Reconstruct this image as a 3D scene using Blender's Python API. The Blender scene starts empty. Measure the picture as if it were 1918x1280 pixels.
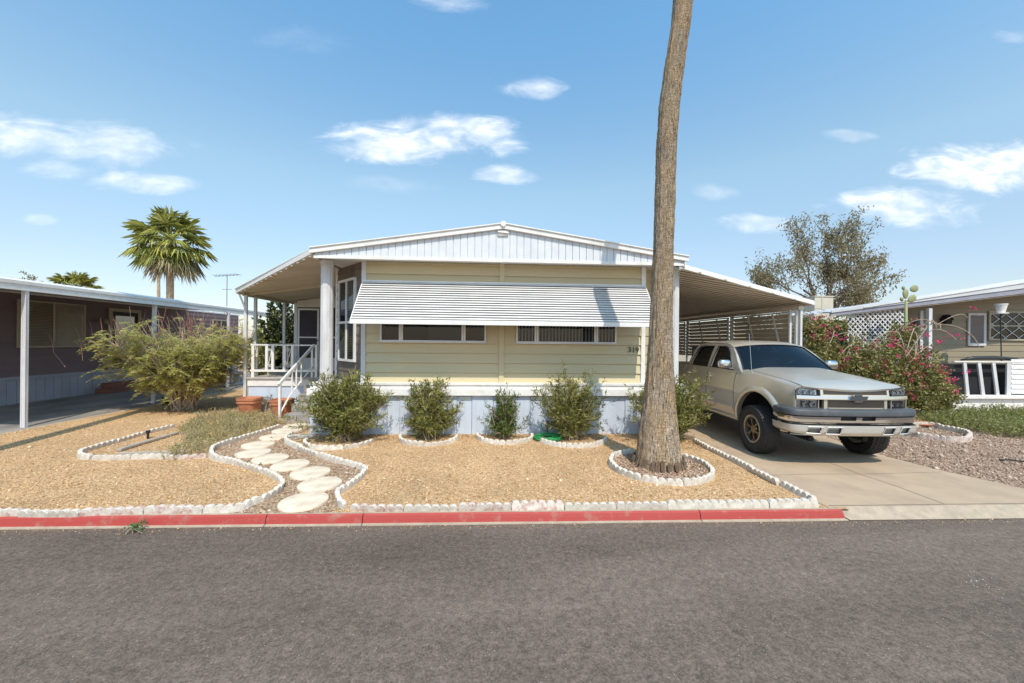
import bpy, math, random
import numpy as np
from mathutils import Vector, Matrix, noise
from mathutils.geometry import tessellate_polygon

random.seed(7); RNG = np.random.default_rng(7)
C = bpy.context.scene.collection
R = math.radians
SC = bpy.context.scene

# ------------------------------------------------------------------ camera
CAM_H, YAW, ROLL, FPX = 1.95, R(3.2), 0.010, 730.0
cd = bpy.data.cameras.new("camera"); cam = bpy.data.objects.new("camera", cd); C.objects.link(cam)
cd.sensor_width = 36; cd.lens = FPX / 1918 * 36; cd.clip_start = 0.05; cd.clip_end = 3000
cam.matrix_world = Matrix.Translation((0, 0, CAM_H)) @ Matrix.Rotation(-YAW, 4, 'Z') @ Matrix.Rotation(R(90), 4, 'X') @ Matrix.Rotation(ROLL, 4, 'Z')
SC.camera = cam
SC.render.resolution_x, SC.render.resolution_y = 1024, 683

_f = Vector((math.sin(YAW), math.cos(YAW), 0)); _r0 = Vector((math.cos(YAW), -math.sin(YAW), 0)); _u0 = Vector((0, 0, 1))
_r = _r0 * math.cos(ROLL) + _u0 * math.sin(ROLL); _u = _u0 * math.cos(ROLL) - _r0 * math.sin(ROLL)
def ray(px, py): return _f + _r * ((px - 959) / FPX) + _u * ((640 - py) / FPX)
def G(px, py, z=0.0):                                   # survey point on the ground
    d = ray(px, py); t = (z - CAM_H) / d.z
    return Vector((d.x * t, d.y * t, z))
def P(px, py, Y):                                       # survey point at depth Y
    d = ray(px, py); t = Y / d.y
    return Vector((d.x * t, Y, CAM_H + d.z * t))

# ------------------------------------------------------------------ world and sun
SUN_EL, SUN_A = R(54), 0.25
w = bpy.data.worlds.new("World"); SC.world = w; w.use_nodes = True
nt = w.node_tree; N = nt.nodes; L = nt.links; N.clear()
out = N.new('ShaderNodeOutputWorld'); bg = N.new('ShaderNodeBackground'); bg.inputs[1].default_value = 0.15
sky = N.new('ShaderNodeTexSky'); sky.sky_type = 'NISHITA'; sky.sun_disc = False
sky.sun_elevation = SUN_EL; sky.sun_rotation = math.pi - math.atan(SUN_A)
sky.altitude = 350; sky.air_density = 1.0; sky.dust_density = 0.9; sky.ozone_density = 2.0
def mth(op, a, b=None, clamp=False):
    n = N.new('ShaderNodeMath'); n.operation = op; n.use_clamp = clamp
    for i, s in enumerate((a, b)):
        if s is None: continue
        if isinstance(s, (int, float)): n.inputs[i].default_value = s
        else: L.new(s, n.inputs[i])
    return n.outputs[0]
tc = N.new('ShaderNodeTexCoord'); sep = N.new('ShaderNodeSeparateXYZ'); L.new(tc.outputs['Generated'], sep.inputs[0])
dy = mth('MAXIMUM', sep.outputs[1], 0.02)
cu = mth('DIVIDE', sep.outputs[0], dy); cv = mth('DIVIDE', sep.outputs[2], dy)
comb = N.new('ShaderNodeCombineXYZ'); L.new(mth('MULTIPLY', cu, 1.0), comb.inputs[0]); L.new(mth('MULTIPLY', cv, 2.4), comb.inputs[1])
nz = N.new('ShaderNodeTexNoise'); nz.inputs['Scale'].default_value = 7.0; nz.inputs['Detail'].default_value = 9; nz.inputs['Roughness'].default_value = 0.62; nz.inputs['Distortion'].default_value = 0.6
L.new(comb.outputs[0], nz.inputs['Vector'])
nz2 = N.new('ShaderNodeTexNoise'); nz2.inputs['Scale'].default_value = 16.0; nz2.inputs['Detail'].default_value = 6
L.new(comb.outputs[0], nz2.inputs['Vector'])
acc = None
for (x, y, hw, hh, st) in [(745, 268, 150, 44, .95), (880, 252, 110, 40, .85), (1003, 168, 66, 22, .62), (950, 328, 62, 19, .62), (35, 250, 95, 45, .7),
                           (190, 270, 165, 44, .5), (265, 343, 100, 23, .55), (108, 318, 75, 22, .4), (1845, 318, 170, 45, 1.0), (1900, 300, 110, 40, .9), (1700, 386, 150, 40, .75),
                           (1650, 380, 70, 26, .6), (845, 5, 80, 20, .4), (1345, 360, 50, 18, .28), (1590, 255, 50, 13, .25), (1415, 420, 70, 20, .5),
                           (75, 412, 38, 13, .5), (570, 75, 110, 26, .07), (1900, 68, 40, 14, .25), (740, 345, 90, 18, .12)]:
    d = ray(x, y); u0, v0 = d.x / d.y, d.z / d.y
    d2 = ray(x + hw, y); d3 = ray(x, y - hh)
    a = abs(d2.x / d2.y - u0); b = abs(d3.z / d3.y - v0)
    eu = mth('POWER', mth('ABSOLUTE', mth('DIVIDE', mth('SUBTRACT', cu, u0), a)), 2.0)
    ev = mth('POWER', mth('ABSOLUTE', mth('DIVIDE', mth('SUBTRACT', cv, v0), b)), 2.0)
    m = mth('SUBTRACT', 1.22, mth('ADD', eu, ev))
    m = mth('ADD', m, mth('MULTIPLY', mth('SUBTRACT', nz.outputs[0], 0.50), 3.3))
    m = mth('MULTIPLY', m, 0.60, True); m = mth('MULTIPLY', mth('MULTIPLY', mth('MULTIPLY', m, m), mth('SUBTRACT', 3.0, mth('MULTIPLY', m, 2.0))), st)
    acc = m if acc is None else mth('MAXIMUM', acc, m)
front = mth('MULTIPLY', mth('SUBTRACT', sep.outputs[1], 0.05), 10, True)
acc = mth('MULTIPLY', acc, front)
acc = mth('MULTIPLY', acc, mth('ADD', 0.75, mth('MULTIPLY', nz2.outputs[0], 0.45)), True)
mix = N.new('ShaderNodeMix'); mix.data_type = 'RGBA'; L.new(acc, mix.inputs['Factor'])
lift = N.new('ShaderNodeMix'); lift.data_type = 'RGBA'; lift.blend_type = 'MULTIPLY'; lift.inputs['Factor'].default_value = 1.0
L.new(sky.outputs[0], lift.inputs[6])
grd = N.new('ShaderNodeValToRGB'); L.new(mth('MAXIMUM', sep.outputs[2], 0.0), grd.inputs[0])
for i_, (p_, c_) in enumerate([(0.0, (.86, .78, .76)), (.16, (1.18, 1.08, .98)), (.36, (1.56, 1.56, 1.26)), (.62, (1.22, 1.72, 1.66))]):
    e_ = grd.color_ramp.elements[i_] if i_ < 2 else grd.color_ramp.elements.new(p_)
    e_.position = p_; e_.color = (*c_, 1)
L.new(grd.outputs[0], lift.inputs[7])
L.new(lift.outputs[2], mix.inputs[6]); cl_ = N.new('ShaderNodeMix'); cl_.data_type = 'RGBA'; L.new(mth('MULTIPLY', mth('SUBTRACT', nz2.outputs[0], .38), 4.0, True), cl_.inputs['Factor']); cl_.inputs[6].default_value = (5.4, 5.9, 6.6, 1); cl_.inputs[7].default_value = (7.6, 7.7, 7.8, 1); L.new(cl_.outputs[2], mix.inputs[7])
L.new(mix.outputs[2], bg.inputs[0]); L.new(bg.outputs[0], out.inputs[0])
SKYLIFT = lift

sl = bpy.data.lights.new("sun", 'SUN'); sl.energy = 3.5; sl.angle = R(0.55); sl.color = (1.0, 0.92, 0.80)
so = bpy.data.objects.new("sun", sl); C.objects.link(so)
hd = Vector((-SUN_A, 1, 0)).normalized() * math.cos(SUN_EL); sd = Vector((hd.x, hd.y, -math.sin(SUN_EL)))
so.rotation_euler = sd.to_track_quat('-Z', 'Y').to_euler(); so.location = (5, -10, 20)
SC.view_settings.view_transform = 'Standard'; SC.view_settings.look = 'None'; SC.view_settings.gamma = 1
SC.view_settings.exposure = 0.25

# ------------------------------------------------------------------ materials
def M(name, col, rough=.6, metal=0.0, col2=None, vs=4.0, bump=0.0, bs=60.0, stretch=(1, 1, 1), spec=.5, coat=0.0, detail=6, contrast=(.35, .65), bdist=.01):
    m = bpy.data.materials.new(name); m.use_nodes = True; nt = m.node_tree; n = nt.nodes; l = nt.links
    b = n['Principled BSDF']; b.inputs['Base Color'].default_value = (*col, 1); b.inputs['Roughness'].default_value = rough
    b.inputs['Metallic'].default_value = metal; b.inputs['Specular IOR Level'].default_value = spec; b.inputs['Coat Weight'].default_value = coat
    if coat: b.inputs['Coat Roughness'].default_value = .04
    if col2 or bump:
        t = n.new('ShaderNodeTexCoord'); mp = n.new('ShaderNodeMapping'); mp.inputs['Scale'].default_value = stretch; l.new(t.outputs['Object'], mp.inputs[0])
    if col2:
        a = n.new('ShaderNodeTexNoise'); a.inputs['Scale'].default_value = vs; a.inputs['Detail'].default_value = detail; a.inputs['Roughness'].default_value = .62; l.new(mp.outputs[0], a.inputs[0])
        r = n.new('ShaderNodeValToRGB'); r.color_ramp.elements[0].position = contrast[0]; r.color_ramp.elements[1].position = contrast[1]
        r.color_ramp.elements[0].color = (*col, 1); r.color_ramp.elements[1].color = (*col2, 1); l.new(a.outputs[0], r.inputs[0]); l.new(r.outputs[0], b.inputs['Base Color'])
    if bump:
        a = n.new('ShaderNodeTexNoise'); a.inputs['Scale'].default_value = bs; a.inputs['Detail'].default_value = 4; l.new(mp.outputs[0], a.inputs[0])
        bp = n.new('ShaderNodeBump'); bp.inputs['Strength'].default_value = bump; bp.inputs['Distance'].default_value = bdist; l.new(a.outputs[0], bp.inputs['Height']); l.new(bp.outputs[0], b.inputs['Normal'])
    return m
def leafmat(name, c1, c2, vs=3.0, trans=.3, c3=None):
    m = bpy.data.materials.new(name); m.use_nodes = True; nt = m.node_tree; n = nt.nodes; l = nt.links
    b = n['Principled BSDF']; b.inputs['Roughness'].default_value = .5; b.inputs['Specular IOR Level'].default_value = .35
    g = n.new('ShaderNodeNewGeometry'); r = n.new('ShaderNodeValToRGB')
    r.color_ramp.elements[0].color = (*c1, 1); r.color_ramp.elements[1].color = (*c2, 1)
    if c3: e = r.color_ramp.elements.new(.9); e.color = (*c2, 1); r.color_ramp.elements[2].color = (*c3, 1)
    l.new(g.outputs['Random Per Island'], r.inputs[0]); l.new(r.outputs[0], b.inputs['Base Color'])
    tr = n.new('ShaderNodeBsdfTranslucent'); l.new(r.outputs[0], tr.inputs[0])
    mx = n.new('ShaderNodeMixShader'); mx.inputs[0].default_value = trans
    o = n['Material Output']; l.new(b.outputs[0], mx.inputs[1]); l.new(tr.outputs[0], mx.inputs[2]); l.new(mx.outputs[0], o.inputs[0])
    return m
def thin_glass(name, tint=(.55, .6, .6), refl=.09, rough=.02):
    m = bpy.data.materials.new(name); m.use_nodes = True; nt = m.node_tree; n = nt.nodes; l = nt.links; n.remove(n['Principled BSDF'])
    t = n.new('ShaderNodeBsdfTransparent'); t.inputs[0].default_value = (*tint, 1); g = n.new('ShaderNodeBsdfGlossy'); g.inputs['Roughness'].default_value = rough
    fr = n.new('ShaderNodeFresnel'); fr.inputs[0].default_value = 1.5; ad = n.new('ShaderNodeMath'); ad.operation = 'ADD'; ad.inputs[1].default_value = refl; l.new(fr.outputs[0], ad.inputs[0])
    mx = n.new('ShaderNodeMixShader'); l.new(ad.outputs[0], mx.inputs[0]); l.new(t.outputs[0], mx.inputs[1]); l.new(g.outputs[0], mx.inputs[2]); l.new(mx.outputs[0], n['Material Output'].inputs[0])
    return m
def gravelmat(name, cols, scale, bump=.5, patch=(.8, 1.15), rough=.9, bd=.012, dark=.35):
    """pebbly surface: voronoi cells with their own colours, larger soft patches, gaps between stones as bump"""
    m = bpy.data.materials.new(name); m.use_nodes = True; nt = m.node_tree; n = nt.nodes; l = nt.links; b = n['Principled BSDF']
    b.inputs['Roughness'].default_value = rough; b.inputs['Specular IOR Level'].default_value = .2
    t = n.new('ShaderNodeTexCoord')
    v = n.new('ShaderNodeTexVoronoi'); v.inputs['Scale'].default_value = scale; l.new(t.outputs['Object'], v.inputs['Vector'])
    sp = n.new('ShaderNodeSeparateColor'); l.new(v.outputs['Color'], sp.inputs[0])
    r = n.new('ShaderNodeValToRGB'); r.color_ramp.elements[0].color = (*cols[0], 1); r.color_ramp.elements[1].color = (*cols[-1], 1)
    for i, c in enumerate(cols[1:-1]): e = r.color_ramp.elements.new((i + 1) / (len(cols) - 1)); e.color = (*c, 1)
    l.new(sp.outputs[0], r.inputs[0])
    nz = n.new('ShaderNodeTexNoise'); nz.inputs['Scale'].default_value = .9; nz.inputs['Detail'].default_value = 7; nz.inputs['Roughness'].default_value = .7; l.new(t.outputs['Object'], nz.inputs[0])
    mr = n.new('ShaderNodeMapRange'); mr.inputs[1].default_value = .3; mr.inputs[2].default_value = .7; mr.inputs[3].default_value = patch[0]; mr.inputs[4].default_value = patch[1]; l.new(nz.outputs[0], mr.inputs[0])
    n3 = n.new('ShaderNodeTexNoise'); n3.inputs['Scale'].default_value = scale * .45; n3.inputs['Detail'].default_value = 5; l.new(t.outputs['Object'], n3.inputs[0])
    m3 = n.new('ShaderNodeMapRange'); m3.inputs[1].default_value = .3; m3.inputs[2].default_value = .7; m3.inputs[3].default_value = 1 - dark; m3.inputs[4].default_value = 1 + dark * .6; l.new(n3.outputs[0], m3.inputs[0])
    mm = n.new('ShaderNodeMath'); mm.operation = 'MULTIPLY'; l.new(mr.outputs[0], mm.inputs[0]); l.new(m3.outputs[0], mm.inputs[1])
    vm = n.new('ShaderNodeVectorMath'); vm.operation = 'SCALE'; l.new(r.outputs[0], vm.inputs[0]); l.new(mm.outputs[0], vm.inputs['Scale']); l.new(vm.outputs[0], b.inputs['Base Color'])
    ad = n.new('ShaderNodeMath'); ad.operation = 'ADD'; l.new(v.outputs['Distance'], ad.inputs[0]); l.new(n3.outputs[0], ad.inputs[1])
    bp = n.new('ShaderNodeBump'); bp.invert = True; bp.inputs['Strength'].default_value = bump; bp.inputs['Distance'].default_value = bd; l.new(ad.outputs[0], bp.inputs['Height']); l.new(bp.outputs[0], b.inputs['Normal'])
    return m

WHITE = M('white_paint', (.77, .74, .71), .45, col2=(.60, .565, .51), vs=3.5, bump=.15, bs=40, contrast=(.50, .80), detail=9)
WHITE2 = M('white_metal', (.79, .77, .76), .35, col2=(.69, .67, .66), vs=2, stretch=(1, 1, .4))
GREYW = M('weathered_white', (.68, .66, .66), .6, col2=(.53, .51, .51), vs=5, bump=.3, bs=30, stretch=(1, 1, .25))
SKIRT = M('skirting_paint', (0.546, 0.607, 0.710), .6, col2=(0.440, 0.478, 0.550), vs=3, bump=.2, bs=30, stretch=(1.6, 1, .35), contrast=(.45, .8), detail=9)
BEIGE = M('beige_siding', (0.61, 0.50, 0.285), .6, col2=(0.53, 0.46, 0.315), vs=.9, bump=.35, bs=26, stretch=(.12, 1, 1.6))
BROWN = M('brown_siding', (.20, .145, .155), .65, col2=(.155, .115, .125), vs=2, bump=.4, bs=40, stretch=(1, .12, 1))
SHING = M('brown_shingle', (.20, .165, .135), .75, col2=(.15, .12, .10), vs=6, bump=.6, bs=50, stretch=(1, 1, .2))
TANS = M('tan_siding', (.33, .26, .17), .65, col2=(.27, .22, .15), vs=1.5, bump=.35, bs=30, stretch=(.2, 1, 1))
PAN = M('roof_pan_underside', (.70, .61, .49), .55, col2=(.58, .50, .40), vs=1.2, stretch=(.6, 2, 1))
BLACK = M('black_interior', (.012, .012, .014), .8)
DARK = M('dark_interior', (.03, .03, .035), .7)
PLAS = M('black_plastic', (.02, .02, .022), .45)
GLASS = thin_glass('window_glass', (.66, .70, .72), .0)
DGLASS = thin_glass('tinted_glass', (.10, .13, .16), .07)
SCREEN = M('insect_screen', (.065, .052, .058), .8, col2=(.045, .04, .05), vs=2)
BLIND = M('blinds', (.46, .44, .40), .6)
BLIND2 = M('tan_blinds', (.74, .64, .50), .6, col2=(.62, .53, .42), vs=2)
DECKM = M('deck_paint', (.46, .42, .37), .75, col2=(.36, .33, .30), vs=6, bump=.3, bs=60)
STEPM = M('step_concrete', (.33, .30, .28), .85, col2=(.26, .235, .22), vs=5, bump=.5, bs=80)
CONC = M('driveway_concrete', (0.462, 0.340, 0.230), .85, col2=(0.300, 0.222, 0.155), vs=1.3, bump=.35, bs=120, detail=14, contrast=(.42, .80), bdist=.004)
CONC2 = M('kerb_concrete', (0.440, 0.352, 0.259), .85, col2=(0.334, 0.264, 0.194), vs=9, bump=.5, bs=90, detail=8)
SLABM = M('stained_slab', (.30, .27, .24), .85, col2=(.15, .135, .13), vs=1.4, bump=.3, bs=90, detail=10, stretch=(1, .4, 1))
REDM = M('red_kerb_paint', (.38, .048, .038), .65, col2=(.36, .15, .115), vs=7, bump=.4, bs=70, detail=12, contrast=(.54, .72))
EDGE = M('edging_concrete', (.68, .62, .54), .85, col2=(.44, .36, .28), vs=14, bump=.7, bs=90, detail=8, contrast=(.42, .75))
EDGER = M('edging_concrete_red_stain', (.66, .58, .51), .85, col2=(.44, .25, .20), vs=16, bump=.7, bs=90, detail=6, contrast=(.46, .66))
STONE = M('stepping_stone_concrete', (.80, .68, .53), .85, col2=(.60, .49, .37), vs=5, bump=.5, bs=90, detail=9)
TERRA = M('terracotta', (.50, .20, .10), .8, col2=(.40, .15, .08), vs=9, bump=.3, bs=60)
WOODW = M('weathered_wood', (.45, .38, .30), .85, col2=(.33, .28, .23), vs=8, bump=.5, bs=40, stretch=(.3, 1, 1))
BARK = M('bark', (.17, .115, .08), .9, col2=(.10, .07, .05), vs=8, bump=.8, bs=25)
TWIG = M('pale_twig', (.50, .40, .30), .85, col2=(.32, .24, .17), vs=9)
REDTWIG = M('red_twig', (.26, .12, .09), .7)
YARD = gravelmat('yard_gravel', [(0.325, 0.187, 0.087), (0.561, 0.345, 0.175), (0.680, 0.445, 0.243), (0.749, 0.533, 0.319)], 62, .8, (.74, 1.14))
PATHG = gravelmat('path_gravel', [(0.196, 0.107, 0.065), (0.347, 0.222, 0.136), (0.438, 0.303, 0.195), (0.543, 0.417, 0.295)], 42, .8, (.85, 1.1), bd=.02)
RGRAV = gravelmat('stone_gravel', [(0.172, 0.108, 0.073), (0.312, 0.209, 0.145), (0.437, 0.310, 0.218), (0.515, 0.396, 0.290)], 30, .9, (.85, 1.1), bd=.03)
FARG = gravelmat('far_ground', [(.30, .22, .14), (.42, .33, .22), (.46, .36, .25)], 8, .3)
RIMG = gravelmat('wood_chip_mulch', [(.24, .12, .08), (.38, .22, .15), (.62, .52, .44)], 34, .9, bd=.02)

# asphalt: fine aggregate, patches, hairline cracks
def asphalt():
    m = bpy.data.materials.new('asphalt'); m.use_nodes = True; nt = m.node_tree; n = nt.nodes; l = nt.links; b = n['Principled BSDF']
    b.inputs['Roughness'].default_value = .9; b.inputs['Specular IOR Level'].default_value = .25
    t = n.new('ShaderNodeTexCoord')
    def noi(s, d, r=.6, st=None):
        a = n.new('ShaderNodeTexNoise'); a.inputs['Scale'].default_value = s; a.inputs['Detail'].default_value = d; a.inputs['Roughness'].default_value = r
        if st:
            mp = n.new('ShaderNodeMapping'); mp.inputs['Scale'].default_value = st; l.new(t.outputs['Object'], mp.inputs[0]); l.new(mp.outputs[0], a.inputs[0])
        else: l.new(t.outputs['Object'], a.inputs[0])
        return a.outputs[0]
    def mr(s, a0, a1, b0, b1):
        q = n.new('ShaderNodeMapRange'); l.new(s, q.inputs[0])
        for i, v_ in enumerate((a0, a1, b0, b1)): q.inputs[i + 1].default_value = v_
        return q.outputs[0]
    def mul(a, b_, op='MULTIPLY'):
        q = n.new('ShaderNodeMath'); q.operation = op; l.new(a, q.inputs[0]); l.new(b_, q.inputs[1]); return q.outputs[0]
    base = mul(mr(noi(.8, 8, .65, (.5, 1.3, 1)), .3, .7, .78, 1.18), mr(noi(.45, 3, .5, (.25, 2.2, 1)), .35, .65, .88, 1.1))
    fine = mul(mr(noi(70, 4, .75), .28, .72, .42, 1.52), mr(noi(24, 3, .7), .3, .7, .72, 1.28))
    mid = mr(noi(14, 5, .7), .3, .7, .86, 1.14)
    val = mul(mul(base, fine), mid)
    cr = n.new('ShaderNodeTexVoronoi'); cr.feature = 'DISTANCE_TO_EDGE'; cr.inputs['Scale'].default_value = .55
    mp = n.new('ShaderNodeMapping'); l.new(t.outputs['Object'], mp.inputs[0])
    vx = n.new('ShaderNodeVectorMath'); vx.operation = 'ADD'
    nn = n.new('ShaderNodeTexNoise'); nn.inputs['Scale'].default_value = 2.5; nn.inputs['Detail'].default_value = 8; l.new(t.outputs['Object'], nn.inputs[0])
    l.new(mp.outputs[0], vx.inputs[0]); l.new(nn.outputs[1], vx.inputs[1]); l.new(vx.outputs[0], cr.inputs['Vector'])
    crack = mr(cr.outputs['Distance'], .0, .005, .70, 1.0)
    sel = mr(noi(.9, 2), .42, .50, 0.0, 1.0)
    crk = n.new('ShaderNodeMath'); crk.operation = 'MAXIMUM'; l.new(crack, crk.inputs[0]); l.new(sel, crk.inputs[1])
    val = mul(val, crk.outputs[0])
    v = n.new('ShaderNodeTexVoronoi'); v.inputs['Scale'].default_value = 55; l.new(t.outputs['Object'], v.inputs['Vector'])
    sp = n.new('ShaderNodeSeparateColor'); l.new(v.outputs['Color'], sp.inputs[0])
    pick = mr(sp.outputs[1], .93, .94, 0, 1); dot = mr(v.outputs['Distance'], .16, .26, 1, 0); spk = mul(pick, dot)
    vm = n.new('ShaderNodeVectorMath'); vm.operation = 'SCALE'; vm.inputs[0].default_value = (.160, .122, .097); l.new(val, vm.inputs['Scale'])
    mx = n.new('ShaderNodeMix'); mx.data_type = 'RGBA'; l.new(spk, mx.inputs['Factor']); l.new(vm.outputs[0], mx.inputs[6]); mx.inputs[7].default_value = (.42, .33, .22, 1)
    l.new(mx.outputs[2], b.inputs['Base Color'])
    bp = n.new('ShaderNodeBump'); bp.inputs['Strength'].default_value = .55; bp.inputs['Distance'].default_value = .012; l.new(mul(noi(95, 3, .7), crk.outputs[0]), bp.inputs['Height']); l.new(bp.outputs[0], b.inputs['Normal'])
    return m
ASPH = asphalt()

# ------------------------------------------------------------------ mesh helpers
ORG = {}
def tag(o, label=None, cat=None, group=None, kind=None):
    if label: o['label'] = label
    if cat: o['category'] = cat
    if group: o['group'] = group
    if kind: o['kind'] = kind
    return o
def empty(name, loc, label, cat, group=None, rz=0):
    o = bpy.data.objects.new(name, None); C.objects.link(o); o.location = loc; o.rotation_euler.z = rz; o.empty_display_size = .2
    ORG[o.name] = Vector(loc); return tag(o, label, cat, group)
def link(name, me, parent=None):
    o = bpy.data.objects.new(name, me); C.objects.link(o)
    if parent: o.parent = parent
    return o
class MB:
    def __init__(s): s.v = []; s.f = []; s.m = []
    def add(s, vs, fs, m=0):
        k = len(s.v); s.v += [tuple(p) for p in vs]; s.f += [tuple(i + k for i in q) for q in fs]; s.m += [m] * len(fs); return s
    def box(s, x0, x1, y0, y1, z0, z1, m=0):
        if x0 > x1: x0, x1 = x1, x0
        if y0 > y1: y0, y1 = y1, y0
        if z0 > z1: z0, z1 = z1, z0
        return s.add([(x0, y0, z0), (x1, y0, z0), (x1, y1, z0), (x0, y1, z0), (x0, y0, z1), (x1, y0, z1), (x1, y1, z1), (x0, y1, z1)],
                     [(3, 2, 1, 0), (4, 5, 6, 7), (0, 1, 5, 4), (1, 2, 6, 5), (2, 3, 7, 6), (3, 0, 4, 7)], m)
    def bar(s, a, b, wx, wz, up=(0, 0, 1), m=0):            # rectangular bar from a to b
        a = Vector(a); b = Vector(b); d = (b - a).normalized(); up = Vector(up)
        if abs(d.dot(up)) > .98: up = Vector((0, 1, 0))
        x = d.cross(up).normalized() * wx / 2; z = x.cross(d).normalized() * wz / 2
        vs = [a - x - z, a + x - z, a + x + z, a - x + z, b - x - z, b + x - z, b + x + z, b - x + z]
        return s.add(vs, [(0, 1, 2, 3), (7, 6, 5, 4), (0, 4, 5, 1), (1, 5, 6, 2), (2, 6, 7, 3), (3, 7, 4, 0)], m)
    def quad(s, a, b, c, d, m=0): return s.add([a, b, c, d], [(0, 1, 2, 3)], m)
    def poly(s, pts, m=0): return s.add(pts, [tuple(range(len(pts)))], m)
    def tube(s, pts, rad, seg=8, caps=True, m=0):
        pts = [Vector(p) for p in pts]; n = len(pts)
        if not isinstance(rad, (list, tuple)): rad = [rad] * n
        k = len(s.v); ref = None
        for i, p in enumerate(pts):
            d = (pts[min(i + 1, n - 1)] - pts[max(i - 1, 0)]).normalized()
            if ref is None: ref = Vector((1, 0, 0)) if abs(d.x) < .9 else Vector((0, 1, 0))
            x = (ref - d * ref.dot(d)).normalized(); ref = x; y = d.cross(x)
            for j in range(seg):
                a = 2 * math.pi * j / seg; s.v.append(tuple(p + (x * math.cos(a) + y * math.sin(a)) * rad[i]))
        for i in range(n - 1):
            for j in range(seg):
                s.f.append((k + i * seg + j, k + i * seg + (j + 1) % seg, k + (i + 1) * seg + (j + 1) % seg, k + (i + 1) * seg + j)); s.m.append(m)
        if caps:
            s.f.append(tuple(k + j for j in reversed(range(seg)))); s.f.append(tuple(k + (n - 1) * seg + j for j in range(seg))); s.m += [m, m]
        return s
    def prism(s, poly, vec, m=0):                            # polygon (3d points) pushed along vec
        n = len(poly); vec = Vector(vec); a = [Vector(p) for p in poly]
        vs = a + [p + vec for p in a]
        fs = [tuple(range(n)), tuple(range(2 * n - 1, n - 1, -1))] + [(i, i + n, (i + 1) % n + n, (i + 1) % n) for i in range(n)]
        return s.add(vs, fs, m)
    def grid(s, fn, nu, nv, m=0, flip=False):
        vs = [fn(i / nu, j / nv) for i in range(nu + 1) for j in range(nv + 1)]
        fs = []
        for i in range(nu):
            for j in range(nv):
                a = i * (nv + 1) + j; q = (a, a + nv + 1, a + nv + 2, a + 1); fs.append(q[::-1] if flip else q)
        return s.add(vs, fs, m)
    def lathe(s, prof, c=(0, 0, 0), axis='z', seg=32, m=0):   # prof: list of (r, h)
        k = len(s.v); c = Vector(c)
        for (r, h) in prof:
            for j in range(seg):
                a = 2 * math.pi * j / seg; x, y = r * math.cos(a), r * math.sin(a)
                p = (x, y, h) if axis == 'z' else (h, x, y) if axis == 'x' else (y, h, x)
                s.v.append(tuple(c + Vector(p)))
        for i in range(len(prof) - 1):
            for j in range(seg):
                s.f.append((k + i * seg + j, k + i * seg + (j + 1) % seg, k + (i + 1) * seg + (j + 1) % seg, k + (i + 1) * seg + j)); s.m.append(m)
        return s
    def build(s, name, mats, parent=None, smooth=False, bevel=0, local=False, origin=None, solid=0, merge=False):
        if not isinstance(mats, (list, tuple)): mats = [mats]
        me = bpy.data.meshes.new(name)
        V = np.array(s.v, dtype=float).reshape(-1, 3)
        if parent and not local:
            q = parent
            while q and q.name not in ORG: q = q.parent
            V = V - np.array(ORG[q.name])
            org = (0, 0, 0)
        elif parent: org = (0, 0, 0)
        else:
            if origin is None: origin = ((V[:, 0].min() + V[:, 0].max()) / 2, (V[:, 1].min() + V[:, 1].max()) / 2, V[:, 2].min())
            V = V - np.array(origin); org = origin
        me.from_pydata(V.tolist(), [], s.f)
        for m_ in mats: me.materials.append(m_)
        if len(mats) > 1: me.polygons.foreach_set('material_index', s.m)
        if smooth: me.polygons.foreach_set('use_smooth', [True] * len(me.polygons))
        me.validate(); me.update()
        if merge:
            import bmesh
            bm = bmesh.new(); bm.from_mesh(me); bmesh.ops.remove_doubles(bm, verts=bm.verts, dist=.0004); bm.to_mesh(me); bm.free()
        if smooth == 'angle':
            try: me.set_sharp_from_angle(angle=R(38))
            except Exception: pass
        o = link(name, me, parent); o.location = org
        if solid: md = o.modifiers.new('solid', 'SOLIDIFY'); md.thickness = solid; md.offset = -1
        if bevel: md = o.modifiers.new('bevel', 'BEVEL'); md.width = bevel; md.segments = 2; md.limit_method = 'ANGLE'; md.angle_limit = R(40)
        return o
def npmesh(name, V, F, mat, parent=None, origin=None, smooth=False):
    """fast mesh from numpy arrays, F is (n,k)"""
    V = np.asarray(V, dtype=np.float32)
    if parent:
        q = parent
        while q and q.name not in ORG: q = q.parent
        V = V - np.array(ORG[q.name], dtype=np.float32); org = (0, 0, 0)
    else:
        if origin is None: origin = ((V[:, 0].min() + V[:, 0].max()) / 2, (V[:, 1].min() + V[:, 1].max()) / 2, float(V[:, 2].min()))
        org = tuple(float(a) for a in origin); V = V - np.array(org, dtype=np.float32)
    me = bpy.data.meshes.new(name); n, k = F.shape
    me.vertices.add(len(V)); me.vertices.foreach_set('co', V.ravel())
    me.loops.add(n * k); me.loops.foreach_set('vertex_index', F.astype(np.int32).ravel())
    me.polygons.add(n); me.polygons.foreach_set('loop_start', np.arange(0, n * k, k, dtype=np.int32))
    if smooth: me.polygons.foreach_set('use_smooth', np.ones(n, dtype=bool))
    me.update(calc_edges=True); me.validate()
    for m_ in (mat if isinstance(mat, (list, tuple)) else [mat]): me.materials.append(m_)
    o = link(name, me, parent); o.location = org; return o
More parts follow.
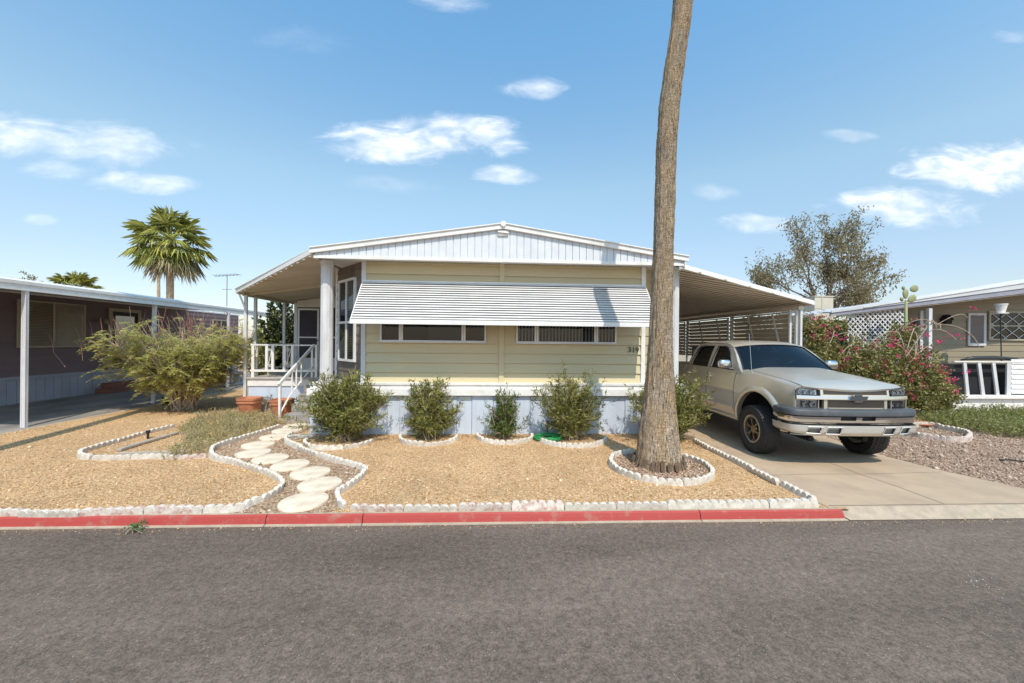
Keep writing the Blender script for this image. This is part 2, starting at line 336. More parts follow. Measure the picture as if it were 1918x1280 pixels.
def leaves(p, d, ln, wd, curl=.15):
    """one folded rhombus per leaf"""
    n = len(p); d = d / (np.linalg.norm(d, axis=1, keepdims=True) + 1e-9)
    r = RNG.normal(size=(n, 3)); s = np.cross(d, r); s /= (np.linalg.norm(s, axis=1, keepdims=True) + 1e-9); nn = np.cross(s, d)
    ln = np.asarray(ln).reshape(-1, 1) * np.ones((n, 1)); wd = np.asarray(wd).reshape(-1, 1) * np.ones((n, 1))
    mid = p + d * ln * .45 + nn * ln * curl * .4
    V = np.stack([p, mid + s * wd / 2, p + d * ln - nn * ln * curl * .3, mid - s * wd / 2], axis=1).reshape(-1, 3)
    F = np.arange(4 * n).reshape(n, 4); return V, F
def leaves6(p, d, ln, wd, nrm=None, curl=.1):
    """rounder leaf: six-sided"""
    n = len(p); d = d / (np.linalg.norm(d, axis=1, keepdims=True) + 1e-9)
    r = RNG.normal(size=(n, 3)) if nrm is None else nrm
    s = np.cross(d, r); s /= (np.linalg.norm(s, axis=1, keepdims=True) + 1e-9); nn = np.cross(s, d)
    ln = np.asarray(ln).reshape(-1, 1) * np.ones((n, 1)); wd = np.asarray(wd).reshape(-1, 1) * np.ones((n, 1))
    a = p + d * ln * .28 + nn * ln * curl * .5; b = p + d * ln * .68 + nn * ln * curl * .4
    V = np.stack([p, a + s * wd / 2, b + s * wd * .42, p + d * ln, b - s * wd * .42, a - s * wd / 2], axis=1).reshape(-1, 3)
    return V, np.arange(6 * n).reshape(n, 6)
def rocks(P_, size, zs=.7):
    """scattered pebbles: squashed random octahedra"""
    n = len(P_); o = np.array([(1, 0, 0), (-1, 0, 0), (0, 1, 0), (0, -1, 0), (0, 0, 1), (0, 0, -1)], float)
    ang = RNG.uniform(0, math.pi, n); c, s = np.cos(ang), np.sin(ang)
    sc = size.reshape(-1, 1, 1) * RNG.uniform(.6, 1.3, (n, 6, 1)); V = o[None] * sc
    x = V[:, :, 0] * c[:, None] - V[:, :, 1] * s[:, None]; y = (V[:, :, 0] * s[:, None] + V[:, :, 1] * c[:, None]) * .75
    V = np.stack([x, y, V[:, :, 2] * zs], axis=2) + P_[:, None, :]
    t = np.array([(0, 2, 4), (2, 1, 4), (1, 3, 4), (3, 0, 4), (2, 0, 5), (1, 2, 5), (3, 1, 5), (0, 3, 5)])
    F = (t[None] + (np.arange(n) * 6)[:, None, None]).reshape(-1, 3)
    return V.reshape(-1, 3), F
def inpoly(x, y, poly):
    r = np.zeros(len(x), bool); n = len(poly); j = n - 1
    for i in range(n):
        xi, yi = poly[i][0], poly[i][1]; xj, yj = poly[j][0], poly[j][1]
        c = ((yi > y) != (yj > y)) & (x < (xj - xi) * (y - yi) / (yj - yi + 1e-12) + xi); r ^= c; j = i
    return r
def lap(mb, p0, p1, z0, z1, ex, dep=.018, m=0, base=.004):
    """lap siding between two plan points; outward is to the right of p0->p1"""
    p0 = Vector((*p0, 0)); p1 = Vector((*p1, 0)); d = (p1 - p0).normalized(); nrm = Vector((d.y, -d.x, 0)); z = z0
    while z < z1 - 1e-4:
        t = min(z + ex, z1); k = (t - z) / ex; o = nrm * dep; o2 = nrm * (dep - (dep - base) * k)
        a, b = p0 + o + Vector((0, 0, z)), p1 + o + Vector((0, 0, z)); c, e = p1 + o2 + Vector((0, 0, t)), p0 + o2 + Vector((0, 0, t))
        mb.quad(a, b, c, e, m); mb.quad(p0 + nrm * base + Vector((0, 0, z)), p1 + nrm * base + Vector((0, 0, z)), b, a, m); z = t
def boards(mb, p0, p1, z0, ztop, pitch, gap, dep, m=0, phase=0):
    """vertical boards standing proud of a recessed groove; ztop is a function of distance along the line"""
    p0 = Vector((*p0, 0)); p1 = Vector((*p1, 0)); Ln = (p1 - p0).length; d = (p1 - p0) / Ln; nrm = Vector((d.y, -d.x, 0)); s = -phase
    while s < Ln:
        a, b = max(s, 0), min(s + pitch - gap, Ln)
        if b - a > .004:
            A, B = p0 + d * a, p0 + d * b; za, zb = Vector((0, 0, ztop(a))), Vector((0, 0, ztop(b))); Z = Vector((0, 0, z0)); o = nrm * dep
            vs = [A + Z, B + Z, B + zb, A + za, A + Z + o, B + Z + o, B + zb + o, A + za + o]
            mb.add(vs, [(4, 5, 6, 7), (0, 4, 7, 3), (1, 2, 6, 5), (0, 1, 5, 4), (3, 7, 6, 2)], m)
        s += pitch
ORDN = ['first', 'second', 'third', 'fourth', 'fifth', 'sixth', 'seventh', 'eighth', 'ninth', 'tenth', 'eleventh', 'twelfth', 'thirteenth', 'fourteenth', 'fifteenth',
        'sixteenth', 'seventeenth', 'eighteenth', 'nineteenth', 'twentieth', 'twenty-first', 'twenty-second', 'twenty-third', 'twenty-fourth', 'twenty-fifth', 'twenty-sixth']
# ================================================================== SETTING
def kerbY(x): return 4.368 - .012 * x
def sheet(name, pts, z, mat, sub=0, kind='structure'):
    mb = MB(); mb.poly([(x, y, z) for x, y in pts]); return tag(mb.build(name, mat, origin=(pts[0][0], pts[0][1], z)), kind=kind)
sheet('ground', [(-900, -300), (900, -300), (900, 1500), (-900, 1500)], -.16, FARG)
# road: gently crowned grid that falls to the gutter
mb = MB(); mb.grid(lambda u, v: (lambda x: (x, kerbY(x) * (1 - v) + v * -14, -.10 + .05 * math.sin(min(v * 2.2, 1) * math.pi / 2) - .0 + .004 * noise.noise(Vector((x * .5, v * 9, 0)))))(-45 + 90 * u), 60, 24, flip=True)
tag(mb.build('road', ASPH, smooth=True), kind='structure')
# raised yard, one sheet with its front edge on the kerb line
mb = MB(); mb.grid(lambda u, v: (lambda x: (x, (kerbY(x) + .085) * (1 - v * v) + v * v * 45, -.002))(-50 + 54.3 * u), 40, 20, flip=False)
o = tag(mb.build('yard', YARD), kind='structure'); o.location.z += 0
# red painted kerb in cast lengths
joints = [-44, -38, -32, -27, -22, -17, -12, -9.3, -6.1, -2.45, -1.4, 2.45, 4.2]
mbr = MB()
prof = [(-.005, -.115, 1), (.0, -.093, 1), (.022, -.088, 1), (.03, -.086, 0), (.042, -.045, 0), (.055, -.010, 0), (.070, .003, 0), (.076, .005, 1), (.108, .005, 1), (.112, -.02, 1)]
for a, b in zip(joints[:-1], joints[1:]):
    a += .004; b -= .004; n = max(2, int((b - a) / .5)); last = b > 4.1
    for i in range(n):
        x0, x1 = a + (b - a) * i / n, a + (b - a) * (i + 1) / n
        for (q0, q1) in zip(prof[:-1], prof[1:]):
            j = lambda x, q: (x + (.45 * max(0, (x - 3.9)) if 0 else 0) - (q[0] * .5 if last and x > 4.15 else 0), kerbY(x) + q[0] + .004 * noise.noise(Vector((x * 2, q[0] * 20, 0))), q[1])
            mbr.quad(j(x0, q0), j(x1, q0), j(x1, q1), j(x0, q1), 0 if q1[2] == 0 and q0[2] == 0 or (q0[2] == 0) else 1)
tag(mbr.build('kerb', [REDM, CONC2]), kind='structure')
# driveway, apron
DW = [(4.06, 4.47), (8.4, 4.44), (7.75, 4.62), (7.34, 4.92), (7.05, 5.7), (6.94, 6.45), (7.1, 7.8), (7.72, 9.2), (7.72, 24), (3.4, 24), (3.4, 8.9), (4.10, 8.6)]
sheet('driveway', DW, .004, CONC)
mb = MB()
for i in range(90):
    x0, x1 = 4.215 + i * .35, 4.215 + (i + 1) * .35
    if i == 0: mb.quad((4.215, kerbY(x0), -.094), (x1, kerbY(x1), -.094), (x1, 4.475, .006), (4.06, 4.475, .006))
    else: mb.quad((x0, kerbY(x0), -.094), (x1, kerbY(x1), -.094), (x1, 4.475 - .006 * (x1 - 4.5), .006), (x0, 4.475 - .006 * (x0 - 4.5), .006))
tag(mb.build('driveway_apron', CONC2), kind='structure')
# thin expansion joints of the driveway: recessed dark strips
JNT = M('expansion_joint', (.17, .145, .12), .95, col2=(.24, .20, .165), vs=12)
mb = MB()
def strip(pts, wd, z, mb):
    for a, b in zip(pts[:-1], pts[1:]):
        a, b = Vector((*a, z)), Vector((*b, z)); d = (b - a).normalized(); n_ = Vector((-d.y, d.x, 0)) * wd / 2; mb.quad(a - n_, b - n_, b + n_, a + n_)
crk = [(5.55, 8.2), (5.56, 7.2), (5.57, 6.5), (5.60, 6.0), (5.58, 5.6), (5.62, 5.0), (5.59, 4.48)]
strip(crk, .009, .0075, mb); strip([(4.12, 5.55), (4.9, 5.59), (5.6, 5.56), (6.98, 5.63)], .006, .0078, mb); strip([(4.1, 4.485), (6, 4.475), (8.4, 4.46)], .010, .0082, mb)
strip([(4.4, kerbY(4.4) + .02), (4.28, 4.98)], .008, .012, mb) if 0 else None
tag(mb.build('driveway_joint', JNT), kind='structure')
# right hand stone gravel
GR = [(7.75, 4.61), (8.4, 4.43), (30, 4.25), (30, 40), (7.7, 40), (7.7, 9.2), (7.1, 7.8), (6.94, 6.45), (7.05, 5.7), (7.34, 4.92)]
sheet('gravel_yard', GR, .0005, RGRAV)

# left neighbour's carport slab with a pale edge
sheet('carport_slab', [(-13.72, 2.5), (-9.80, 2.5), (-9.80, 24), (-13.72, 24)], .004, SLABM)
mb = MB()
for i in range(40):
    y0 = 2.5 + i * .5; mb.quad((-9.80, y0, .006), (-9.74, y0, .012), (-9.74, y0 + .5, .012), (-9.80, y0 + .5, .006)); mb.quad((-9.74, y0, .012), (-9.70, y0, -.004), (-9.70, y0 + .5, -.004), (-9.74, y0 + .5, .012))
tag(mb.build('slab_edge', CONC2), kind='structure')

# ------------------------------------------------------------------ edging
def catmull(pts, step=.02):
    pts = [Vector((p[0], p[1])) for p in pts]; out = []
    for i in range(len(pts) - 1):
        p0 = pts[max(i - 1, 0)]; p1 = pts[i]; p2 = pts[i + 1]; p3 = pts[min(i + 2, len(pts) - 1)]
        n = max(2, int((p2 - p1).length / step))
        for k in range(n):
            t = k / n; out.append(.5 * ((2 * p1) + (p2 - p0) * t + (2 * p0 - 5 * p1 + 4 * p2 - p3) * t * t + (3 * p1 - p0 - 3 * p2 + p3) * t ** 3))
    out.append(pts[-1]); return out
def arclen(path):
    s = [0]
    for a, b in zip(path[:-1], path[1:]): s.append(s[-1] + (b - a).length)
    return s
def at_s(path, S, s):
    s = max(0, min(s, S[-1])); i = min(max(int(np.searchsorted(S, s)), 1), len(S) - 1)
    t = (s - S[i - 1]) / (S[i] - S[i - 1] + 1e-9); p = path[i - 1].lerp(path[i], t); a = path[max(i - 3, 0)]; b = path[min(i + 2, len(path) - 1)]
    d = (b - a).normalized(); return p, Vector((-d.y, d.x))
def edging(path, label_fn, group, blk=.62, nsc=6, h=.105, th=.055, mats=None, skip=(), jit=.006, z0=0, cat='edging block', flip=1):
    S = arclen(path); tot = S[-1]; nb = max(1, round(tot / blk)); bl = tot / nb; ns = max(2, round(nsc * bl / blk)); K = 6
    for b in range(nb):
        if b in skip: continue
        a0, a1 = b * bl + .004, (b + 1) * bl - .004; mb = MB(); hh = h * random.uniform(.84, 1.07); tilt = random.uniform(-.022, .022); yaw_ = random.uniform(-.010, .010); zz = z0 + random.uniform(-.004, .004); sh = random.uniform(-jit, jit)
        tops = []
        for i in range(ns * K + 1):
            s = a0 + (a1 - a0) * i / (ns * K); x = (i % K) / K if i < ns * K else 1; x = (i / K) % 1 if i < ns * K else 1.0
            z = hh - .034 + .034 * math.sqrt(max(0, 1 - (2 * x - 1) ** 2)) if True else hh
            if i in (0, ns * K): z = hh - .036
            z += .006 * noise.noise(Vector((s * 9, b * 3.1, h * 50))); p, n_ = at_s(path, S, s); ce = p + n_ * (sh + yaw_ * (2 * i / (ns * K) - 1)); tops.append((ce, n_, z))
        vs = []
        for (ce, n_, z) in tops:
            o = n_ * th / 2; ti = n_ * tilt
            for q, zq in ((ce + o, -.02), (ce - o, -.02), (ce - o + ti, z - .004), (ce - o * .8 + ti, z), (ce + o * .8 + ti, z), (ce + o + ti, z - .004)): vs.append((q.x, q.y, zz + zq))
        fs = []; m_ = len(tops)
        for i in range(m_ - 1):
            for k in range(1, 6):
                k2 = (k + 1) % 6; fs.append((i * 6 + k, (i + 1) * 6 + k, (i + 1) * 6 + k2, i * 6 + k2)[::-1])
        fs.append((0, 1, 2, 3, 4, 5)); fs.append(tuple((m_ - 1) * 6 + k for k in (5, 4, 3, 2, 1, 0)))
        mb.add(vs, fs)
        m2 = (mats or (lambda b: EDGE))(b)
        p, _ = at_s(path, S, (a0 + a1) / 2)
        o = mb.build('edging_block', m2, origin=(p.x, p.y, zz)); tag(o, label_fn(b, nb), cat, group)
def GP(l): return [G(x, y).to_2d() for x, y in l]
redm = lambda b: EDGER if random.random() < .45 else EDGE
# front left row (straight), then the west side of the path
rowL = [(-7.6, 4.585), (-6.4, 4.57)] + [(p.x, p.y) for p in GP([(0, 967), (150, 965.5), (299, 961), (431, 960), (474, 946), (507, 931), (526, 917), (528, 906)])]
edging(catmull(rowL), lambda b, n: f"{ORDN[n-1-b]} scalloped block leftward from the path bend in the edging row above the left kerb", 'scalloped edging along the red kerb left of the path', mats=redm, h=.086)
rowP = GP([(528, 905), (511, 894), (484, 884), (456, 875.5), (428, 868), (401.5, 862), (394, 854), (399.6, 843), (430, 831), (471, 818), (500, 809), (522, 801)])
edging(catmull([(p.x, p.y) for p in rowP]), lambda b, n: f"{ORDN[b]} white scalloped block from the street on the left side of the stone path", 'white edging on the left of the stepping stone path', h=.095)
rowQ = GP([(646, 953.5), (637, 949), (633, 932), (642, 923), (671.5, 902), (684, 886), (679, 880.5), (657, 873.5), (620, 864), (592, 855), (569, 846), (544, 835.5), (535, 829), (537, 822), (548, 816)])
edging(catmull([(p.x, p.y) for p in rowQ]), lambda b, n: f"{ORDN[b]} white scalloped block from the street on the right side of the stone path", 'white edging on the right of the stepping stone path', h=.095)
a = G(657, 955.5); rowR = [(a.x, a.y)] + [(x, kerbY(x) + .150) for x in (-1, 0, 1, 2, 3, 3.95)]
edging(catmull(rowR), lambda b, n: f"{ORDN[b]} scalloped block rightward from the path in the front edging row above the kerb", 'scalloped edging along the red kerb between path and driveway', mats=redm, h=.092)
rowD = [(4.0, 4.58), (4.015, 5.6), (4.035, 6.6), (4.06, 7.5)]
edging(catmull(rowD), lambda b, n: f"{ORDN[b]} scalloped block from the street between gravel yard and driveway", 'scalloped edging along the driveway', h=.085)
# triangular bed left of the path
rowT = GP([(326, 801), (280, 812), (220, 829), (163, 846.5), (147, 852.5), (150, 859.5), (170, 861)])
edging(catmull([(p.x, p.y) for p in rowT]), lambda b, n: f"{ORDN[n-1-b]} white block from the left tip on the back side of the triangular bed", 'edging of the triangular bed', h=.085)
rowT2 = GP([(176, 861.5), (219, 861.5), (285, 859.5), (339, 860.5), (388, 857)])
edging(catmull([(p.x, p.y) for p in rowT2]), lambda b, n: f"{ORDN[b]} knobbly pinkish block from the left tip on the front of the triangular bed", 'edging of the triangular bed', h=.085, mats=redm)
# rings
def ring(cx, cy, r, a0, a1, what, h=.09, n=5, **k):
    pts = [(cx + r * math.cos(R(a0 + (a1 - a0) * i / 24)), cy + r * math.sin(R(a0 + (a1 - a0) * i / 24))) for i in range(25)]
    edging(catmull(pts), lambda b, nn: f"{ORDN[b]} curved block {what}, counted from the {'rear left' if a0 >= 150 else 'rear'} anticlockwise", 'curved edging ' + what, h=h, blk=.55, nsc=5, **k)
ring(2.66, 5.96, .75, 100, 440, 'in the ring round the big palm trunk', h=.10)
ring(-1.20, 7.84, .56, 170, 370, 'under the second bush from the steps')
ring(.31, 7.93, .56, 170, 370, 'under the smallest middle bush')
ring(-2.85, 7.70, .61, 180, 350, 'under the large bush beside the steps', jit=.03)
ring(1.65, 7.80, .68, 200, 355, 'under the bush beside the green hose', jit=.02)
rowN = GP([(1704, 801), (1740, 801), (1775, 806.5), (1803, 812), (1822, 820), (1812, 828), (1785, 829), (1752, 824.5), (1722, 820), (1697, 814)])
edging(catmull([(p.x, p.y) for p in rowN]), lambda b, n: f"{ORDN[b]} sunken block clockwise from the rear left round the bare bed right of the pickup", 'edging of the bare bed right of the pickup', h=.13, jit=.03, mats=redm)
# beds and path surfaces
ppath = [(p.x, p.y) for p in catmull([(q.x, q.y) for q in rowP], .1)] ; qpath = [(p.x, p.y) for p in catmull([(q.x, q.y) for q in rowQ], .1)]
PATHPOLY = [(-1.92, kerbY(-1.9) + .09), (-2.9, kerbY(-2.9) + .09)] + [tuple(G(431, 961).to_2d()), tuple(G(474, 947).to_2d()), tuple(G(507, 932).to_2d())] + ppath + [(-4.8, 9.5), (-3.7, 9.5)] + qpath[::-1]
mb = MB(); tess = tessellate_polygon([[Vector((x, y, 0)) for x, y in PATHPOLY]]); mb.add([(x, y, .003) for x, y in PATHPOLY], [tuple(t) for t in tess])
o = tag(mb.build('path', PATHG, origin=(0, 0, .003)), kind='structure')
for p_ in o.data.polygons:
    if p_.normal.z < 0: p_.flip()
mb = MB(); mb.poly([(2.66 + .74 * math.cos(2 * math.pi * i / 40), 5.96 + .74 * math.sin(2 * math.pi * i / 40), .02) for i in range(40)])
tag(mb.build('mulch_bed', RIMG), kind='structure')
# stepping stones
for i, (x, y, r) in enumerate([(566, 940, .29), (599, 906, .29), (581, 884.7, .285), (543, 870.5, .285), (506, 858.5, .28), (474, 847.5, .28), (483, 832.5, .28), (515, 817.5, .29), (537, 806, .30), (556, 797.5, .30)]):
    c = G(x, y, .03); r *= .94; c.y += .04 if i == 0 else .01; ph = random.uniform(0, 6); mb = MB(); n = 48
    rr = [r * (1 + .012 * noise.noise(Vector((math.cos(2 * math.pi * j / n) * 2 + i * 7, math.sin(2 * math.pi * j / n) * 2, 0)))) for j in range(n)]
    rings_ = [(1.0, -.01), (1.0, .022), (.985, .030), (.95, .033), (.5, .034)]
    for k, (s, z) in enumerate(rings_): mb.v += [(c.x + rr[j] * s * math.cos(2 * math.pi * j / n), c.y + rr[j] * s * math.sin(2 * math.pi * j / n), z + .002 * math.sin(ph + 3 * j / n)) for j in range(n)]
    for k in range(len(rings_) - 1):
        for j in range(n): mb.f.append((k * n + j, k * n + (j + 1) % n, (k + 1) * n + (j + 1) % n, (k + 1) * n + j)); mb.m.append(0)
    mb.f.append(tuple((len(rings_) - 1) * n + j for j in range(n))); mb.m.append(0)
    o = mb.build('stepping_stone', STONE, smooth='angle', origin=(c.x, c.y, 0)); o.rotation_euler = (R(random.uniform(-1, 1)), R(random.uniform(-1, 1)), 0)
    tag(o, f"round cream concrete stepping stone, {ORDN[i]} from the street on the winding path", 'stepping stone', 'round stepping stones of the path')

# loose stones on the surfaces
def scatter(n, x0, x1, y0, y1, size, poly=None, avoid=(), bias=1.0, z=0.0, name='loose_gravel', mat=None, label=None):
    x = RNG.uniform(x0, x1, n); y = y0 + (y1 - y0) * RNG.uniform(0, 1, n) ** bias; ok = np.ones(n, bool)
    if poly: ok &= inpoly(x, y, poly)
    for a in avoid: ok &= ~inpoly(x, y, a)
    x, y = x[ok], y[ok]; s = size * RNG.lognormal(0, .52, len(x)); Pp = np.stack([x, y, z + s * .15], 1)
    V, F = rocks(Pp, s); return tag(npmesh(name, V, F, mat), label, 'gravel', kind='stuff')
def isl(name, cols):
    m = bpy.data.materials.new(name); m.use_nodes = True; n = m.node_tree.nodes; l = m.node_tree.links; b = n['Principled BSDF']; b.inputs['Roughness'].default_value = .85; b.inputs['Specular IOR Level'].default_value = .25
    g = n.new('ShaderNodeNewGeometry'); r = n.new('ShaderNodeValToRGB'); r.color_ramp.elements[0].color = (*cols[0], 1); r.color_ramp.elements[1].color = (*cols[-1], 1)
    for i, c in enumerate(cols[1:-1]): e = r.color_ramp.elements.new((i + 1) / (len(cols) - 1)); e.color = (*c, 1)
    l.new(g.outputs['Random Per Island'], r.inputs[0]); l.new(r.outputs[0], b.inputs['Base Color']); return m
YP = isl('yard_pebbles', [(0.315, 0.183, 0.087), (0.552, 0.340, 0.167), (0.670, 0.445, 0.239), (0.492, 0.288, 0.138), (0.808, 0.628, 0.421)])
PP = isl('path_pebbles', [(0.171, 0.098, 0.062), (0.374, 0.254, 0.162), (0.483, 0.353, 0.237), (0.312, 0.176, 0.112), (0.623, 0.522, 0.412)])
RP = isl('right_stones', [(0.176, 0.115, 0.082), (0.352, 0.237, 0.170), (0.464, 0.333, 0.238), (0.288, 0.192, 0.143), (0.592, 0.474, 0.360)])
YPOLY = [(-9.7, kerbY(-9.7) + .12), (3.97, kerbY(4) + .15), (4.0, 8.6), (-9.7, 12)]
scatter(70000, -9.7, 4.0, 4.4, 9.5, .0065, YPOLY, [PATHPOLY], 1.3, name='yard_pebbles', mat=YP, label='tan crushed pebbles covering the front yard')
scatter(26000, -5.6, -1.7, 4.3, 9.2, .0095, PATHPOLY, name='path_pebbles', mat=PP, label='brown and grey pebbles between the stepping stones')
scatter(30000, 6.9, 13.5, 4.3, 10.5, .013, GR, bias=1.2, name='right_pebbles', mat=RP, label='grey pink stones right of the driveway')
circ = [(2.66 + .70 * math.cos(2 * math.pi * i / 30), 5.96 + .70 * math.sin(2 * math.pi * i / 30)) for i in range(30)]
scatter(3800, 1.9, 3.45, 5.2, 6.75, .012, circ, z=.022, name='ring_pebbles', mat=PP, label='reddish and white pebbles inside the palm ring')
# grit that collects along the gutter
n_ = 1500; x = RNG.uniform(-6.5, 7, n_); y = kerbY(x) - np.abs(RNG.normal(0, .06, n_)) - .01; s = .0035 * RNG.lognormal(0, .5, n_)
V, F = rocks(np.stack([x, y, -.098 + s * .2], 1), s); tag(npmesh('gutter_grit', V, F, YP), 'tan grit washed along the gutter', 'grit', kind='stuff')

# dry leaves blown against the skirting and under the bushes
def litter(n):
    P2 = []
    for cx, cy, rx, ry, k in ((-2.8, 7.75, .9, .45, .28), (-1.2, 7.85, .6, .35, .14), (.3, 7.9, .6, .3, .12), (1.7, 7.85, .9, .4, .2), (3.5, 7.5, .9, .6, .22), (2.66, 5.96, .7, .7, .08), (0, 8.0, 3.6, .12, .2), (-8.2, 10.9, 1.4, .8, .25), (10.5, 9.4, 2.2, .5, .25)):
        m = int(n * k); P2.append(np.stack([RNG.normal(cx, rx * .5, m), RNG.normal(cy, ry * .5, m), RNG.uniform(.006, .03, m)], 1))
    p = np.concatenate(P2); p = p[(p[:, 1] < 8.15) | (np.abs(p[:, 0]) > 4.5)]; d = RNG.normal(0, 1, p.shape) * np.array([1, 1, .18]); V, F = leaves6(p, d, RNG.uniform(.03, .075, len(p)), RNG.uniform(.01, .022, len(p)), np.tile([0, 0, 1.0], (len(p), 1)) + RNG.normal(0, .35, p.shape), .25)
    m_ = leafmat('dry_leaf', (.22, .12, .05), (.52, .38, .20), trans=.1, c3=(.62, .50, .30)); tag(npmesh('leaf_litter', V, F, m_), 'dry fallen leaves lying under the bushes', 'leaf litter', kind='stuff')
litter(1500)
# ================================================================== THE HOME
Y0 = 8.30; XL, XR, XC = -2.64, 3.31, .24; ZF, ZS = 1.075, 3.60
home = empty('mobile_home', (XC, Y0, 0), 'beige single storey mobile home with white gable, corrugated window awning and pale blue skirting', 'house')
mb = MB(); lap(mb, (XL, Y0), (XR, Y0), ZF, ZS, .206, .020, base=-.012)
mb.box(XL, XR, Y0 + .013, Y0 + .12, ZF, ZS); wall = mb.build('wall', BEIGE, home)
# bays running back at both corners and the side walls
BL, BR = (-3.60, 9.38), (4.16, 9.38)
mb = MB()
def shingles(mb, p0, p1, z0, z1, ex=.20):
    p0 = Vector((*p0, 0)); p1 = Vector((*p1, 0)); Ln = (p1 - p0).length; d = (p1 - p0) / Ln; nrm = Vector((d.y, -d.x, 0)); z = z0; k = 0
    while z < z1 - .01:
        t = min(z + ex + .02, z1); s = -random.uniform(0, .2)
        while s < Ln:
            wd = random.uniform(.10, .24); a, b = max(0, s + .003), min(Ln, s + wd - .003); dr = random.uniform(0, .022)
            if b > a:
                o, o2 = nrm * (.022 + random.uniform(0, .004)), nrm * .006; zb = max(z - dr, z0)
                A, B = p0 + d * a, p0 + d * b; Z0, Z1 = Vector((0, 0, zb)), Vector((0, 0, t))
                mb.add([A + o + Z0, B + o + Z0, B + o2 + Z1, A + o2 + Z1, A + Z0, B + Z0, B + Z1, A + Z1], [(0, 1, 2, 3), (4, 5, 1, 0), (4, 0, 3, 7), (1, 5, 6, 2)])
            s += wd
        z += ex; k += 1
shingles(mb, BL, (XL, Y0), ZF, ZS); mb.quad((BL[0], BL[1], ZF), (XL, Y0, ZF), (XL, Y0, ZS), (BL[0], BL[1], ZS))
mb.build('shingled_bay', SHING, home)
mb = MB(); lap(mb, (XR, Y0), BR, ZF, ZS, .206, .02); mb.quad((XR, Y0, ZF), (*BR, ZF), (*BR, ZS), (XR, Y0, ZS)); lap(mb, (BR[0], BR[1]), (BR[0], 24), ZF, ZS, .206, .02); mb.quad((BR[0], BR[1], ZF), (BR[0], 24, ZF), (BR[0], 24, ZS), (BR[0], BR[1], ZS))
lap(mb, (BR[0], 24), (BL[0], 24), ZF, ZS, .206, .02); mb.quad((BR[0], 24, ZF), (BL[0], 24, ZF), (BL[0], 24, ZS), (BR[0], 24, ZS)); lap(mb, (BL[0], 24), BL, ZF, ZS, .206, .02); mb.quad((BL[0], 24, ZF), (*BL, ZF), (*BL, ZS), (BL[0], 24, ZS))
mb.build('side_wall', BEIGE, home)
# trims
mb = MB(); mb.box(XL - .045, XL + .045, Y0 - .035, Y0 + .03, ZF + .002, ZS - .002); mb.build('corner_trim', GREYW, home, bevel=.004)
mb = MB(); mb.box(XR - .045, XR + .045, Y0 - .035, Y0 + .03, ZF + .002, ZS - .002); mb.build('corner_trim', WHITE, home, bevel=.004)
mb = MB(); mb.box(XC - .052, XC + .052, Y0 - .036, Y0 + .01, ZF - .012, ZS - .002); mb.build('centre_trim', BEIGE, home, bevel=.003)
mb = MB(); mb.bar((BL[0] + .01, BL[1] - .02, ZF), (BL[0] + .01, BL[1] - .02, ZS), .06, .06); mb.build('bay_trim', WHITE, home)
# ledge and skirting
LX0, LX1 = -3.68, 4.22
mb = MB()
mb.box(LX0, LX1, Y0 - .13, Y0 + .02, 1.028, ZF); mb.box(LX0 + .01, LX1 - .01, Y0 - .105, Y0 + .02, .955, 1.026)
mb.box(LX0 - .03, LX1 + .03, Y0 - .175, Y0 + .02, .815, .953)
mb.box(LX0, LX0 + .05, Y0 + .022, 10.85, .815, 1.06)
mb.build('ledge', WHITE, home, bevel=.004)
mb = MB(); mb.poly([(LX0, Y0 + .021, 1.05), (LX1, Y0 + .021, 1.05), (LX1, 9.5, 1.05), (LX0, 9.5, 1.05)]); mb.build('ledge_deck', STEPM, home)
mb = MB(); s = LX0; k = 0
seams = [LX0, -2.93, -2.65, -2.12, -1.86, -.68, -.37, .08, .55, .86, 1.85, 2.1, 2.9, 3.2, LX1]
for i, (a, b) in enumerate(zip(seams[:-1], seams[1:])):
    rec = (i % 2 == 1); y = Y0 - (.10 if not rec else .085); mb.box(a + .004, b - .004, y, Y0 - .03, -.01, .812 if not rec else .79)
mb.box(LX0, LX1, Y0 - .029, Y0 + .0, -.01, .80); mb.box(LX0, LX0 + .03, Y0 + .002, 10.7, -.01, .812); mb.box(LX1 - .03, LX1, Y0 + .002, 24, -.01, .812)
mb.build('skirting', SKIRT, home, bevel=.002)
# roof, gable
GY = 7.86; GXL, GXR = -3.48, 3.99; ZG = 3.605; ZRI = 4.30
def rz(x): return ZRI - (abs(x - XC) / (GXR - XC)) * .565 if x > XC else ZRI - (abs(x - XC) / (XC - GXL)) * .565
mb = MB()
boards(mb, (GXL + .02, GY + .03), (XC, GY + .03), ZG, lambda s: rz(GXL + .02 + s) - .06, .1425, .012, .018)
boards(mb, (XC, GY + .03), (GXR - .02, GY + .03), ZG, lambda s: rz(XC + s) - .06, .1425, .012, .018)
mb.poly([(GXL, GY + .032, ZG), (GXR, GY + .032, ZG), (GXR, GY + .032, rz(GXR) - .03), (XC, GY + .032, ZRI - .03), (GXL, GY + .032, rz(GXL) - .03)])
mb.build('gable', M('gable_panels', (.66, .68, .71), .45, col2=(.60, .61, .65), vs=4, bump=.1, bs=20), home)
mb = MB()
for xa, xb in ((GXL - .06, XC), (XC, GXR + .08)):
    za, zb = (rz(GXL) - .01 if xa < XC - 1 else ZRI), (ZRI if xb <= XC else rz(GXR) - .012)
    mb.prism([(xa, GY - .05, za - .085), (xb, GY - .05, zb - .085), (xb, GY - .05, zb + .012), (xa, GY - .05, za + .012)], (0, .06, 0))
    mb.prism([(xa, GY - .075, za + .008), (xb, GY - .075, zb + .008), (xb, GY - .075, zb + .03), (xa, GY - .075, za + .03)], (0, .12, 0))
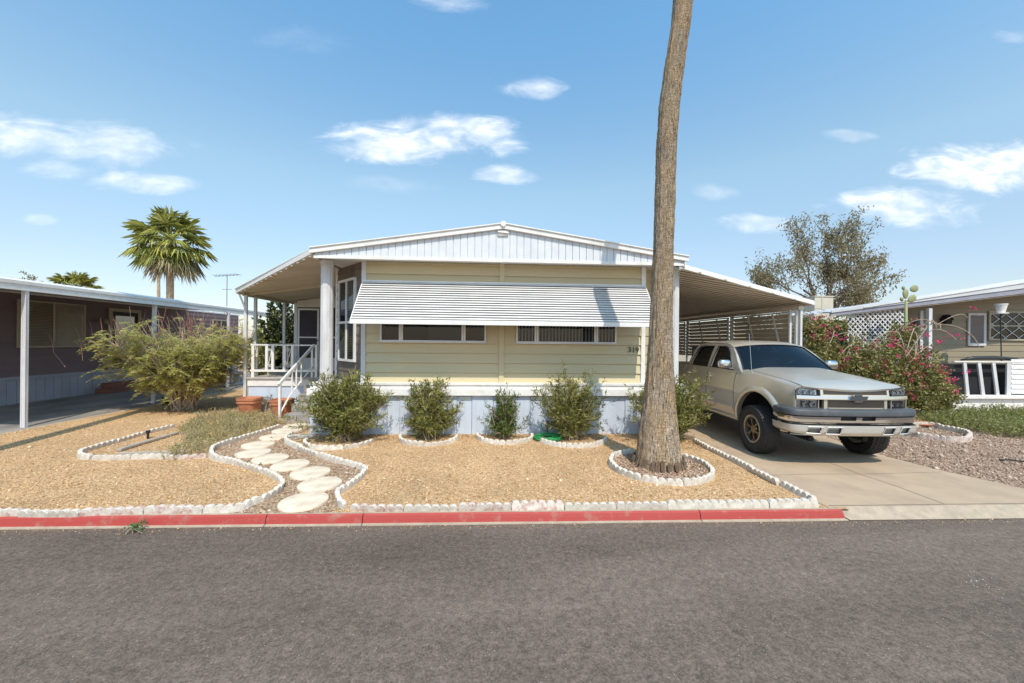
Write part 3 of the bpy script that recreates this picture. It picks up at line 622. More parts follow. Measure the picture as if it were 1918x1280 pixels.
mb.lathe([(.0, -.05), (.055, -.05), (.06, 0), (.05, .05), (0, .05)], (XC, GY - .03, ZRI + .005), axis='y', seg=16)
mb.build('rake_fascia', WHITE, home, bevel=.003)
mb = MB(); mb.box(GXL, GXR, GY - .005, GY + .028, ZG - .055, ZG + .006); mb.build('gable_band', WHITE, home, bevel=.003)
mb = MB(); mb.box(XC - .10, XC + .10, GY - .02, GY + .012, ZRI - .22, ZRI - .115); mb.prism([(XC - .11, GY - .05, ZRI - .16), (XC + .11, GY - .05, ZRI - .18), (XC + .11, GY + .01, ZRI - .14), (XC - .11, GY + .01, ZRI - .12)], (0, 0, .01)); mb.build('ridge_vent', WHITE, home)
# soffit: pans running back
mb = MB(); x = GXL + .05
while x < GXR - .1:
    mb.box(x, x + .196, GY + .034, Y0 + 1.2 if (x < XL - .1 or x > XR) else Y0 - .04, ZG - .006, ZG + .012); x += .2
mb.quad((GXL, GY + .03, ZG + .014), (GXL, 24, ZG + .014), (GXR, 24, ZG + .014), (GXR, GY + .03, ZG + .014)); mb.build('soffit', WHITE2, home)
mb = MB()
for xa, xb in ((GXL - .06, XC), (XC, GXR + .08)):
    za, zb = (rz(GXL), ZRI) if xa < XC - 1 else (ZRI, rz(GXR)); mb.prism([(xa, GY + .02, za + .012), (xb, GY + .02, zb + .012), (xb, GY + .02, zb + .026), (xa, GY + .02, za + .026)], (0, 16.4, 0))
mb.prism([(GXL - .06, 24.2, ZG), (GXR + .08, 24.2, ZG), (GXR + .08, 24.2, rz(GXR)), (XC, 24.2, ZRI), (GXL - .06, 24.2, rz(GXL))], (0, .05, 0))
mb.box(GXL - .07, GXL - .03, GY + .08, 24.2, ZG - .02, rz(GXL) + .01); mb.box(GXR + .04, GXR + .08, GY + .08, 24.2, ZG - .02, rz(GXR) + .0)
mb.build('roof', WHITE2, home)
# corner columns: fluted round
def column(cx, cy, z0, z1, r=.125):
    mb = MB(); n = 48
    for k, (z, s) in enumerate(((z0, 1.12), (z0 + .05, 1.12), (z0 + .06, 1.0), (z1 - .10, .96), (z1 - .09, 1.1), (z1, 1.12))):
        for j in range(n):
            a = 2 * math.pi * j / n; rr = r * s * (1 - (.05 if (j % 4 == 0 and 1 < k < 4) else 0)); mb.v.append((cx + rr * math.cos(a), cy + rr * math.sin(a), z))
    for k in range(5):
        for j in range(n): mb.f.append((k * n + j, k * n + (j + 1) % n, (k + 1) * n + (j + 1) % n, (k + 1) * n + j)); mb.m.append(0)
    return mb.build('column', GREYW, home)
column(-3.39, Y0 - .01, 1.077, 3.59); column(4.0, Y0 - .01, 1.077, 3.59, .10)
# front windows
def window(x0, x1, z0, z1, mull, blinds, parent, lab=None):
    fr = MB(); y = Y0 - .062; t = .032
    fr.box(x0, x0 + t, y, Y0 - .018, z0, z1); fr.box(x1 - t, x1, y, Y0 - .018, z0, z1); fr.box(x0 + t, x1 - t, y, Y0 - .018, z0, z0 + t); fr.box(x0 + t, x1 - t, y, Y0 - .018, z1 - t, z1)
    for m_ in mull: fr.box(m_ - .045, m_ - .003, y + .006, Y0 - .018, z0 + t, z1 - t); fr.box(m_ + .003, m_ + .040, y - .003, Y0 - .018, z0 + t + .001, z1 - t - .001)
    fr.box(x0 - .02, x1 + .02, y - .025, Y0 - .018, z0 - .018, z0 - .001)
    f = fr.build('window', WHITE2, parent, bevel=.002)
    if lab: f['label'] = lab
    b = MB(); b.box(x0 + t, x1 - t, Y0 - .030, Y0 - .0215, z0 + t, z1 - t); b.build('recess', DARK, f)
    s = MB(); x = x0 + t + .03
    while x < x1 - t - .03:
        if blinds(x) > random.random():
            a = random.uniform(-.3, .3) + blinds(x) * .0; wv = .018; s.prism([(x - wv, Y0 - .034 - .004 * a, z0 + t + .01), (x + wv * .4, Y0 - .038 + .004 * a, z0 + t + .01), (x + wv * .4, Y0 - .038 + .004 * a, z1 - t), (x - wv, Y0 - .034 - .004 * a, z1 - t)], (0, .0015, 0))
        x += .072
    if s.v: s.build('blinds', BLIND, f)
    p = MB(); p.quad((x0 + t, Y0 - .046, z0 + t), (x1 - t, Y0 - .046, z0 + t), (x1 - t, Y0 - .046, z1 - t), (x0 + t, Y0 - .046, z1 - t)); p.build('pane', GLASS, f)
window(-2.29, -.09, 1.925, 2.92, [-1.86, -.56], lambda x: .0, home, 'wide left window with dark curtained panes')
window(.55, 2.71, 1.925, 2.92, [.985, 2.27], lambda x: 1.0, home, 'wide right window with white vertical blinds')
# curtains of the left window side panes
f = [c for c in home.children if c.name.startswith('window')][0]
CURT = M('brown_curtain', (.10, .075, .055), .9, col2=(.07, .055, .045), vs=8)
for (a, b) in ((-2.25, -1.92), (-.50, -.13)):
    mb = MB(); mb.grid(lambda u, v: (a + (b - a) * u, Y0 - .036 + .003 * math.sin(u * 30), 1.96 + .9 * v), 40, 1, flip=False); mb.build('curtain', CURT, f)
mb = MB(); mb.box(-1.3, -.62, Y0 - .0345, Y0 - .031, 1.96, 2.86); mb.build('panel_behind_glass', M('dim_interior', (.085, .09, .10), .8), f)
# corrugated awning: stepped slats, each lip shading a recessed strip under it
AX0, AX1, AZ0, AZ1, AYo = -2.66, 3.34, 2.345, 3.165, .74
mb = MB(); n = 16; dz = (AZ1 - AZ0) / n; dyy = (AYo - .06) / n
for i in range(n):
    zt = AZ1 - i * dz; yt = Y0 - .06 - i * dyy
    a0, a1 = AX0 + .02 - 0 * i, AX1 - .02
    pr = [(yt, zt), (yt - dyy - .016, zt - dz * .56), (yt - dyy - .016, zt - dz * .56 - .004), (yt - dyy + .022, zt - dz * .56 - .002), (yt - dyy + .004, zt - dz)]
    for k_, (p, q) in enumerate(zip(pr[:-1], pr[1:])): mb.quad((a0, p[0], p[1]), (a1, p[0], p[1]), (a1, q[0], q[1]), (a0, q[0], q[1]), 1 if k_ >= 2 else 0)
aw = mb.build('window_awning', [WHITE2, M('awning_recess_shade', (.30, .27, .235), .6)], home)  # second material paints extra shade into the recessed strips under the lips
mb = MB(); yb = Y0 - AYo - .018
mb.box(AX0, AX1, yb - .012, yb + .03, AZ0 - .085, AZ0 + .004); mb.build('awning_band', WHITE2, aw, bevel=.003)
mb = MB()
for x in (AX0 + .004, AX1 - .019):
    mb.prism([(x, Y0 - .035, AZ1 + .01), (x, Y0 - .075, AZ1 + .01), (x, yb + .0, AZ0 + .006), (x, yb + .045, AZ0 - .06)], (.015, 0, 0))
mb.box(AX0, AX1, Y0 - .075, Y0 - .034, AZ1 - .0, AZ1 + .03); mb.build('awning_frame', WHITE2, aw)
# bay window, tall, on the slanted wall
d = (Vector((XL, Y0)) - Vector(BL)); Ln = d.length; d.normalize(); nb = Vector((d.y, -d.x))
def bp(s, o, z): q = Vector(BL) + d * s + nb * o; return Vector((q.x, q.y, z))
fr = MB(); s0, s1, z0, z1 = .24, 1.10, 1.50, 3.27
up = Vector((nb.x, nb.y, 0))
for (a, b) in (((s0, z0), (s0, z1)), ((s1, z0), (s1, z1)), (((s0 + s1) / 2, z0), ((s0 + s1) / 2, z1))): fr.bar(bp(a[0], .045, a[1]), bp(b[0], .045, b[1]), .045, .05, up)
for z in (z0, 2.34, z1): fr.bar(bp(s0 - .022, .047, z), bp(s1 + .022, .047, z), .05, .05, up)
bw = fr.build('bay_window', WHITE2, home)
mb = MB(); mb.quad(bp(s0, .029, z0), bp(s1, .029, z0), bp(s1, .029, z1), bp(s0, .029, z1)); mb.build('recess', DARK, bw)
mb = MB(); z = z0 + .04
while z < z1 - .03: mb.quad(bp((s0 + s1) / 2 + .03, .034, z), bp(s1 - .03, .034, z), bp(s1 - .03, .037, z + .022), bp((s0 + s1) / 2 + .03, .037, z + .022)); z += .036
mb.quad(bp(s0 + .03, .034, z0 + .03), bp((s0 + s1) / 2 - .03, .034, z0 + .03), bp((s0 + s1) / 2 - .03, .034, 2.1), bp(s0 + .03, .034, 1.9)); mb.build('blinds', BLIND, bw)
mb = MB(); mb.quad(bp(s0, .043, z0), bp(s1, .043, z0), bp(s1, .043, z1), bp(s0, .043, z1)); mb.build('pane', GLASS, bw)
# house number
def text(s, size, loc, mat, parent, name, tilt=0, ext=.004):
    cu_ = bpy.data.curves.new(name, 'FONT'); cu_.body = s; cu_.size = size; cu_.extrude = ext; cu_.align_x = 'CENTER'
    t = bpy.data.objects.new('t', cu_); C.objects.link(t); bpy.context.view_layer.update(); me = bpy.data.meshes.new_from_object(t.evaluated_get(bpy.context.evaluated_depsgraph_get())); bpy.data.objects.remove(t)
    me.materials.clear(); me.materials.append(mat); me.transform(Matrix.Translation(Vector(loc) - ORG[parent.name]) @ Matrix.Rotation(tilt, 4, 'Y') @ Matrix.Rotation(R(90), 4, 'X')); me.name = name
    return link(name, me, parent)
for ch, x, z, tl in (('3', 1179.5, 660, R(-2)), ('1', 1187.0, 660.5, R(-3)), ('9', 1193.5, 660.8, R(2))):
    q = P(x, z, Y0 - .03); text(ch, .170, (q.x, Y0 - .028, q.z), PLAS, home, 'house_number_digit', tl)

# ================================================================== CARPORT
cp = empty('carport', (5.7, 9.0, 0), 'white carport with ribbed roof and louvred side panels over the pickup', 'carport')
CX0, CX1, CYb = 4.05, 7.78, 22.0
ca, cb = (4.05, 8.0), (7.84, 9.10); z_in, z_out = 3.52, 2.93
def cz(x): return z_in + (z_out - z_in) * (x - CX0) / (CX1 - CX0)
mb = MB(); k = 0
yy = 8.05
while yy < CYb:
    y1 = yy + .20
    def clip(y):  # where the slanted front edge cuts the rib
        return ca[0] + (cb[0] - ca[0]) * min(max((y - ca[1]) / (cb[1] - ca[1]), 0), 1)
    xa = clip(yy + .1)
    for (o0, o1, zz) in ((0, .15, 0), (.15, .2, .045)):
        xe = clip(yy + (o0 + o1) / 2); 
        if xe > CX0 + .02: mb.prism([(CX0, yy + o0, cz(CX0) + zz), (xe, yy + o0, cz(xe) + zz), (xe, yy + o1, cz(xe) + zz), (CX0, yy + o1, cz(CX0) + zz)], (0, 0, .012))
    xe = clip(yy + .15)
    if xe > CX0 + .05: mb.quad((CX0, yy + .15, cz(CX0)), (xe, yy + .15, cz(xe)), (xe, yy + .15, cz(xe) + .05), (CX0, yy + .15, cz(CX0) + .05)); mb.quad((CX0, yy + .2, cz(CX0)), (xe, yy + .2, cz(xe)), (xe, yy + .2, cz(xe) + .05), (CX0, yy + .2, cz(CX0) + .05))
    yy = y1
mb.build('roof', PAN, cp)
mb = MB(); A, B = Vector((ca[0], ca[1], z_in + .01)), Vector((cb[0], cb[1], z_out + .01))
mb.bar(A + Vector((0, -.02, 0)), B + Vector((.03, -.02, 0)), .05, .06); mb.bar(A + Vector((0, .03, .055)), B + Vector((.04, .03, .055)), .09, .045)
mb.box(CX1, CX1 + .09, 9.06, CYb, z_out - .03, z_out + .075); mb.build('fascia', WHITE, cp, bevel=.004)
PX_ = 7.56
mb = MB(); mb.box(PX_ - .05, PX_ + .07, 9.1, CYb, z_out - .13, z_out - .045); mb.build('beam', PAN, cp)
for y in (9.22, 11.85, 14.6, 17.4):
    mb = MB(); mb.bar((PX_ + .02, y, 0), (PX_ + .02, y, z_out - .13), .085 if y > 9.5 else .11, .06); mb.build('post', WHITE, cp, bevel=.004)
mb = MB(); mb.bar((PX_ - .10, 9.32, 0), (PX_ - .10, 9.32, z_out - .12), .05, .05); mb.bar((PX_ + .03, 9.14, 0), (PX_ + .03, 9.14, z_out - .12), .05, .05); mb.build('post', GREYW, cp)
LOUV = M('louvre_paint', (.52, .43, .31), .6, col2=(.44, .36, .27), vs=2)
for (ya, yb) in ((9.4, 11.75), (11.95, 14.5), (14.7, 17.3)):
    mb = MB(); z = 1.55
    while z < 2.70: mb.prism([(PX_ + .055, ya, z), (PX_ - .030, ya, z + .085), (PX_ - .026, ya, z + .092), (PX_ + .059, ya, z + .007)], (0, yb - ya, 0)); mb.prism([(PX_ - .030, ya, z + .085), (PX_ - .030, ya, z + .105), (PX_ - .024, ya, z + .105), (PX_ - .024, ya, z + .085)], (0, yb - ya, 0)); z += .118
    lp = mb.build('louvre_panel', LOUV, cp)
    mb = MB(); mb.bar((PX_ - .03, ya, 2.76), (PX_ - .03, yb, 2.76), .05, .035); mb.bar((PX_ - .03, ya, 1.52), (PX_ - .03, yb, 1.52), .06, .06)
    mb.bar((PX_ - .03, ya + .02, 1.5), (PX_ - .03, ya + .02, 2.76), .04, .04); mb.bar((PX_ - .03, yb - .02, 1.5), (PX_ - .03, yb - .02, 2.76), .04, .04)
    mb.build('frame', GREYW, lp)
    for f_ in (.08, .50):
        mb = MB(); y = ya + (yb - ya) * f_; mb.bar((PX_ - .05, y + .42, 2.76), (PX_ - .05, y, 1.5), .055, .02, (1, 0, 0)); mb.build('slanted_brace', WHITE, lp)
# low back wall below the louvres
mb = MB(); mb.box(PX_ + .0, PX_ + .04, 9.5, CYb, 0, 1.0); mb.build('low_wall', GREYW, cp)
mb = MB(); mb.box(4.4, PX_ - .1, 21.6, 21.7, 0, 2.9); mb.build('shed_wall', DARK, cp); mb = MB(); mb.box(4.4, PX_ - .12, 17.2, 17.5, 1.52, 1.66); mb.build('cross_beam', PAN, cp)

# ================================================================== PORCH
po = empty('porch', (-5.2, 10.9, 0), 'white porch deck with steps, railings and slanted roof at the left of the home', 'porch')
DX0, DX1, DY0, DY1, DZ = -6.52, -3.70, 10.90, 13.30, .92
mb = MB(); mb.box(DX0 - .03, DX1, DY0 - .04, DY1, DZ - .05, DZ)
mb.build('deck_floor', DECKM, po, bevel=.006)
mb = MB(); mb.box(DX0, -4.88, DY0, DY0 + .04, DZ - .24, DZ - .052); mb.box(DX0 - .012, DX0 - .0, DY0, DY1, DZ - .24, DZ - .052); mb.build('deck_fascia', WHITE, po, bevel=.003)
mb = MB()
for a, b in ((DX0, -5.72), (-5.715, -4.89)): mb.box(a + .002, b - .002, DY0 + .03, DY0 + .06, -.01, DZ - .242)
mb.box(DX0 + .005, DX0 + .03, DY0 + .062, DY1, -.01, DZ - .242); mb.build('deck_skirting', SKIRT, po)
for i in range(5):
    zt = DZ * (i + 1) / 5 - .003; y = 9.45 + i * .36; mb = MB(); mb.box(-4.82 - .02 * i, -3.72, y, DY0 + .02 - .001 * i if i < 4 else DY0 - .042, DZ * i / 5 - (.01 if i == 0 else 0), zt - (.0 if i < 4 else .004)); mb.build('step', STEPM, po, bevel=.012)
def rail_post(x, y, z0, z1, wd=.07): 
    mb = MB(); mb.bar((x, y, z0), (x, y, z1), wd, wd * .6); return mb
mb = MB(); mb.bar((DX0 + .05, DY0 + .05, 1.79), (-4.72, DY0 + .05, 1.79), .055, .035); mb.bar((DX0 + .05, DY0 + .05, DZ + .17), (-4.75, DY0 + .05, DZ + .17), .05, .06)
mb.bar((DX0 + .03, DY0 + .08, 1.79), (DX0 + .03, DY1, 1.79), .035, .05); mb.bar((DX0 + .03, DY0 + .08, DZ + .17), (DX0 + .03, DY1, DZ + .17), .05, .05); rl = mb.build('railing', WHITE, po, bevel=.003)
for x, z0, wd in ((DX0 + .10, DZ, .07), (-6.06, DZ + .2, .065), (-5.90, DZ + .2, .065), (-5.59, DZ + .2, .07), (-5.38, DZ + .2, .07), (-4.86, DZ, .05), (-4.75, DZ, .06)):
    rail_post(x, DY0 + .05, z0, 1.775, wd).build('baluster', WHITE, rl)
for y in (11.25, 11.8, 12.1, 12.65, 12.9):
    mb = MB(); mb.bar((DX0 + .03, y, DZ), (DX0 + .03, y, 1.77), .045, .045); mb.build('baluster', WHITE, rl)
# wrought scrolls between balusters
def scroll(x, z0, z1, wd, y):
    mb = MB(); pts = []
    for i in range(41):
        t = i / 40; s = t * 2 - 1
        zc = (z0 + z1) / 2 + s * (z1 - z0) * .32; xx = x + math.sin(s * math.pi * .5) * wd * .30
        pts.append((xx, y, zc))
    def spiral(cx, cz, r, a0, sg): return [(cx + r * (1 - .75 * k / 18) * math.cos(a0 + sg * k * .42), y, cz + r * (1 - .75 * k / 18) * math.sin(a0 + sg * k * .42)) for k in range(19)]
    r = wd * .42
    a = spiral(pts[-1][0] - r, pts[-1][2], r, 0, 1); b = spiral(pts[0][0] + r, pts[0][2], r, math.pi, 1)
    mb.tube(b[::-1] + pts[1:-1] + a, .008, 6); return mb
scroll(-5.485, DZ + .2, 1.77, .14, DY0 + .05).build('scroll', WHITE, rl)
scroll(-5.98, DZ + .2, 1.77, .10, DY0 + .06).build('scroll', WHITE, rl)
# handrail of the steps
mb = MB(); hp = [(-5.11, 9.74, .84), (-4.80, DY0 + .03, 1.80)]
mb.bar(hp[0], hp[1], .05, .07); hr = mb.build('handrail', WHITE, po, bevel=.004)
mb = MB(); mb.bar((-5.10, 9.79, 0), (-5.10, 9.79, .87), .05, .05); mb.lathe([(0, 0), (.05, 0), (.05, .012), (0, .012)], (-5.10, 9.79, .0), seg=12); mb.build('rail_post', WHITE, hr)
mb = MB(); mb.tube([(-5.10, 9.79, .12), (-5.02, 10.05, .50), (-4.97, 10.25, .68), (-4.90, 10.6, .95), (-4.82, DY0 + .05, 1.25)], .02, 8); mb.build('lower_rail', WHITE, hr)
for y, a, b in ((10.16, .60, 1.16), (10.30, .70, 1.27), (10.46, .82, 1.40)): mb = MB(); xq = -5.11 + .27 * (y - 9.74); mb.bar((xq, y, a), (xq, y, b), .035, .02); mb.build('baluster', WHITE, hr)
# roof with the slanted front edge
A, B = Vector((-3.50, 7.88, 3.64)), Vector((-6.80, 10.90, 3.20)); YB = 20.0
def pz(x): return A.z + (B.z - A.z) * (x - A.x) / (B.x - A.x)
mb = MB(); yy = A.y
def pclip(y): return A.x + (B.x - A.x) * min(max((y - A.y) / (B.y - A.y), 0), 1)
while yy < YB:
    xe = pclip(yy + .1)
    if xe < A.x - .03:
        mb.prism([(A.x, yy + .004, pz(A.x)), (xe, yy + .004, pz(xe)), (xe, yy + .196, pz(xe)), (A.x, yy + .196, pz(A.x))], (0, 0, .012))
        mb.quad((A.x, yy + .196, pz(A.x)), (xe, yy + .196, pz(xe)), (xe, yy + .196, pz(xe) + .03), (A.x, yy + .196, pz(A.x) + .03)); mb.quad((A.x, yy + .194, pz(A.x) + .03), (xe, yy + .194, pz(xe) + .03), (xe, yy + .206, pz(xe) + .03), (A.x, yy + .206, pz(A.x) + .03))
    yy += .2
mb.build('roof', PAN, po)
mb = MB(); mb.bar(A + Vector((-.03, -.03, .03)), B + Vector((-.02, -.03, .03)), .045, .12); mb.bar(A + Vector((0, -.055, .085)), B + Vector((-.03, -.055, .085)), .05, .025)
mb.box(B.x - .05, B.x, B.y, YB, B.z - .035, B.z + .085); mb.build('fascia', WHITE, po, bevel=.004)
mb = MB(); mb.box(B.x + .05, B.x + .10, B.y + .1, DY1, B.z - .08, B.z - .005); mb.bar((B.x + .1, 11.25, B.z - .02), (-3.7, 11.25, pz(-3.7) - .02), .06, .05); mb.build('beam', PAN, po)
for (x, y) in ((-6.66, 11.02), (-6.64, 11.42), (-6.66, 13.0)):
    mb = MB(); mb.bar((x, y, 0), (x, y, B.z - .06), .075, .06); mb.build('post', GREYW if y > 11 else WHITE, po, bevel=.004)
mb = MB(); mb.bar((-6.80, 10.95, B.z - .03), (-6.67, 11.0, B.z - .42), .05, .04); mb.build('brace', WHITE, po)
# screened room at the back of the deck
RX0 = -6.50
mb = MB()
mb.box(RX0, RX0 + .10, DY1, DY1 + .08, DZ, 3.16)
mb.prism([(RX0 + .1, DY1, 3.02), (-3.7, DY1, 3.02), (-3.7, DY1, pz(-3.7) - .01), (RX0 + .1, DY1, pz(RX0) - .01)], (0, .06, 0))
for x in (-5.66, -4.86, -4.1): mb.box(x, x + .07, DY1, DY1 + .07, DZ, 3.02)
mb.box(-5.59, -3.7, DY1 + .001, DY1 + .06, DZ, DZ + .42); mb.box(-5.59, -3.7, DY1 + .001, DY1 + .06, 2.0, 2.05)
mb.build('screen_wall', WHITE, po)
mb = MB(); mb.box(RX0 + .1, -3.7, DY1 + .062, DY1 + .07, DZ, 3.02); mb.box(RX0, RX0 + .02, DY1 + .1, YB, DZ, 3.2); mb.build('screen_mesh', SCREEN, po)
mb = MB(); x0, x1 = RX0 + .13, -5.68
mb.box(x0, x0 + .06, DY1 - .03, DY1 + .0, DZ + .02, 2.98); mb.box(x1 - .06, x1, DY1 - .03, DY1 + .0, DZ + .02, 2.98); mb.box(x0 + .06, x1 - .06, DY1 - .03, DY1, 2.92, 2.98); mb.box(x0 + .06, x1 - .06, DY1 - .03, DY1, 2.0, 2.04)
mb.box(x0 + .06, x1 - .06, DY1 - .03, DY1 + 0, DZ + .02, DZ + .42); dr = mb.build('screen_door', WHITE2, po, bevel=.003)
mb = MB(); mb.box(x0 + .06, x1 - .06, DY1 - .012, DY1 - .006, DZ + .42, 2.92); mb.build('mesh', SCREEN, dr)
mb = MB(); mb.lathe([(0, -.04), (.02, -.03), (.02, -.01), (.01, 0)], (x1 - .03, DY1 - .035, DZ + 1.0), axis='y', seg=12); mb.build('handle', BLACK, dr)
# ================================================================== LEFT NEIGHBOUR
NX = -13.70
ln = empty('brown_mobile_home', (NX, 11, 0), 'dark brown mobile home with grey skirting on the left', 'house')
mb = MB(); lap(mb, (NX, 22), (NX, 2.0), .78, 3.2, .20, .022); mb.quad((NX, 22, .78), (NX, 2, .78), (NX, 2, 3.2), (NX, 22, 3.2)); mb.poly([(NX, 2, .78), (NX - 6, 2, .78), (NX - 6, 2, 3.2), (NX, 2, 3.2)]); mb.poly([(NX, 22, .78), (NX - 6, 22, .78), (NX - 6, 22, 3.2), (NX, 22, 3.2)])
# side door of plan runs reversed so that outward is +X
mb2 = MB(); lap(mb2, (NX, 2.0), (NX, 22), .78, 3.2, .20, .022); mb2.quad((NX, 2, .78), (NX, 22, .78), (NX, 22, 3.2), (NX, 2, 3.2)); mb2.quad((NX, 2, .78), (NX - 6, 2, .78), (NX - 6, 2, 3.2), (NX, 2, 3.2)); mb2.quad((NX, 22, .78), (NX - 6, 22, .78), (NX - 6, 22, 3.2), (NX, 22, 3.2))
mb2.build('wall', BROWN, ln)
mb = MB(); boards(mb, (NX + .005, 2), (NX + .005, 22), -.01, lambda s: .70, .24, .012, .012); mb.quad((NX + .004, 2, -.01), (NX + .004, 22, -.01), (NX + .004, 22, .7), (NX + .004, 2, .7)); mb.box(NX, NX + .05, 2, 22, .70, .785)
mb.build('skirting', M('grey_skirting', (.40, .41, .47), .6, col2=(.34, .35, .41), vs=2), ln)
def side_window(y0, y1, z0, z1, parent, fm, bl=True, name='window'):
    mb = MB(); t = .05; X = NX + .022
    mb.box(X, X + .04, y0, y0 + t, z0, z1); mb.box(X, X + .04, y1 - t, y1, z0, z1); mb.box(X, X + .04, y0 + t, y1 - t, z0, z0 + t); mb.box(X, X + .04, y0 + t, y1 - t, z1 - t, z1); mb.box(X, X + .035, (y0 + y1) / 2 - .03, (y0 + y1) / 2 + .03, z0 + t, z1 - t)
    f = mb.build(name, fm, parent, bevel=.003)
    mb = MB(); mb.quad((X + .002, y0, z0), (X + .002, y1, z0), (X + .002, y1, z1), (X + .002, y0, z1)); mb.build('recess', DARK if not bl else M('shaded_room', (.14, .12, .10), .8), f)
    if bl:
        mb = MB(); z = z0 + t
        while z < z1 - t: mb.quad((X + .005, y0 + t, z), (X + .005, y1 - t, z), (X + .012, y1 - t, z + .034), (X + .012, y0 + t, z + .034)); z += .045
        mb.build('blinds', BLIND2, f)
        mb = MB(); mb.quad((X + .014, (y0 + y1) / 2 + .03, z0 + t), (X + .014, y1 - t, z0 + t), (X + .014, y1 - t, z1 - t), (X + .014, (y0 + y1) / 2 + .03, z1 - t)); mb.build('shade', M('pale_shade', (.78, .68, .56), .7, col2=(.66, .57, .47), vs=3), f)
    mb = MB(); mb.quad((X + .022, y0, z0), (X + .022, y1, z0), (X + .022, y1, z1), (X + .022, y0, z1)); mb.build('pane', CLEAR, f); return f
CLEAR = thin_glass('clear_glass', (.95, .95, .95), .0)
TRIM = M('tan_window_trim', (.42, .36, .26), .6)
side_window(12.05, 13.95, 1.62, 3.04, ln, TRIM)
side_window(20.0, 21.2, 2.0, 2.9, ln, TRIM, False)
mb = MB(); X = NX + .022
mb.box(X, X + .05, 14.75, 14.87, .72, 3.02); mb.box(X, X + .05, 15.9, 16.02, .72, 3.02); mb.box(X, X + .05, 14.87, 15.9, 2.90, 3.02); d_ = mb.build('door_frame', TRIM, ln, bevel=.003)
mb = MB(); mb.box(X, X + .02, 14.87, 15.9, .72, 2.9); mb.build('door', DARK, d_)
mb = MB(); mb.box(X + .022, X + .03, 15.0, 15.75, 1.5, 2.75); mb.build('pane', thin_glass('door_glass', (.2, .2, .22), .2), d_)
mb = MB(); mb.lathe([(0, 0), (.05, 0), (.05, .02), (.02, .03), (.02, .10)], (X, 14.5, 2.55), axis='x', seg=12); mb.lathe([(0, -.09), (.05, -.09), (.085, -.02), (.07, .06), (.02, .10), (0, .10)], (X + .14, 14.5, 2.52), seg=16); mb.build('wall_lamp', M('lamp_bronze', (.35, .27, .2), .4, col2=(.2, .15, .1)), ln, smooth='angle')
mb = MB(); mb.box(NX - 6.2, NX + .02, 1.9, 22.1, 3.2, 3.26); mb.prism([(NX - 6.2, 1.9, 3.26), (NX + .02, 1.9, 3.26), (NX - 3, 1.9, 3.6)], (0, 20.2, 0)); mb.build('roof', WHITE2, ln)
mb = MB(); mb.box(NX + .03, NX + .5, 14.3, 16.2, 0, .16); mb.box(NX + .03, NX + .42, 14.5, 16.0, .16, .34)
tag(mb.build('door_step', M('brick_step', (.30, .12, .08), .85, col2=(.22, .10, .07), vs=20), None, bevel=.01), 'reddish brown doorstep box below the neighbour door on the dark slab', 'step')
# neighbour's carport
lc = empty('neighbour_carport', (-11.8, 9, 0), 'long low white awning roof on slim posts along the brown home', 'carport')
EX = -9.93
mb = MB(); yy = 7.2
while yy < 18.2:
    mb.prism([(NX, yy, 3.25), (EX - .05, yy, 3.06), (EX - .05, yy + .37, 3.06), (NX, yy + .37, 3.25)], (0, 0, .012)); mb.prism([(NX, yy + .37, 3.25), (EX - .05, yy + .37, 3.06), (EX - .05, yy + .4, 3.06), (NX, yy + .4, 3.25)], (0, 0, .05)); yy += .4
mb.build('roof', M('awning_pan', (.60, .58, .56), .5, col2=(.5, .48, .46), vs=1), lc)
mb = MB(); y0, y1 = 7.15, 18.3
mb.box(EX - .05, EX, y0, y1, 2.93, 3.10); mb.box(EX, EX + .022, y0, y1, 3.06, 3.13); mb.box(EX, EX + .018, y0, y1, 2.93, 2.965); mb.prism([(EX - .05, y0, 3.10), (EX + .02, y0, 3.13), (EX - .25, y0, 3.20), (EX - .3, y0, 3.17)], (0, y1 - y0, 0)); mb.box(NX, EX - .05, y0 - .02, y0 + .03, 2.98, 3.18); mb.build('fascia', WHITE, lc)
for (px, py) in ((45.5, 801), (288, 756), (427, 731)):
    g = G(px, py); mb = MB(); w_ = .085; mb.box(g.x - w_ / 2, g.x + w_ / 2, g.y - .03, g.y + .03, -.01, 2.93); mb.box(g.x - w_ / 2 - .006, g.x - w_ / 2 + .02, g.y - .038, g.y - .0305, 0, 2.93); mb.box(g.x + w_ / 2 - .02, g.x + w_ / 2 + .006, g.y - .038, g.y - .0305, 0, 2.93); mb.build('post', GREYW, lc, bevel=.004)
# things under it
mb = MB(); mb.lathe([(.24, 0), (.27, .02), (.30, .62), (.33, .63), (.33, .68), (.30, .70), (.10, .76), (0, .77)], (-11.25, 17.2, .55), seg=20); tag(mb.build('blue_bin', M('blue_plastic', (.02, .08, .45), .5), None, smooth='angle'), 'bright blue plastic tub behind the feathery bush under the left awning', 'tub')
mb = MB(); mb.box(-11.9, -10.6, 16.7, 17.6, 0, .08); mb.box(-11.9, -10.6, 16.7, 17.6, .47, .545)
for x in (-11.85, -10.7):
    for y in (16.75, 17.5): mb.box(x, x + .06, y, y + .06, .08, .47)
mb.box(-11.8, -10.7, 17.3, 17.34, .08, .47); tag(mb.build('storage_bench', GREYW, None, bevel=.005), 'low grey shelf bench carrying a blue tub under the left awning', 'bench')

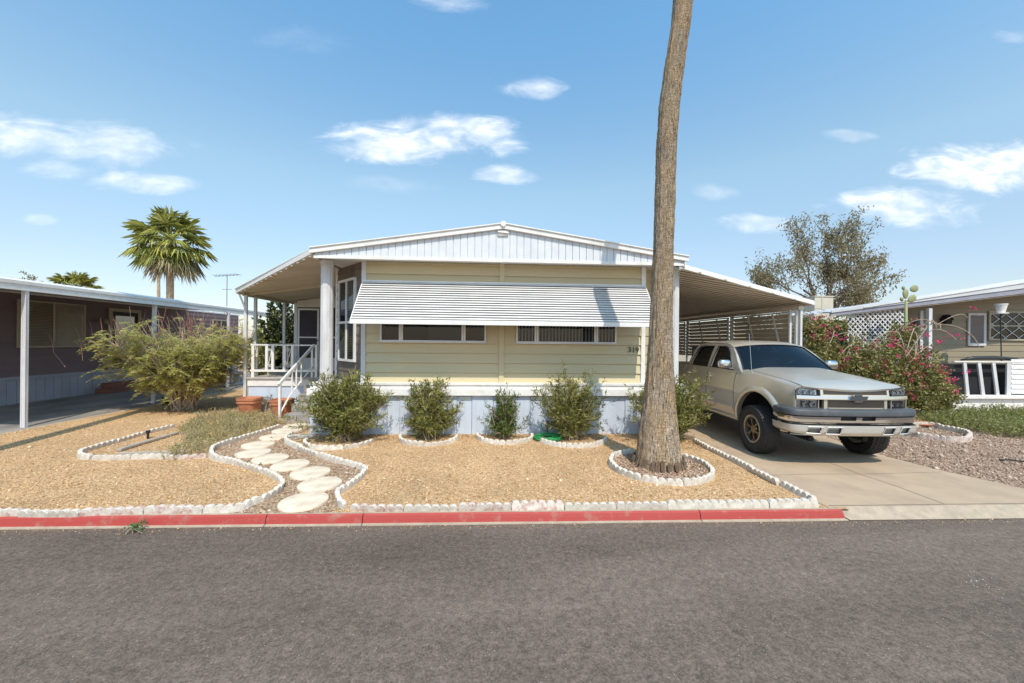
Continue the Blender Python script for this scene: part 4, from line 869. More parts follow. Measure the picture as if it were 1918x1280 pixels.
# ================================================================== RIGHT NEIGHBOUR
NY = 11.2
rn = empty('tan_mobile_home', (14.5, 12.4, 0), 'tan mobile home with shuttered window behind the bougainvillea', 'house')
mb = MB(); [lap(mb, (12.2 + i * .65, 12.4), (12.2 + (i + 1) * .65, 12.4), .35, min(3.02 + i * .125, 4.0), .205, .02) for i in range(12)]; mb.quad((12.2, 12.4, 0), (20, 12.4, 0), (20, 12.4, 4.0), (12.2, 12.4, 3.02)); mb.quad((12.2, 12.4, 0), (12.2, 18, 0), (12.2, 18, 2.45), (12.2, 12.4, 2.7)); mb.build('wall', TANS, rn)
a = P(1851, 586, 12.4); b = P(1935, 636, 12.4); Y = 12.375
mb = MB(); t = .05; x0, x1, z0, z1 = a.x, b.x + .3, b.z, a.z
mb.box(x0 - .05, x0, Y - .05, Y, z0 - .05, z1 + .05); mb.box(x1, x1 + .05, Y - .05, Y, z0 - .05, z1 + .05); mb.box(x0, x1, Y - .05, Y, z0 - .05, z0); mb.box(x0, x1, Y - .05, Y, z1, z1 + .05); mb.box(x0, x1, Y - .045, Y, (z0 + z1) / 2 - .02, (z0 + z1) / 2 + .02); wn = mb.build('window', TRIM, rn)
mb = MB(); mb.box(x0, x1, Y - .008, Y - .002, z0, z1); mb.build('recess', BLACK, wn)
mb = MB(); nn = 5
for zc, zd in ((z0, (z0 + z1) / 2 - .02), ((z0 + z1) / 2 + .02, z1)):
    for i in range(-1, 4):
        w_ = .62; xa = x0 + i * w_ * .8
        for (p, q) in (((xa, zc), (xa + w_, zd)), ((xa, zd), (xa + w_, zc))):
            p = list(p); q = list(q)
            if q[0] <= x0 or p[0] >= x1: continue
            if p[0] < x0: k = (x0 - p[0]) / (q[0] - p[0]); p = [x0, p[1] + (q[1] - p[1]) * k]
            if q[0] > x1: k = (x1 - p[0]) / (q[0] - p[0]); q = [x1, p[1] + (q[1] - p[1]) * k]
            mb.bar((p[0], Y - .03, p[1]), (q[0], Y - .03, q[1]), .014, .014, (0, 1, 0))
mb.build('diamond_grille', WHITE2, wn); mb = MB(); mb.quad((x0, Y - .015, z0), (x1, Y - .015, z0), (x1, Y - .015, z1), (x0, Y - .015, z1)); mb.build('pane', thin_glass('grey_glass', (.6, .6, .6), .0), wn)
a = P(1810, 587, 12.4); b = P(1843, 648, 12.4)
mb = MB(); mb.box(a.x, a.x + .07, Y - .04, Y, b.z, a.z); mb.box(b.x - .09, b.x, Y - .04, Y, b.z, a.z); mb.box(a.x + .07, b.x - .09, Y - .04, Y, b.z, b.z + .09); mb.box(a.x + .07, b.x - .09, Y - .04, Y, a.z - .07, a.z); sh = mb.build('shutter', GREYW, rn, bevel=.003)
mb = MB(); z = b.z + .10
while z < a.z - .09: mb.prism([(a.x + .07, Y - .012, z), (a.x + .07, Y - .032, z + .034), (a.x + .07, Y - .028, z + .037), (a.x + .07, Y - .006, z + .004)], (b.x - a.x - .16, 0, 0)); z += .045
mb.build('slats', M('shutter_slats', (.30, .26, .25), .6), sh)
# porch of the right neighbour: roof edge, post, lattice, railed front
rp = empty('neighbour_porch', (13.5, NY, 0), 'weathered white roofed porch with lattice and slatted rail at the right', 'porch')
L0, L1 = P(1556, 592.5, NY), P(1960, 544, NY)
mb = MB(); mb.prism([(L0.x, NY, L0.z), (L1.x + 3, NY, L1.z + .36), (L1.x + 3, NY, L1.z + .56), (L0.x, NY, L0.z + .10)], (0, .05, 0)); mb.build('fascia', M('lavender_fascia', (.30, .29, .34), .5, col2=(.24, .23, .28), vs=4), rp)
mb = MB(); mb.prism([(L0.x, NY - .012, L0.z + .105), (L1.x + 3, NY - .012, L1.z + .565), (L1.x + 3, NY + .5, L1.z + .95), (L1.x + .0, NY + .5, L1.z + .42), (L0.x, NY + .5, L0.z + .15)], (0, 0, .02))
mb.prism([(L0.x, NY - .03, L0.z + .10), (L1.x + 3, NY - .03, L1.z + .56), (L1.x + 3, NY - .03, L1.z + .80), (L0.x, NY - .03, L0.z + .17)], (0, .02, 0)); mb.quad((L0.x, NY + .05, L0.z + .1), (L1.x + 3, NY + .05, L1.z + .5), (L1.x + 3, 14, L1.z + .6), (L0.x, 14, L0.z + .15)); mb.build('roof', M('chalky_roof_metal', (.60, .59, .60), .5, col2=(.50, .49, .50), vs=2, stretch=(.3, 1, 1)), rp)
mb = MB(); mb.bar((L0.x + .25, NY + .02, L0.z + .01), (L1.x + 2, NY + .02, L1.z + .2), .01, .01); mb.bar((L0.x - .35, NY + .02, L0.z - .35), (L0.x + .12, NY + .02, L0.z + .08), .05, .05); mb.build('brace', WOODW, rp)
mb = MB(); mb.bar((L1.x + 3, NY - .04, L1.z + .83), (L0.x + 1.0, NY - .04, L0.z + .27), .03, .02); mb.build('roof_edge', GREYW, rp)
g = P(1742, 600, NY); mb = MB(); mb.box(g.x - .055, g.x + .055, NY - .02, NY + .07, 0, g.z + .36); mb.build('post', GREYW, rp, bevel=.004)
g2 = P(1727, 575, NY + .8); mb = MB(); mb.box(g2.x - .05, g2.x + .05, NY + .8, NY + .88, 0, 3.1); mb.build('post', GREYW, rp)
la, lb = P(1588, 588, NY + .1), P(1692, 662, NY + .1)
mb = MB(); X0_, X1_, Z0_, Z1_ = la.x, lb.x, lb.z - .9, la.z + .0; st = .16
for sgn in (1, -1):
    k = -30
    while k < 60:
        c0 = X0_ + k * st; # x = c0 + sgn*(z-Z0)
        zt0, zt1 = Z0_, Z1_ + .12
        pa = [c0, zt0]; pb = [c0 + sgn * (zt1 - zt0), zt1]
        xs = sorted([pa, pb])
        (xa, za), (xb, zb) = xs
        if not (xb <= X0_ or xa >= X1_):
            if xa < X0_: q = (X0_ - xa) / (xb - xa); xa, za = X0_, za + (zb - za) * q
            if xb > X1_: q = (X1_ - xa) / (xb - xa); xb, zb = X1_, za + (zb - za) * q
            if xb - xa > .02: mb.bar((xa, NY + .10 + sgn * .005, za), (xb, NY + .10 + sgn * .005, zb), .008, .032, (0, 1, 0)) if False else mb.bar((xa, NY + .10 + sgn * .006, za), (xb, NY + .10 + sgn * .006, zb), .034, .010, (0, 1, 0))
        k += 1
mb.build('lattice', GREYW, rp)
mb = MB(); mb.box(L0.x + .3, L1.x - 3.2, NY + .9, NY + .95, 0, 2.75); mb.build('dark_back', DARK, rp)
r0, r1 = P(1786, 678, NY - .25), P(1900, 678, NY - .25); yr = NY - .25; zt, zb_ = P(1850, 677, yr).z, P(1850, 740, yr).z
mb = MB(); mb.box(r0.x, r1.x + 4, yr - .03, yr + .05, zt - .035, zt); mb.box(r0.x, r1.x + 4, yr - .12, yr + .05, zb_ - .10, zb_ - .0); mb.build('porch_rail', WHITE, rp, bevel=.004)
for i, (pa, pb) in enumerate(((1806, 1812), (1833, 1841), (1860, 1868), (1889, 1888))):
    A_, B_ = P(pa, 680, yr), P(pb, 740, yr); mb = MB(); mb.bar((A_.x, yr, zt - .035), (B_.x, yr, zb_), .10 if i < 3 else .14, .04, (0, 1, 0)); mb.build('rail_slat', GREYW, rp)
A_, B_ = P(1894, 682, yr), P(1914, 738, yr); mb = MB(); z = B_.z
while z < A_.z: mb.prism([(A_.x, yr + .02, z), (A_.x, yr - .02, z + .005), (A_.x, yr, z + .145), (A_.x, yr + .01, z + .145)], (B_.x - A_.x + .1, 0, 0)); z += .15
mb.box(B_.x + .1, B_.x + .16, yr - .03, yr + .03, zb_, zt - .036); mb.build('louvre_panel', WHITE, rp)
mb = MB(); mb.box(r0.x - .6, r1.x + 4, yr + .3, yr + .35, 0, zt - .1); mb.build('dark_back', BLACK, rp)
mb = MB(); boards(mb, (r0.x - .6, yr), (r1.x + 4, yr), -.01, lambda s: zb_ - .1, .36, .01, .02); mb.box(r0.x - .6, r1.x + 4, yr + .001, yr + .05, -.01, zb_ - .101); mb.build('porch_skirting', WHITE, rp)
# small things there
q = P(1873, 666, NY - .05); t_ = P(1873, 588, NY - .05); mb = MB(); mb.tube([(q.x + .05, NY - .05, zt), (q.x, NY - .05, t_.z)], .014, 8)
pl = mb.build('planter_pole', PLAS, None); tag(pl, 'thin black pole standing on the right porch rail under a white pot', 'pole')
mb = MB(); mb.lathe([(0, 0), (.17, 0), (.17, .025), (.095, .03), (.145, .27), (.155, .27), (.155, .30), (.14, .30), (.11, .22), (0, .22)], (q.x, NY - .05, t_.z), seg=20); tag(mb.build('flower_pot', WHITE, None, smooth='angle'), 'white plastic pot with saucer on top of a black pole', 'flower pot')
q = P(1771, 601, 12.3); s = .11; mb = MB(); mb.prism([(q.x - s, 12.2, q.z - s), (q.x + s, 12.2, q.z - s), (q.x + s, 12.2, q.z + .04), (q.x, 12.2, q.z + .15), (q.x - s, 12.2, q.z + .04)], (0, .16, 0)); mb.prism([(q.x - s - .03, 12.17, q.z + .02), (q.x, 12.17, q.z + .17), (q.x + s + .03, 12.17, q.z + .02), (q.x + s + .03, 12.17, q.z + .045), (q.x, 12.17, q.z + .20), (q.x - s - .03, 12.17, q.z + .045)], (0, .2, 0))
for dx in (-.045, .045): mb.lathe([(0, -.01), (.025, -.01), (.025, .0)], (q.x + dx, 12.2, q.z - .03), axis='y', seg=10)
tag(mb.build('bird_house', BLACK, None), 'small black birdhouse on the tan wall left of the shutter', 'birdhouse')
A_, B_ = P(1800, 671, NY - .1), P(1912, 668, NY - .1)
mb = MB(); mb.tube([(A_.x, NY - .1, zt + .03), (A_.x + .4, NY - .12, zt + .09), (A_.x + 1.1, NY - .12, zt + .10), (B_.x - .2, NY - .1, zt + .07), (B_.x, NY - .1, zt + .035)], [.02, .06, .065, .05, .02], 10); tag(mb.build('rolled_tarp', PLAS, None, smooth=True), 'black rolled up tarp lying along the right porch rail', 'tarp')
# building block behind the carport
a = P(1526, 556, 17.5); b = P(1561, 556, 17.5)
mb = MB(); mb.box(a.x, b.x, 17.5, 19.5, 0, a.z); mb.box(a.x - .03, b.x + .03, 17.47, 19.53, a.z, a.z + .05); mb.box(a.x + .35, a.x + .39, 17.48, 17.499, 0, a.z); tag(mb.build('cream_building', M('cream_render', (.62, .56, .45), .8, col2=(.56, .50, .40), vs=2), None), 'small cream flat topped building behind the end of the carport', 'building')

# ================================================================== SMALL THINGS
def pot(cx, cy, z, w_, h, label, sq=True):
    mb = MB(); k = w_ / 2
    def ringp(s, zz, n=24): return [(cx + k * s * math.copysign(abs(math.cos(a)) ** .45, math.cos(a)), cy + k * s * math.copysign(abs(math.sin(a)) ** .45, math.sin(a)), zz) for a in [2 * math.pi * j / n for j in range(n)]]
    lv = [(.70, 0), (.72, .01), (.90, h * .68), (1.0, h * .70), (1.0, h * .80), (.96, h * .81), (.97, h * .86), (1.03, h * .88), (1.03, h), (.94, h), (.90, h * .88), (0.01, h * .86)]
    for s, zz in lv: mb.v += ringp(s, z + zz)
    for i in range(len(lv) - 1):
        for j in range(24): mb.f.append((i * 24 + j, i * 24 + (j + 1) % 24, (i + 1) * 24 + (j + 1) % 24, (i + 1) * 24 + j)); mb.m.append(0)
    return tag(mb.build('terracotta_pot', TERRA, None, smooth='angle'), label, 'plant pot', 'terracotta pots beside the porch')
g = G(464, 772); pot(g.x + .20, g.y - .25, 0, .50, .42, 'square terracotta pot at the left corner of the porch')
g = G(531, 772); pot(g.x + .22, g.y - .50, 0, .48, .42, 'terracotta pot half hidden behind the handrail of the steps')
# hose
HOSE = M('green_hose', (.02, .28, .08), .4); mb = MB(); g = G(1026, 824); pts = []
for k in range(0, 400):
    a = k * .09; r = .23 + .035 * math.sin(k * .037) + .02 * math.sin(k * .11); pts.append((g.x + r * math.cos(a) * 1.05, g.y + r * math.sin(a) * .85, .02 + .010 * (k / 70) + .008 * math.sin(a * 1.3 + k * .01)))
pts += [(g.x + .3, g.y + .2, .02), (g.x + .1, g.y + .35, .05), (g.x - .05, Y0 - .16, .1), (g.x - .08, Y0 - .14, .25)]
mb.tube(pts, .011, 6); tag(mb.build('garden_hose', HOSE, None, smooth=True), 'coiled green garden hose on the gravel by the blue skirting', 'hose')
g = G(1023, 812); mb = MB(); mb.lathe([(0, 0), (.016, 0), (.016, .22), (.035, .23), (.035, .26), (0, .27)], (g.x, Y0 - .2, 0), seg=12); mb.tube([(g.x, Y0 - .2, .2), (g.x, Y0 - .29, .19)], .014, 8); mb.lathe([(0, -.01), (.035, -.01), (.035, .01), (0, .01)], (g.x, Y0 - .2, .29), seg=10); tag(mb.build('outdoor_tap', M('brass', (.32, .14, .10), .4, 1.0), None), 'short reddish garden tap behind the green hose', 'tap')
# splash block
g0 = G(566, 822); mb = MB(); mb.prism([(g0.x - .26, g0.y - .08, 0), (g0.x + .2, g0.y + .02, 0), (g0.x + .24, g0.y + .16, 0), (g0.x - .2, g0.y + .08, 0), (g0.x - .28, g0.y + .02, 0)], (0, 0, .07)); tag(mb.build('concrete_block', EDGE, None, bevel=.012), 'loose pale concrete block lying between the path and the large bush', 'concrete block')
# planks and sprinkler in the triangular bed
for (a, b, lab) in (((222, 843), (331, 811), 'long grey plank lying diagonally in the triangular bed'), ((222, 850), (345, 847), 'weathered plank lying along the front of the triangular bed')):
    A_, B_ = G(*a, z=.03), G(*b, z=.03); mb = MB(); mb.bar(A_, B_, .085, .04); tag(mb.build('plank', WOODW, None, bevel=.004), lab, 'plank')
g = G(277, 822); mb = MB(); mb.lathe([(0, 0), (.02, 0), (.02, .10), (.035, .11), (.035, .16), (0, .165)], (g.x, g.y, 0), seg=12); tag(mb.build('sprinkler_head', PLAS, None), 'black sprinkler head sticking up in the triangular bed', 'sprinkler')
# black cord on the right gravel, terracotta tray
mb = MB(); A_ = G(1872, 865); mb.tube([(A_.x, A_.y, .03), (A_.x + .12, A_.y - .03, .04), (A_.x + .35, A_.y - .1, .025), (A_.x + .8, A_.y - .25, .03), (A_.x + 1.5, A_.y - .3, .025)], .012, 6); tag(mb.build('black_cord', BLACK, None), 'end of a black cord on the stones at the right edge', 'cord')
g = G(1716, 797); mb = MB(); mb.lathe([(0, 0), (.22, 0), (.30, .07), (.32, .07), (.31, .09), (.27, .085), (.2, .02), (0, .02)], (g.x, g.y, 0), seg=24); tag(mb.build('terracotta_saucer', TERRA, None, smooth='angle'), 'terracotta saucer on the ground beside the bougainvillea', 'saucer')
# antenna on a far roof and white paint flecks on the road
q = P(425, 560, 30); q2 = P(425, 517, 30); mb = MB(); mb.tube([(q.x, 30, 0), (q.x, 30, q2.z)], .03, 6); mb.tube([(q.x - .9, 30, q2.z - .05), (q.x + .9, 30, q2.z + .1)], .02, 5)
for k in range(7): x = q.x - .8 + k * .26; mb.tube([(x, 29.6, q2.z + .0 + k * .02), (x, 30.4, q2.z + .0 + k * .02)], .015, 4)
mb.tube([(q.x - .35, 30, q2.z - 1.0), (q.x + .35, 30, q2.z - 1.0)], .02, 5); tag(mb.build('tv_antenna', M('antenna_metal', (.3, .3, .32), .4, .8), None), 'thin television antenna mast rising behind the left awning', 'antenna')
mb = MB(); c_ = G(1812, 1082, -.055)
for k in range(26):
    a = random.uniform(0, 6.28); r = abs(random.gauss(0, .12)); s = random.uniform(.002, .005); x, y = c_.x + r * math.cos(a) * 1.5 + .08, c_.y + r * math.sin(a); n = 6
    mb.poly([(x + s * random.uniform(.6, 1.6) * math.cos(2 * math.pi * j / n), y + s * random.uniform(.6, 1.3) * math.sin(2 * math.pi * j / n), -.0) for j in range(n)])
PFLECK = mb
# ================================================================== PLANTS
LF_OL = leafmat('oleander_leaf', (.115, .125, .03), (.36, .35, .10), trans=.35, c3=(.58, .48, .22))
LF_DK = leafmat('dark_leaf', (0.042, 0.074, 0.018), (0.182, 0.230, 0.052), trans=.3, c3=(0.392, 0.351, 0.130))
LF_YG = leafmat('feathery_leaf', (.42, .43, .13), (.68, .64, .23), trans=.5, c3=(.78, .70, .38))
LF_BG = leafmat('bougainvillea_leaf', (.11, .12, .03), (.34, .31, .10), trans=.3, c3=(.48, .37, .20))
LF_TR = leafmat('tree_leaf', (.20, .17, .085), (.40, .34, .19), trans=.5, c3=(.52, .40, .27))
LF_PM = leafmat('palm_leaf', (0.148, 0.187, 0.040), (0.542, 0.520, 0.137), trans=.25, c3=(0.750, 0.750, 0.328))
LF_DEAD = leafmat('dead_frond', (.26, .20, .11), (.50, .42, .26), trans=.2)
LF_WD = leafmat('weed_leaf', (.26, .25, .09), (.48, .42, .18), trans=.3, c3=(.64, .54, .32))
LF_GR = leafmat('bright_weed_leaf', (.18, .22, .05), (.36, .36, .12), trans=.35, c3=(.54, .47, .22))
PINK = leafmat('pink_bract', (.72, .02, .16), (.90, .06, .26), trans=.4)
def unit(v): return v / (np.linalg.norm(v, axis=-1, keepdims=True) + 1e-9)
def stems_and_leaves(base, ends, twigs, lpt, ln, wd, tl, mb, rad=.010, bend=.25, drop=.0, low=.25, upb=.5):
    """curved main stems from base to ends, twigs off them, leaves along the twigs; returns leaf positions, directions"""
    PP_, DD = [], []; base = np.array(base)
    for e in ends:
        e = np.array(e); b = base + np.append(RNG.normal(0, .07, 2), 0); mid = (b + e) / 2 + np.array([(b[0] - e[0]) * bend, (b[1] - e[1]) * bend, .06]) + RNG.normal(0, .03, 3)
        t = np.linspace(0, 1, 9)[:, None]; pts = (1 - t) ** 2 * b + 2 * t * (1 - t) * mid + t ** 2 * e
        mb.tube([tuple(p) for p in pts[::2]], [rad * (1 - .75 * k / 4) for k in range(5)], 4, False)
        for k in range(twigs):
            s = low + (1 - low) * (k + RNG.uniform()) / twigs; i = min(int(s * 8), 7); p = pts[i] + (pts[i + 1] - pts[i]) * (s * 8 - i); ax = unit(pts[i + 1] - pts[i])
            d = unit(ax * .7 + RNG.normal(0, .65, 3) + np.array([0, 0, upb])); L_ = tl * RNG.uniform(.5, 1.2); q = p + d * L_
            if RNG.uniform() < .35: mb.tube([tuple(p), tuple(q)], [rad * .35, rad * .15], 3, False)
            u = RNG.uniform(.1, 1, lpt)[:, None]; PP_.append(p + d * L_ * u + np.array([0, 0, -drop]) * u ** 2); DD.append(unit(d * .6 + RNG.normal(0, .62, (lpt, 3)) + np.array([0, 0, .15 - drop * 2])))
    return np.concatenate(PP_), np.concatenate(DD)
def bush(name, base, rx, ry, h, nst, twigs, lpt, ln, wd, mat, label, group=None, tl=.2, shape='round', zmin=.0, low=.18, stemmat=None, cat='bush', lean=(0, 0), mats2=None, hmin=.25, rad=.010, six=False):
    o = empty(name, base, label, cat, group); mb = MB(); ends = []
    for i in range(nst):
        a = RNG.uniform(0, 2 * math.pi); r = math.sqrt(RNG.uniform(0.0, 1)); z = RNG.uniform(hmin, 1.0)
        if shape == 'round': k = math.sqrt(max(.15, 1 - (max(z - .45, 0) / .60) ** 2)); k = min(k, .55 + z * .9)
        elif shape == 'cone': k = 1.05 - .85 * z
        else: k = .4 + .6 * z
        zz = h * z * RNG.uniform(.9, 1.04); ends.append((base[0] + rx * r * k * math.cos(a) + lean[0] * z, base[1] + ry * r * k * math.sin(a) + lean[1] * z, base[2] + zz))
    p, d = stems_and_leaves(base, ends, twigs, lpt, ln, wd, tl, mb, low=low, rad=rad)
    mb.build('stems', stemmat or TWIG, o)
    ok = p[:, 2] > base[2] + .01; p, d = p[ok], d[ok]; lv = ln * RNG.uniform(.6, 1.25, len(p)); fn = leaves6 if six else leaves
    V, F = fn(p, d, lv, wd * RNG.uniform(.7, 1.2, len(p))); npmesh('foliage', V, F, mat, o); return o
G1 = 'leafy bushes in a row in front of the home'
bush('oleander_bush', (-2.80, 7.72, 0), .88, .58, 1.22, 130, 11, 14, .105, .021, LF_OL, 'largest dense green bush beside the porch steps', G1, tl=.24)
bush('oleander_bush', (-1.16, 7.84, 0), .64, .42, 1.16, 74, 10, 12, .10, .020, LF_OL, 'medium upright bush in a ring, second from the steps, below the left window', G1, tl=.2, hmin=.2)
bush('oleander_bush', (.31, 7.88, 0), .62, .40, .98, 62, 9, 9, .085, .016, LF_DK, 'smallest cone shaped bush in the middle with thin top shoots', G1, tl=.17, shape='cone', hmin=.15)
bush('oleander_bush', (1.68, 7.78, 0), .82, .50, 1.26, 92, 10, 12, .105, .020, LF_OL, 'loose dry looking bush beside the green hose', G1, tl=.24, hmin=.15)
bush('oleander_bush', (3.55, 7.50, 0), .88, .55, 1.30, 120, 11, 15, .10, .019, LF_OL, 'bushy shrub half hidden behind the palm trunk beside the pickup', G1, tl=.22)
# bigger sprays standing out of the crowns
def spray(o, pts_list, n, ln, wd, mat):
    mb = MB(); P2, D2 = [], []
    for a, b in pts_list:
        a, b = np.array(a), np.array(b); mb.tube([tuple(a), tuple((a + b) / 2 + np.array([.02, 0, .03])), tuple(b)], [.006, .004, .002], 4, False)
        t = RNG.uniform(.2, 1, n)[:, None]; P2.append(a + (b - a) * t); D2.append(unit(unit(b - a) * .5 + RNG.normal(0, .6, (n, 3))))
    mb.build('shoots', TWIG, o); p, d = np.concatenate(P2), np.concatenate(D2); V, F = leaves(p, d, ln * RNG.uniform(.6, 1.2, len(p)), wd); npmesh('shoot_leaves', V, F, mat, o)
obs = [o for o in C.objects if o.name.startswith('oleander_bush')]
spray(obs[4], [((3.6, 7.5, .8), (3.95, 7.3, 1.45)), ((3.7, 7.4, .8), (4.25, 7.2, 1.38)), ((3.5, 7.5, .9), (3.75, 7.3, 1.35))], 34, .10, .018, LF_OL)
spray(obs[3], [((1.5, 7.7, .9), (1.45, 7.65, 1.55)), ((1.8, 7.7, .9), (1.95, 7.7, 1.5)), ((1.3, 7.6, .4), (1.0, 7.5, 1.05)), ((1.9, 7.6, .6), (2.25, 7.5, 1.25))], 30, .09, .017, LF_OL)
spray(obs[0], [((-3.2, 7.6, .4), (-3.7, 7.5, .75)), ((-3.1, 7.5, .3), (-3.65, 7.4, .35)), ((-2.3, 7.6, .6), (-1.9, 7.55, .98)), ((-2.4, 7.5, .3), (-1.95, 7.45, .55)), ((-3.3, 7.6, .3), (-3.8, 7.5, .5))], 45, .11, .019, LF_OL)
spray(obs[2], [((.1, 7.7, .3), (-.1, 7.65, .82)), ((.4, 7.7, .3), (.62, 7.65, .78)), ((.3, 7.7, .5), (.35, 7.7, 1.12)), ((.3, 7.7, .5), (.15, 7.7, 1.0)), ((0, 7.7, .2), (-.25, 7.6, .5))], 22, .07, .014, LF_DK)

# feathery bush by the left awning
def feather_bush():
    bx, by = G(345, 768).x, G(345, 768).y; o = empty('feathery_bush', (bx, by, 0), 'large spreading yellow green feathery bush in front of the brown home', 'bush')
    mb = MB(); Pn, Dn, Nn = [], [], []; red = MB()
    for i in range(135):
        a = RNG.uniform(0, 2 * math.pi); r = RNG.uniform(.15, 1) ** .6; el = RNG.uniform(.22, 1)
        ex = (-2.15 if math.cos(a) < 0 else 1.80) * abs(math.cos(a)) * r; ey = 1.5 * math.sin(a) * r
        top = 2.46 - .30 * (abs(ex + .1) / 2) ** 2 if ex > -1.0 else 2.46 - .38 * (abs(ex) - .6) ** 1.3
        z = top * (.42 + .58 * RNG.uniform() ** .6); e = np.array([bx + ex, by + ey, z]); b = np.array([bx + RNG.normal(0, .10), by + RNG.normal(0, .08), 0])
        mid = (b + e) / 2 + np.array([-ex * .12, -ey * .12, .1]) + RNG.normal(0, .06, 3); t = np.linspace(0, 1, 9)[:, None]; pts = (1 - t) ** 2 * b + 2 * t * (1 - t) * mid + t ** 2 * e
        mb.tube([tuple(p) for p in pts], [.018 * (1 - .8 * k / 8) + .003 for k in range(9)], 5, False)
        for k in range(6):
            s = RNG.uniform(.45, 1); j = min(int(s * 8), 7); p = pts[j]; q = p + unit(RNG.normal(0, .6, 3) + np.array([ex * .4, ey * .4, .45])) * RNG.uniform(.25, .6)
            if q[2] > top + .12: q[2] = top + RNG.uniform(0, .12)
            mb.tube([tuple(p), tuple((p + q) / 2 + np.array([0, 0, .03])), tuple(q)], [.006, .004, .002], 3, False)
            for m_ in range(4):                                   # bipinnate fronds: short arching rachis with leaflets either side
                u = RNG.uniform(.3, 1); c = p + (q - p) * u; d = unit(np.array([RNG.normal(ex * .25, .7), RNG.normal(0, .7), RNG.normal(.05, .16)])); L_ = RNG.uniform(.16, .34); nl = 22
                tt = np.linspace(.08, 1, nl)[:, None]; pp = c + d * L_ * tt + np.array([0, 0, -.12 * L_ / .25]) * tt ** 2
                sd_ = unit(np.cross(d, [0, 0, 1])); sg = np.where(np.arange(nl) % 2 == 0, 1, -1)[:, None]
                Pn.append(pp); Dn.append(sd_ * sg + d * .45 + RNG.normal(0, .18, (nl, 3))); Nn.append(np.tile([0, 0, 1.0], (nl, 1)) + RNG.normal(0, .25, (nl, 3)))
    p, d, n_ = np.concatenate(Pn), np.concatenate(Dn), np.concatenate(Nn); V, F = leaves6(p, d, RNG.uniform(.045, .085, len(p)), .020, n_); npmesh('foliage', V, F, LF_YG, o)
    for i in range(64):                                           # bare reddish flower stalks standing above
        x = RNG.uniform(-2.1, 1.6); zt = 2.33 - (.45 * (abs(x) - .9) ** 1.1 if x < -.9 else .05 * abs(x)); b = np.array([bx + x, by + RNG.normal(0, .5), zt - .2]); q = b + np.array([RNG.normal(-.05 if x > 0 else -.12, .10), RNG.normal(0, .1), RNG.uniform(.35, .72)])
        mb.tube([tuple(b - np.array([q[0] - b[0], 0, .35])), tuple(b), tuple((b + q) / 2 + np.array([.02, 0, .02])), tuple(q)], [.007, .007, .006, .003], 4, False, 1)
    mb.build('stems', [TWIG, REDTWIG], o)
feather_bush()
g = G(322, 766); bush('low_shrub', (g.x, g.y + .1, 0), .35, .28, .42, 30, 6, 14, .05, .03, LF_DK, 'low dark green shrub at the foot of the awning post under the feathery bush', tl=.12, six=True)
# dark bush behind the porch
g = P(522, 640, 15.2); bush('dark_shrub', (g.x + .1, 15.2, 0), 1.35, .8, 3.35, 130, 14, 18, .11, .06, leafmat('dark_glossy_leaf', (.02, .035, .012), (.08, .10, .03), trans=.2, c3=(.30, .26, .06)), 'tall dark leafy shrub behind the porch railing', tl=.35, six=True, hmin=.25)
g = P(492, 640, 14.4); bush('light_shrub', (g.x, 14.4, 0), .55, .5, 2.35, 45, 10, 14, .09, .045, LF_GR, 'bright yellow green shrub behind the left end of the railing', tl=.25, six=True)
# weeds in the triangular bed and at the pots
def ground_weeds(name, poly, n, h, mat, label, ln=.05, wd=.012, kind='stuff', dens=10, seed=0, hvar=.5):
    xs = [p[0] for p in poly]; ys = [p[1] for p in poly]; x = RNG.uniform(min(xs), max(xs), n); y = RNG.uniform(min(ys), max(ys), n); ok = inpoly(x, y, poly); x, y = x[ok], y[ok]; Pn, Dn = [], []
    mb = MB()
    for a, b in zip(x, y):
        hh = h * RNG.uniform(1 - hvar, 1) * (0.55 + .9 * max(0, noise.noise(Vector((a * 1.4, b * 1.4, seed))) + .35)); d = unit(np.array([RNG.normal(0, .45), RNG.normal(0, .45), 1.0])); t = RNG.uniform(.05, 1, dens)[:, None]
        q = np.array([a, b, 0]) + d * hh; mb.tube([(a, b, 0), tuple(q)], [.003, .0015], 3, False); Pn.append(np.array([a, b, 0]) + d * hh * t); Dn.append(unit(d * .35 + RNG.normal(0, .7, (dens, 3))))
    p, d = np.concatenate(Pn), np.concatenate(Dn); V, F = leaves(p, d, ln * RNG.uniform(.5, 1.3, len(p)), wd)
    o = tag(npmesh(name, V, F, mat), label, 'weeds', kind=kind); s = mb.build('weed_stems', TWIG, o, local=True)
    s.data.transform(Matrix.Translation(-o.location)); return o
wp = [tuple(G(x, y).to_2d()) for x, y in ((300, 862), (345, 830), (335, 805), (375, 785), (440, 775), (520, 785), (533, 797), (500, 806), (432, 828), (398, 842), (386, 854), (345, 858), (318, 866))]
ground_weeds('weeds', wp, 2300, .27, LF_WD, 'dry yellowish weeds filling the bed left of the path', dens=12, ln=.05, wd=.011)
wp = [tuple(G(x, y).to_2d()) for x, y in ((1712, 795), (1730, 782), (1800, 776), (1930, 776), (1990, 800), (1990, 832), (1880, 820), (1830, 812), (1760, 800))]
ground_weeds('weeds', wp, 3200, .40, LF_GR, 'low green and dry weeds along the foot of the right porch', dens=14, ln=.055, wd=.022, seed=3)
g = G(541, 777); bush('pot_weeds', (G(505, 770).x, G(505, 770).y, 0), .22, .16, .42, 22, 5, 9, .05, .014, leafmat('pale_sage_leaf', (.26, .26, .19), (.42, .40, .32)), 'small pale sage coloured weed between the two terracotta pots', tl=.12, cat='weed')
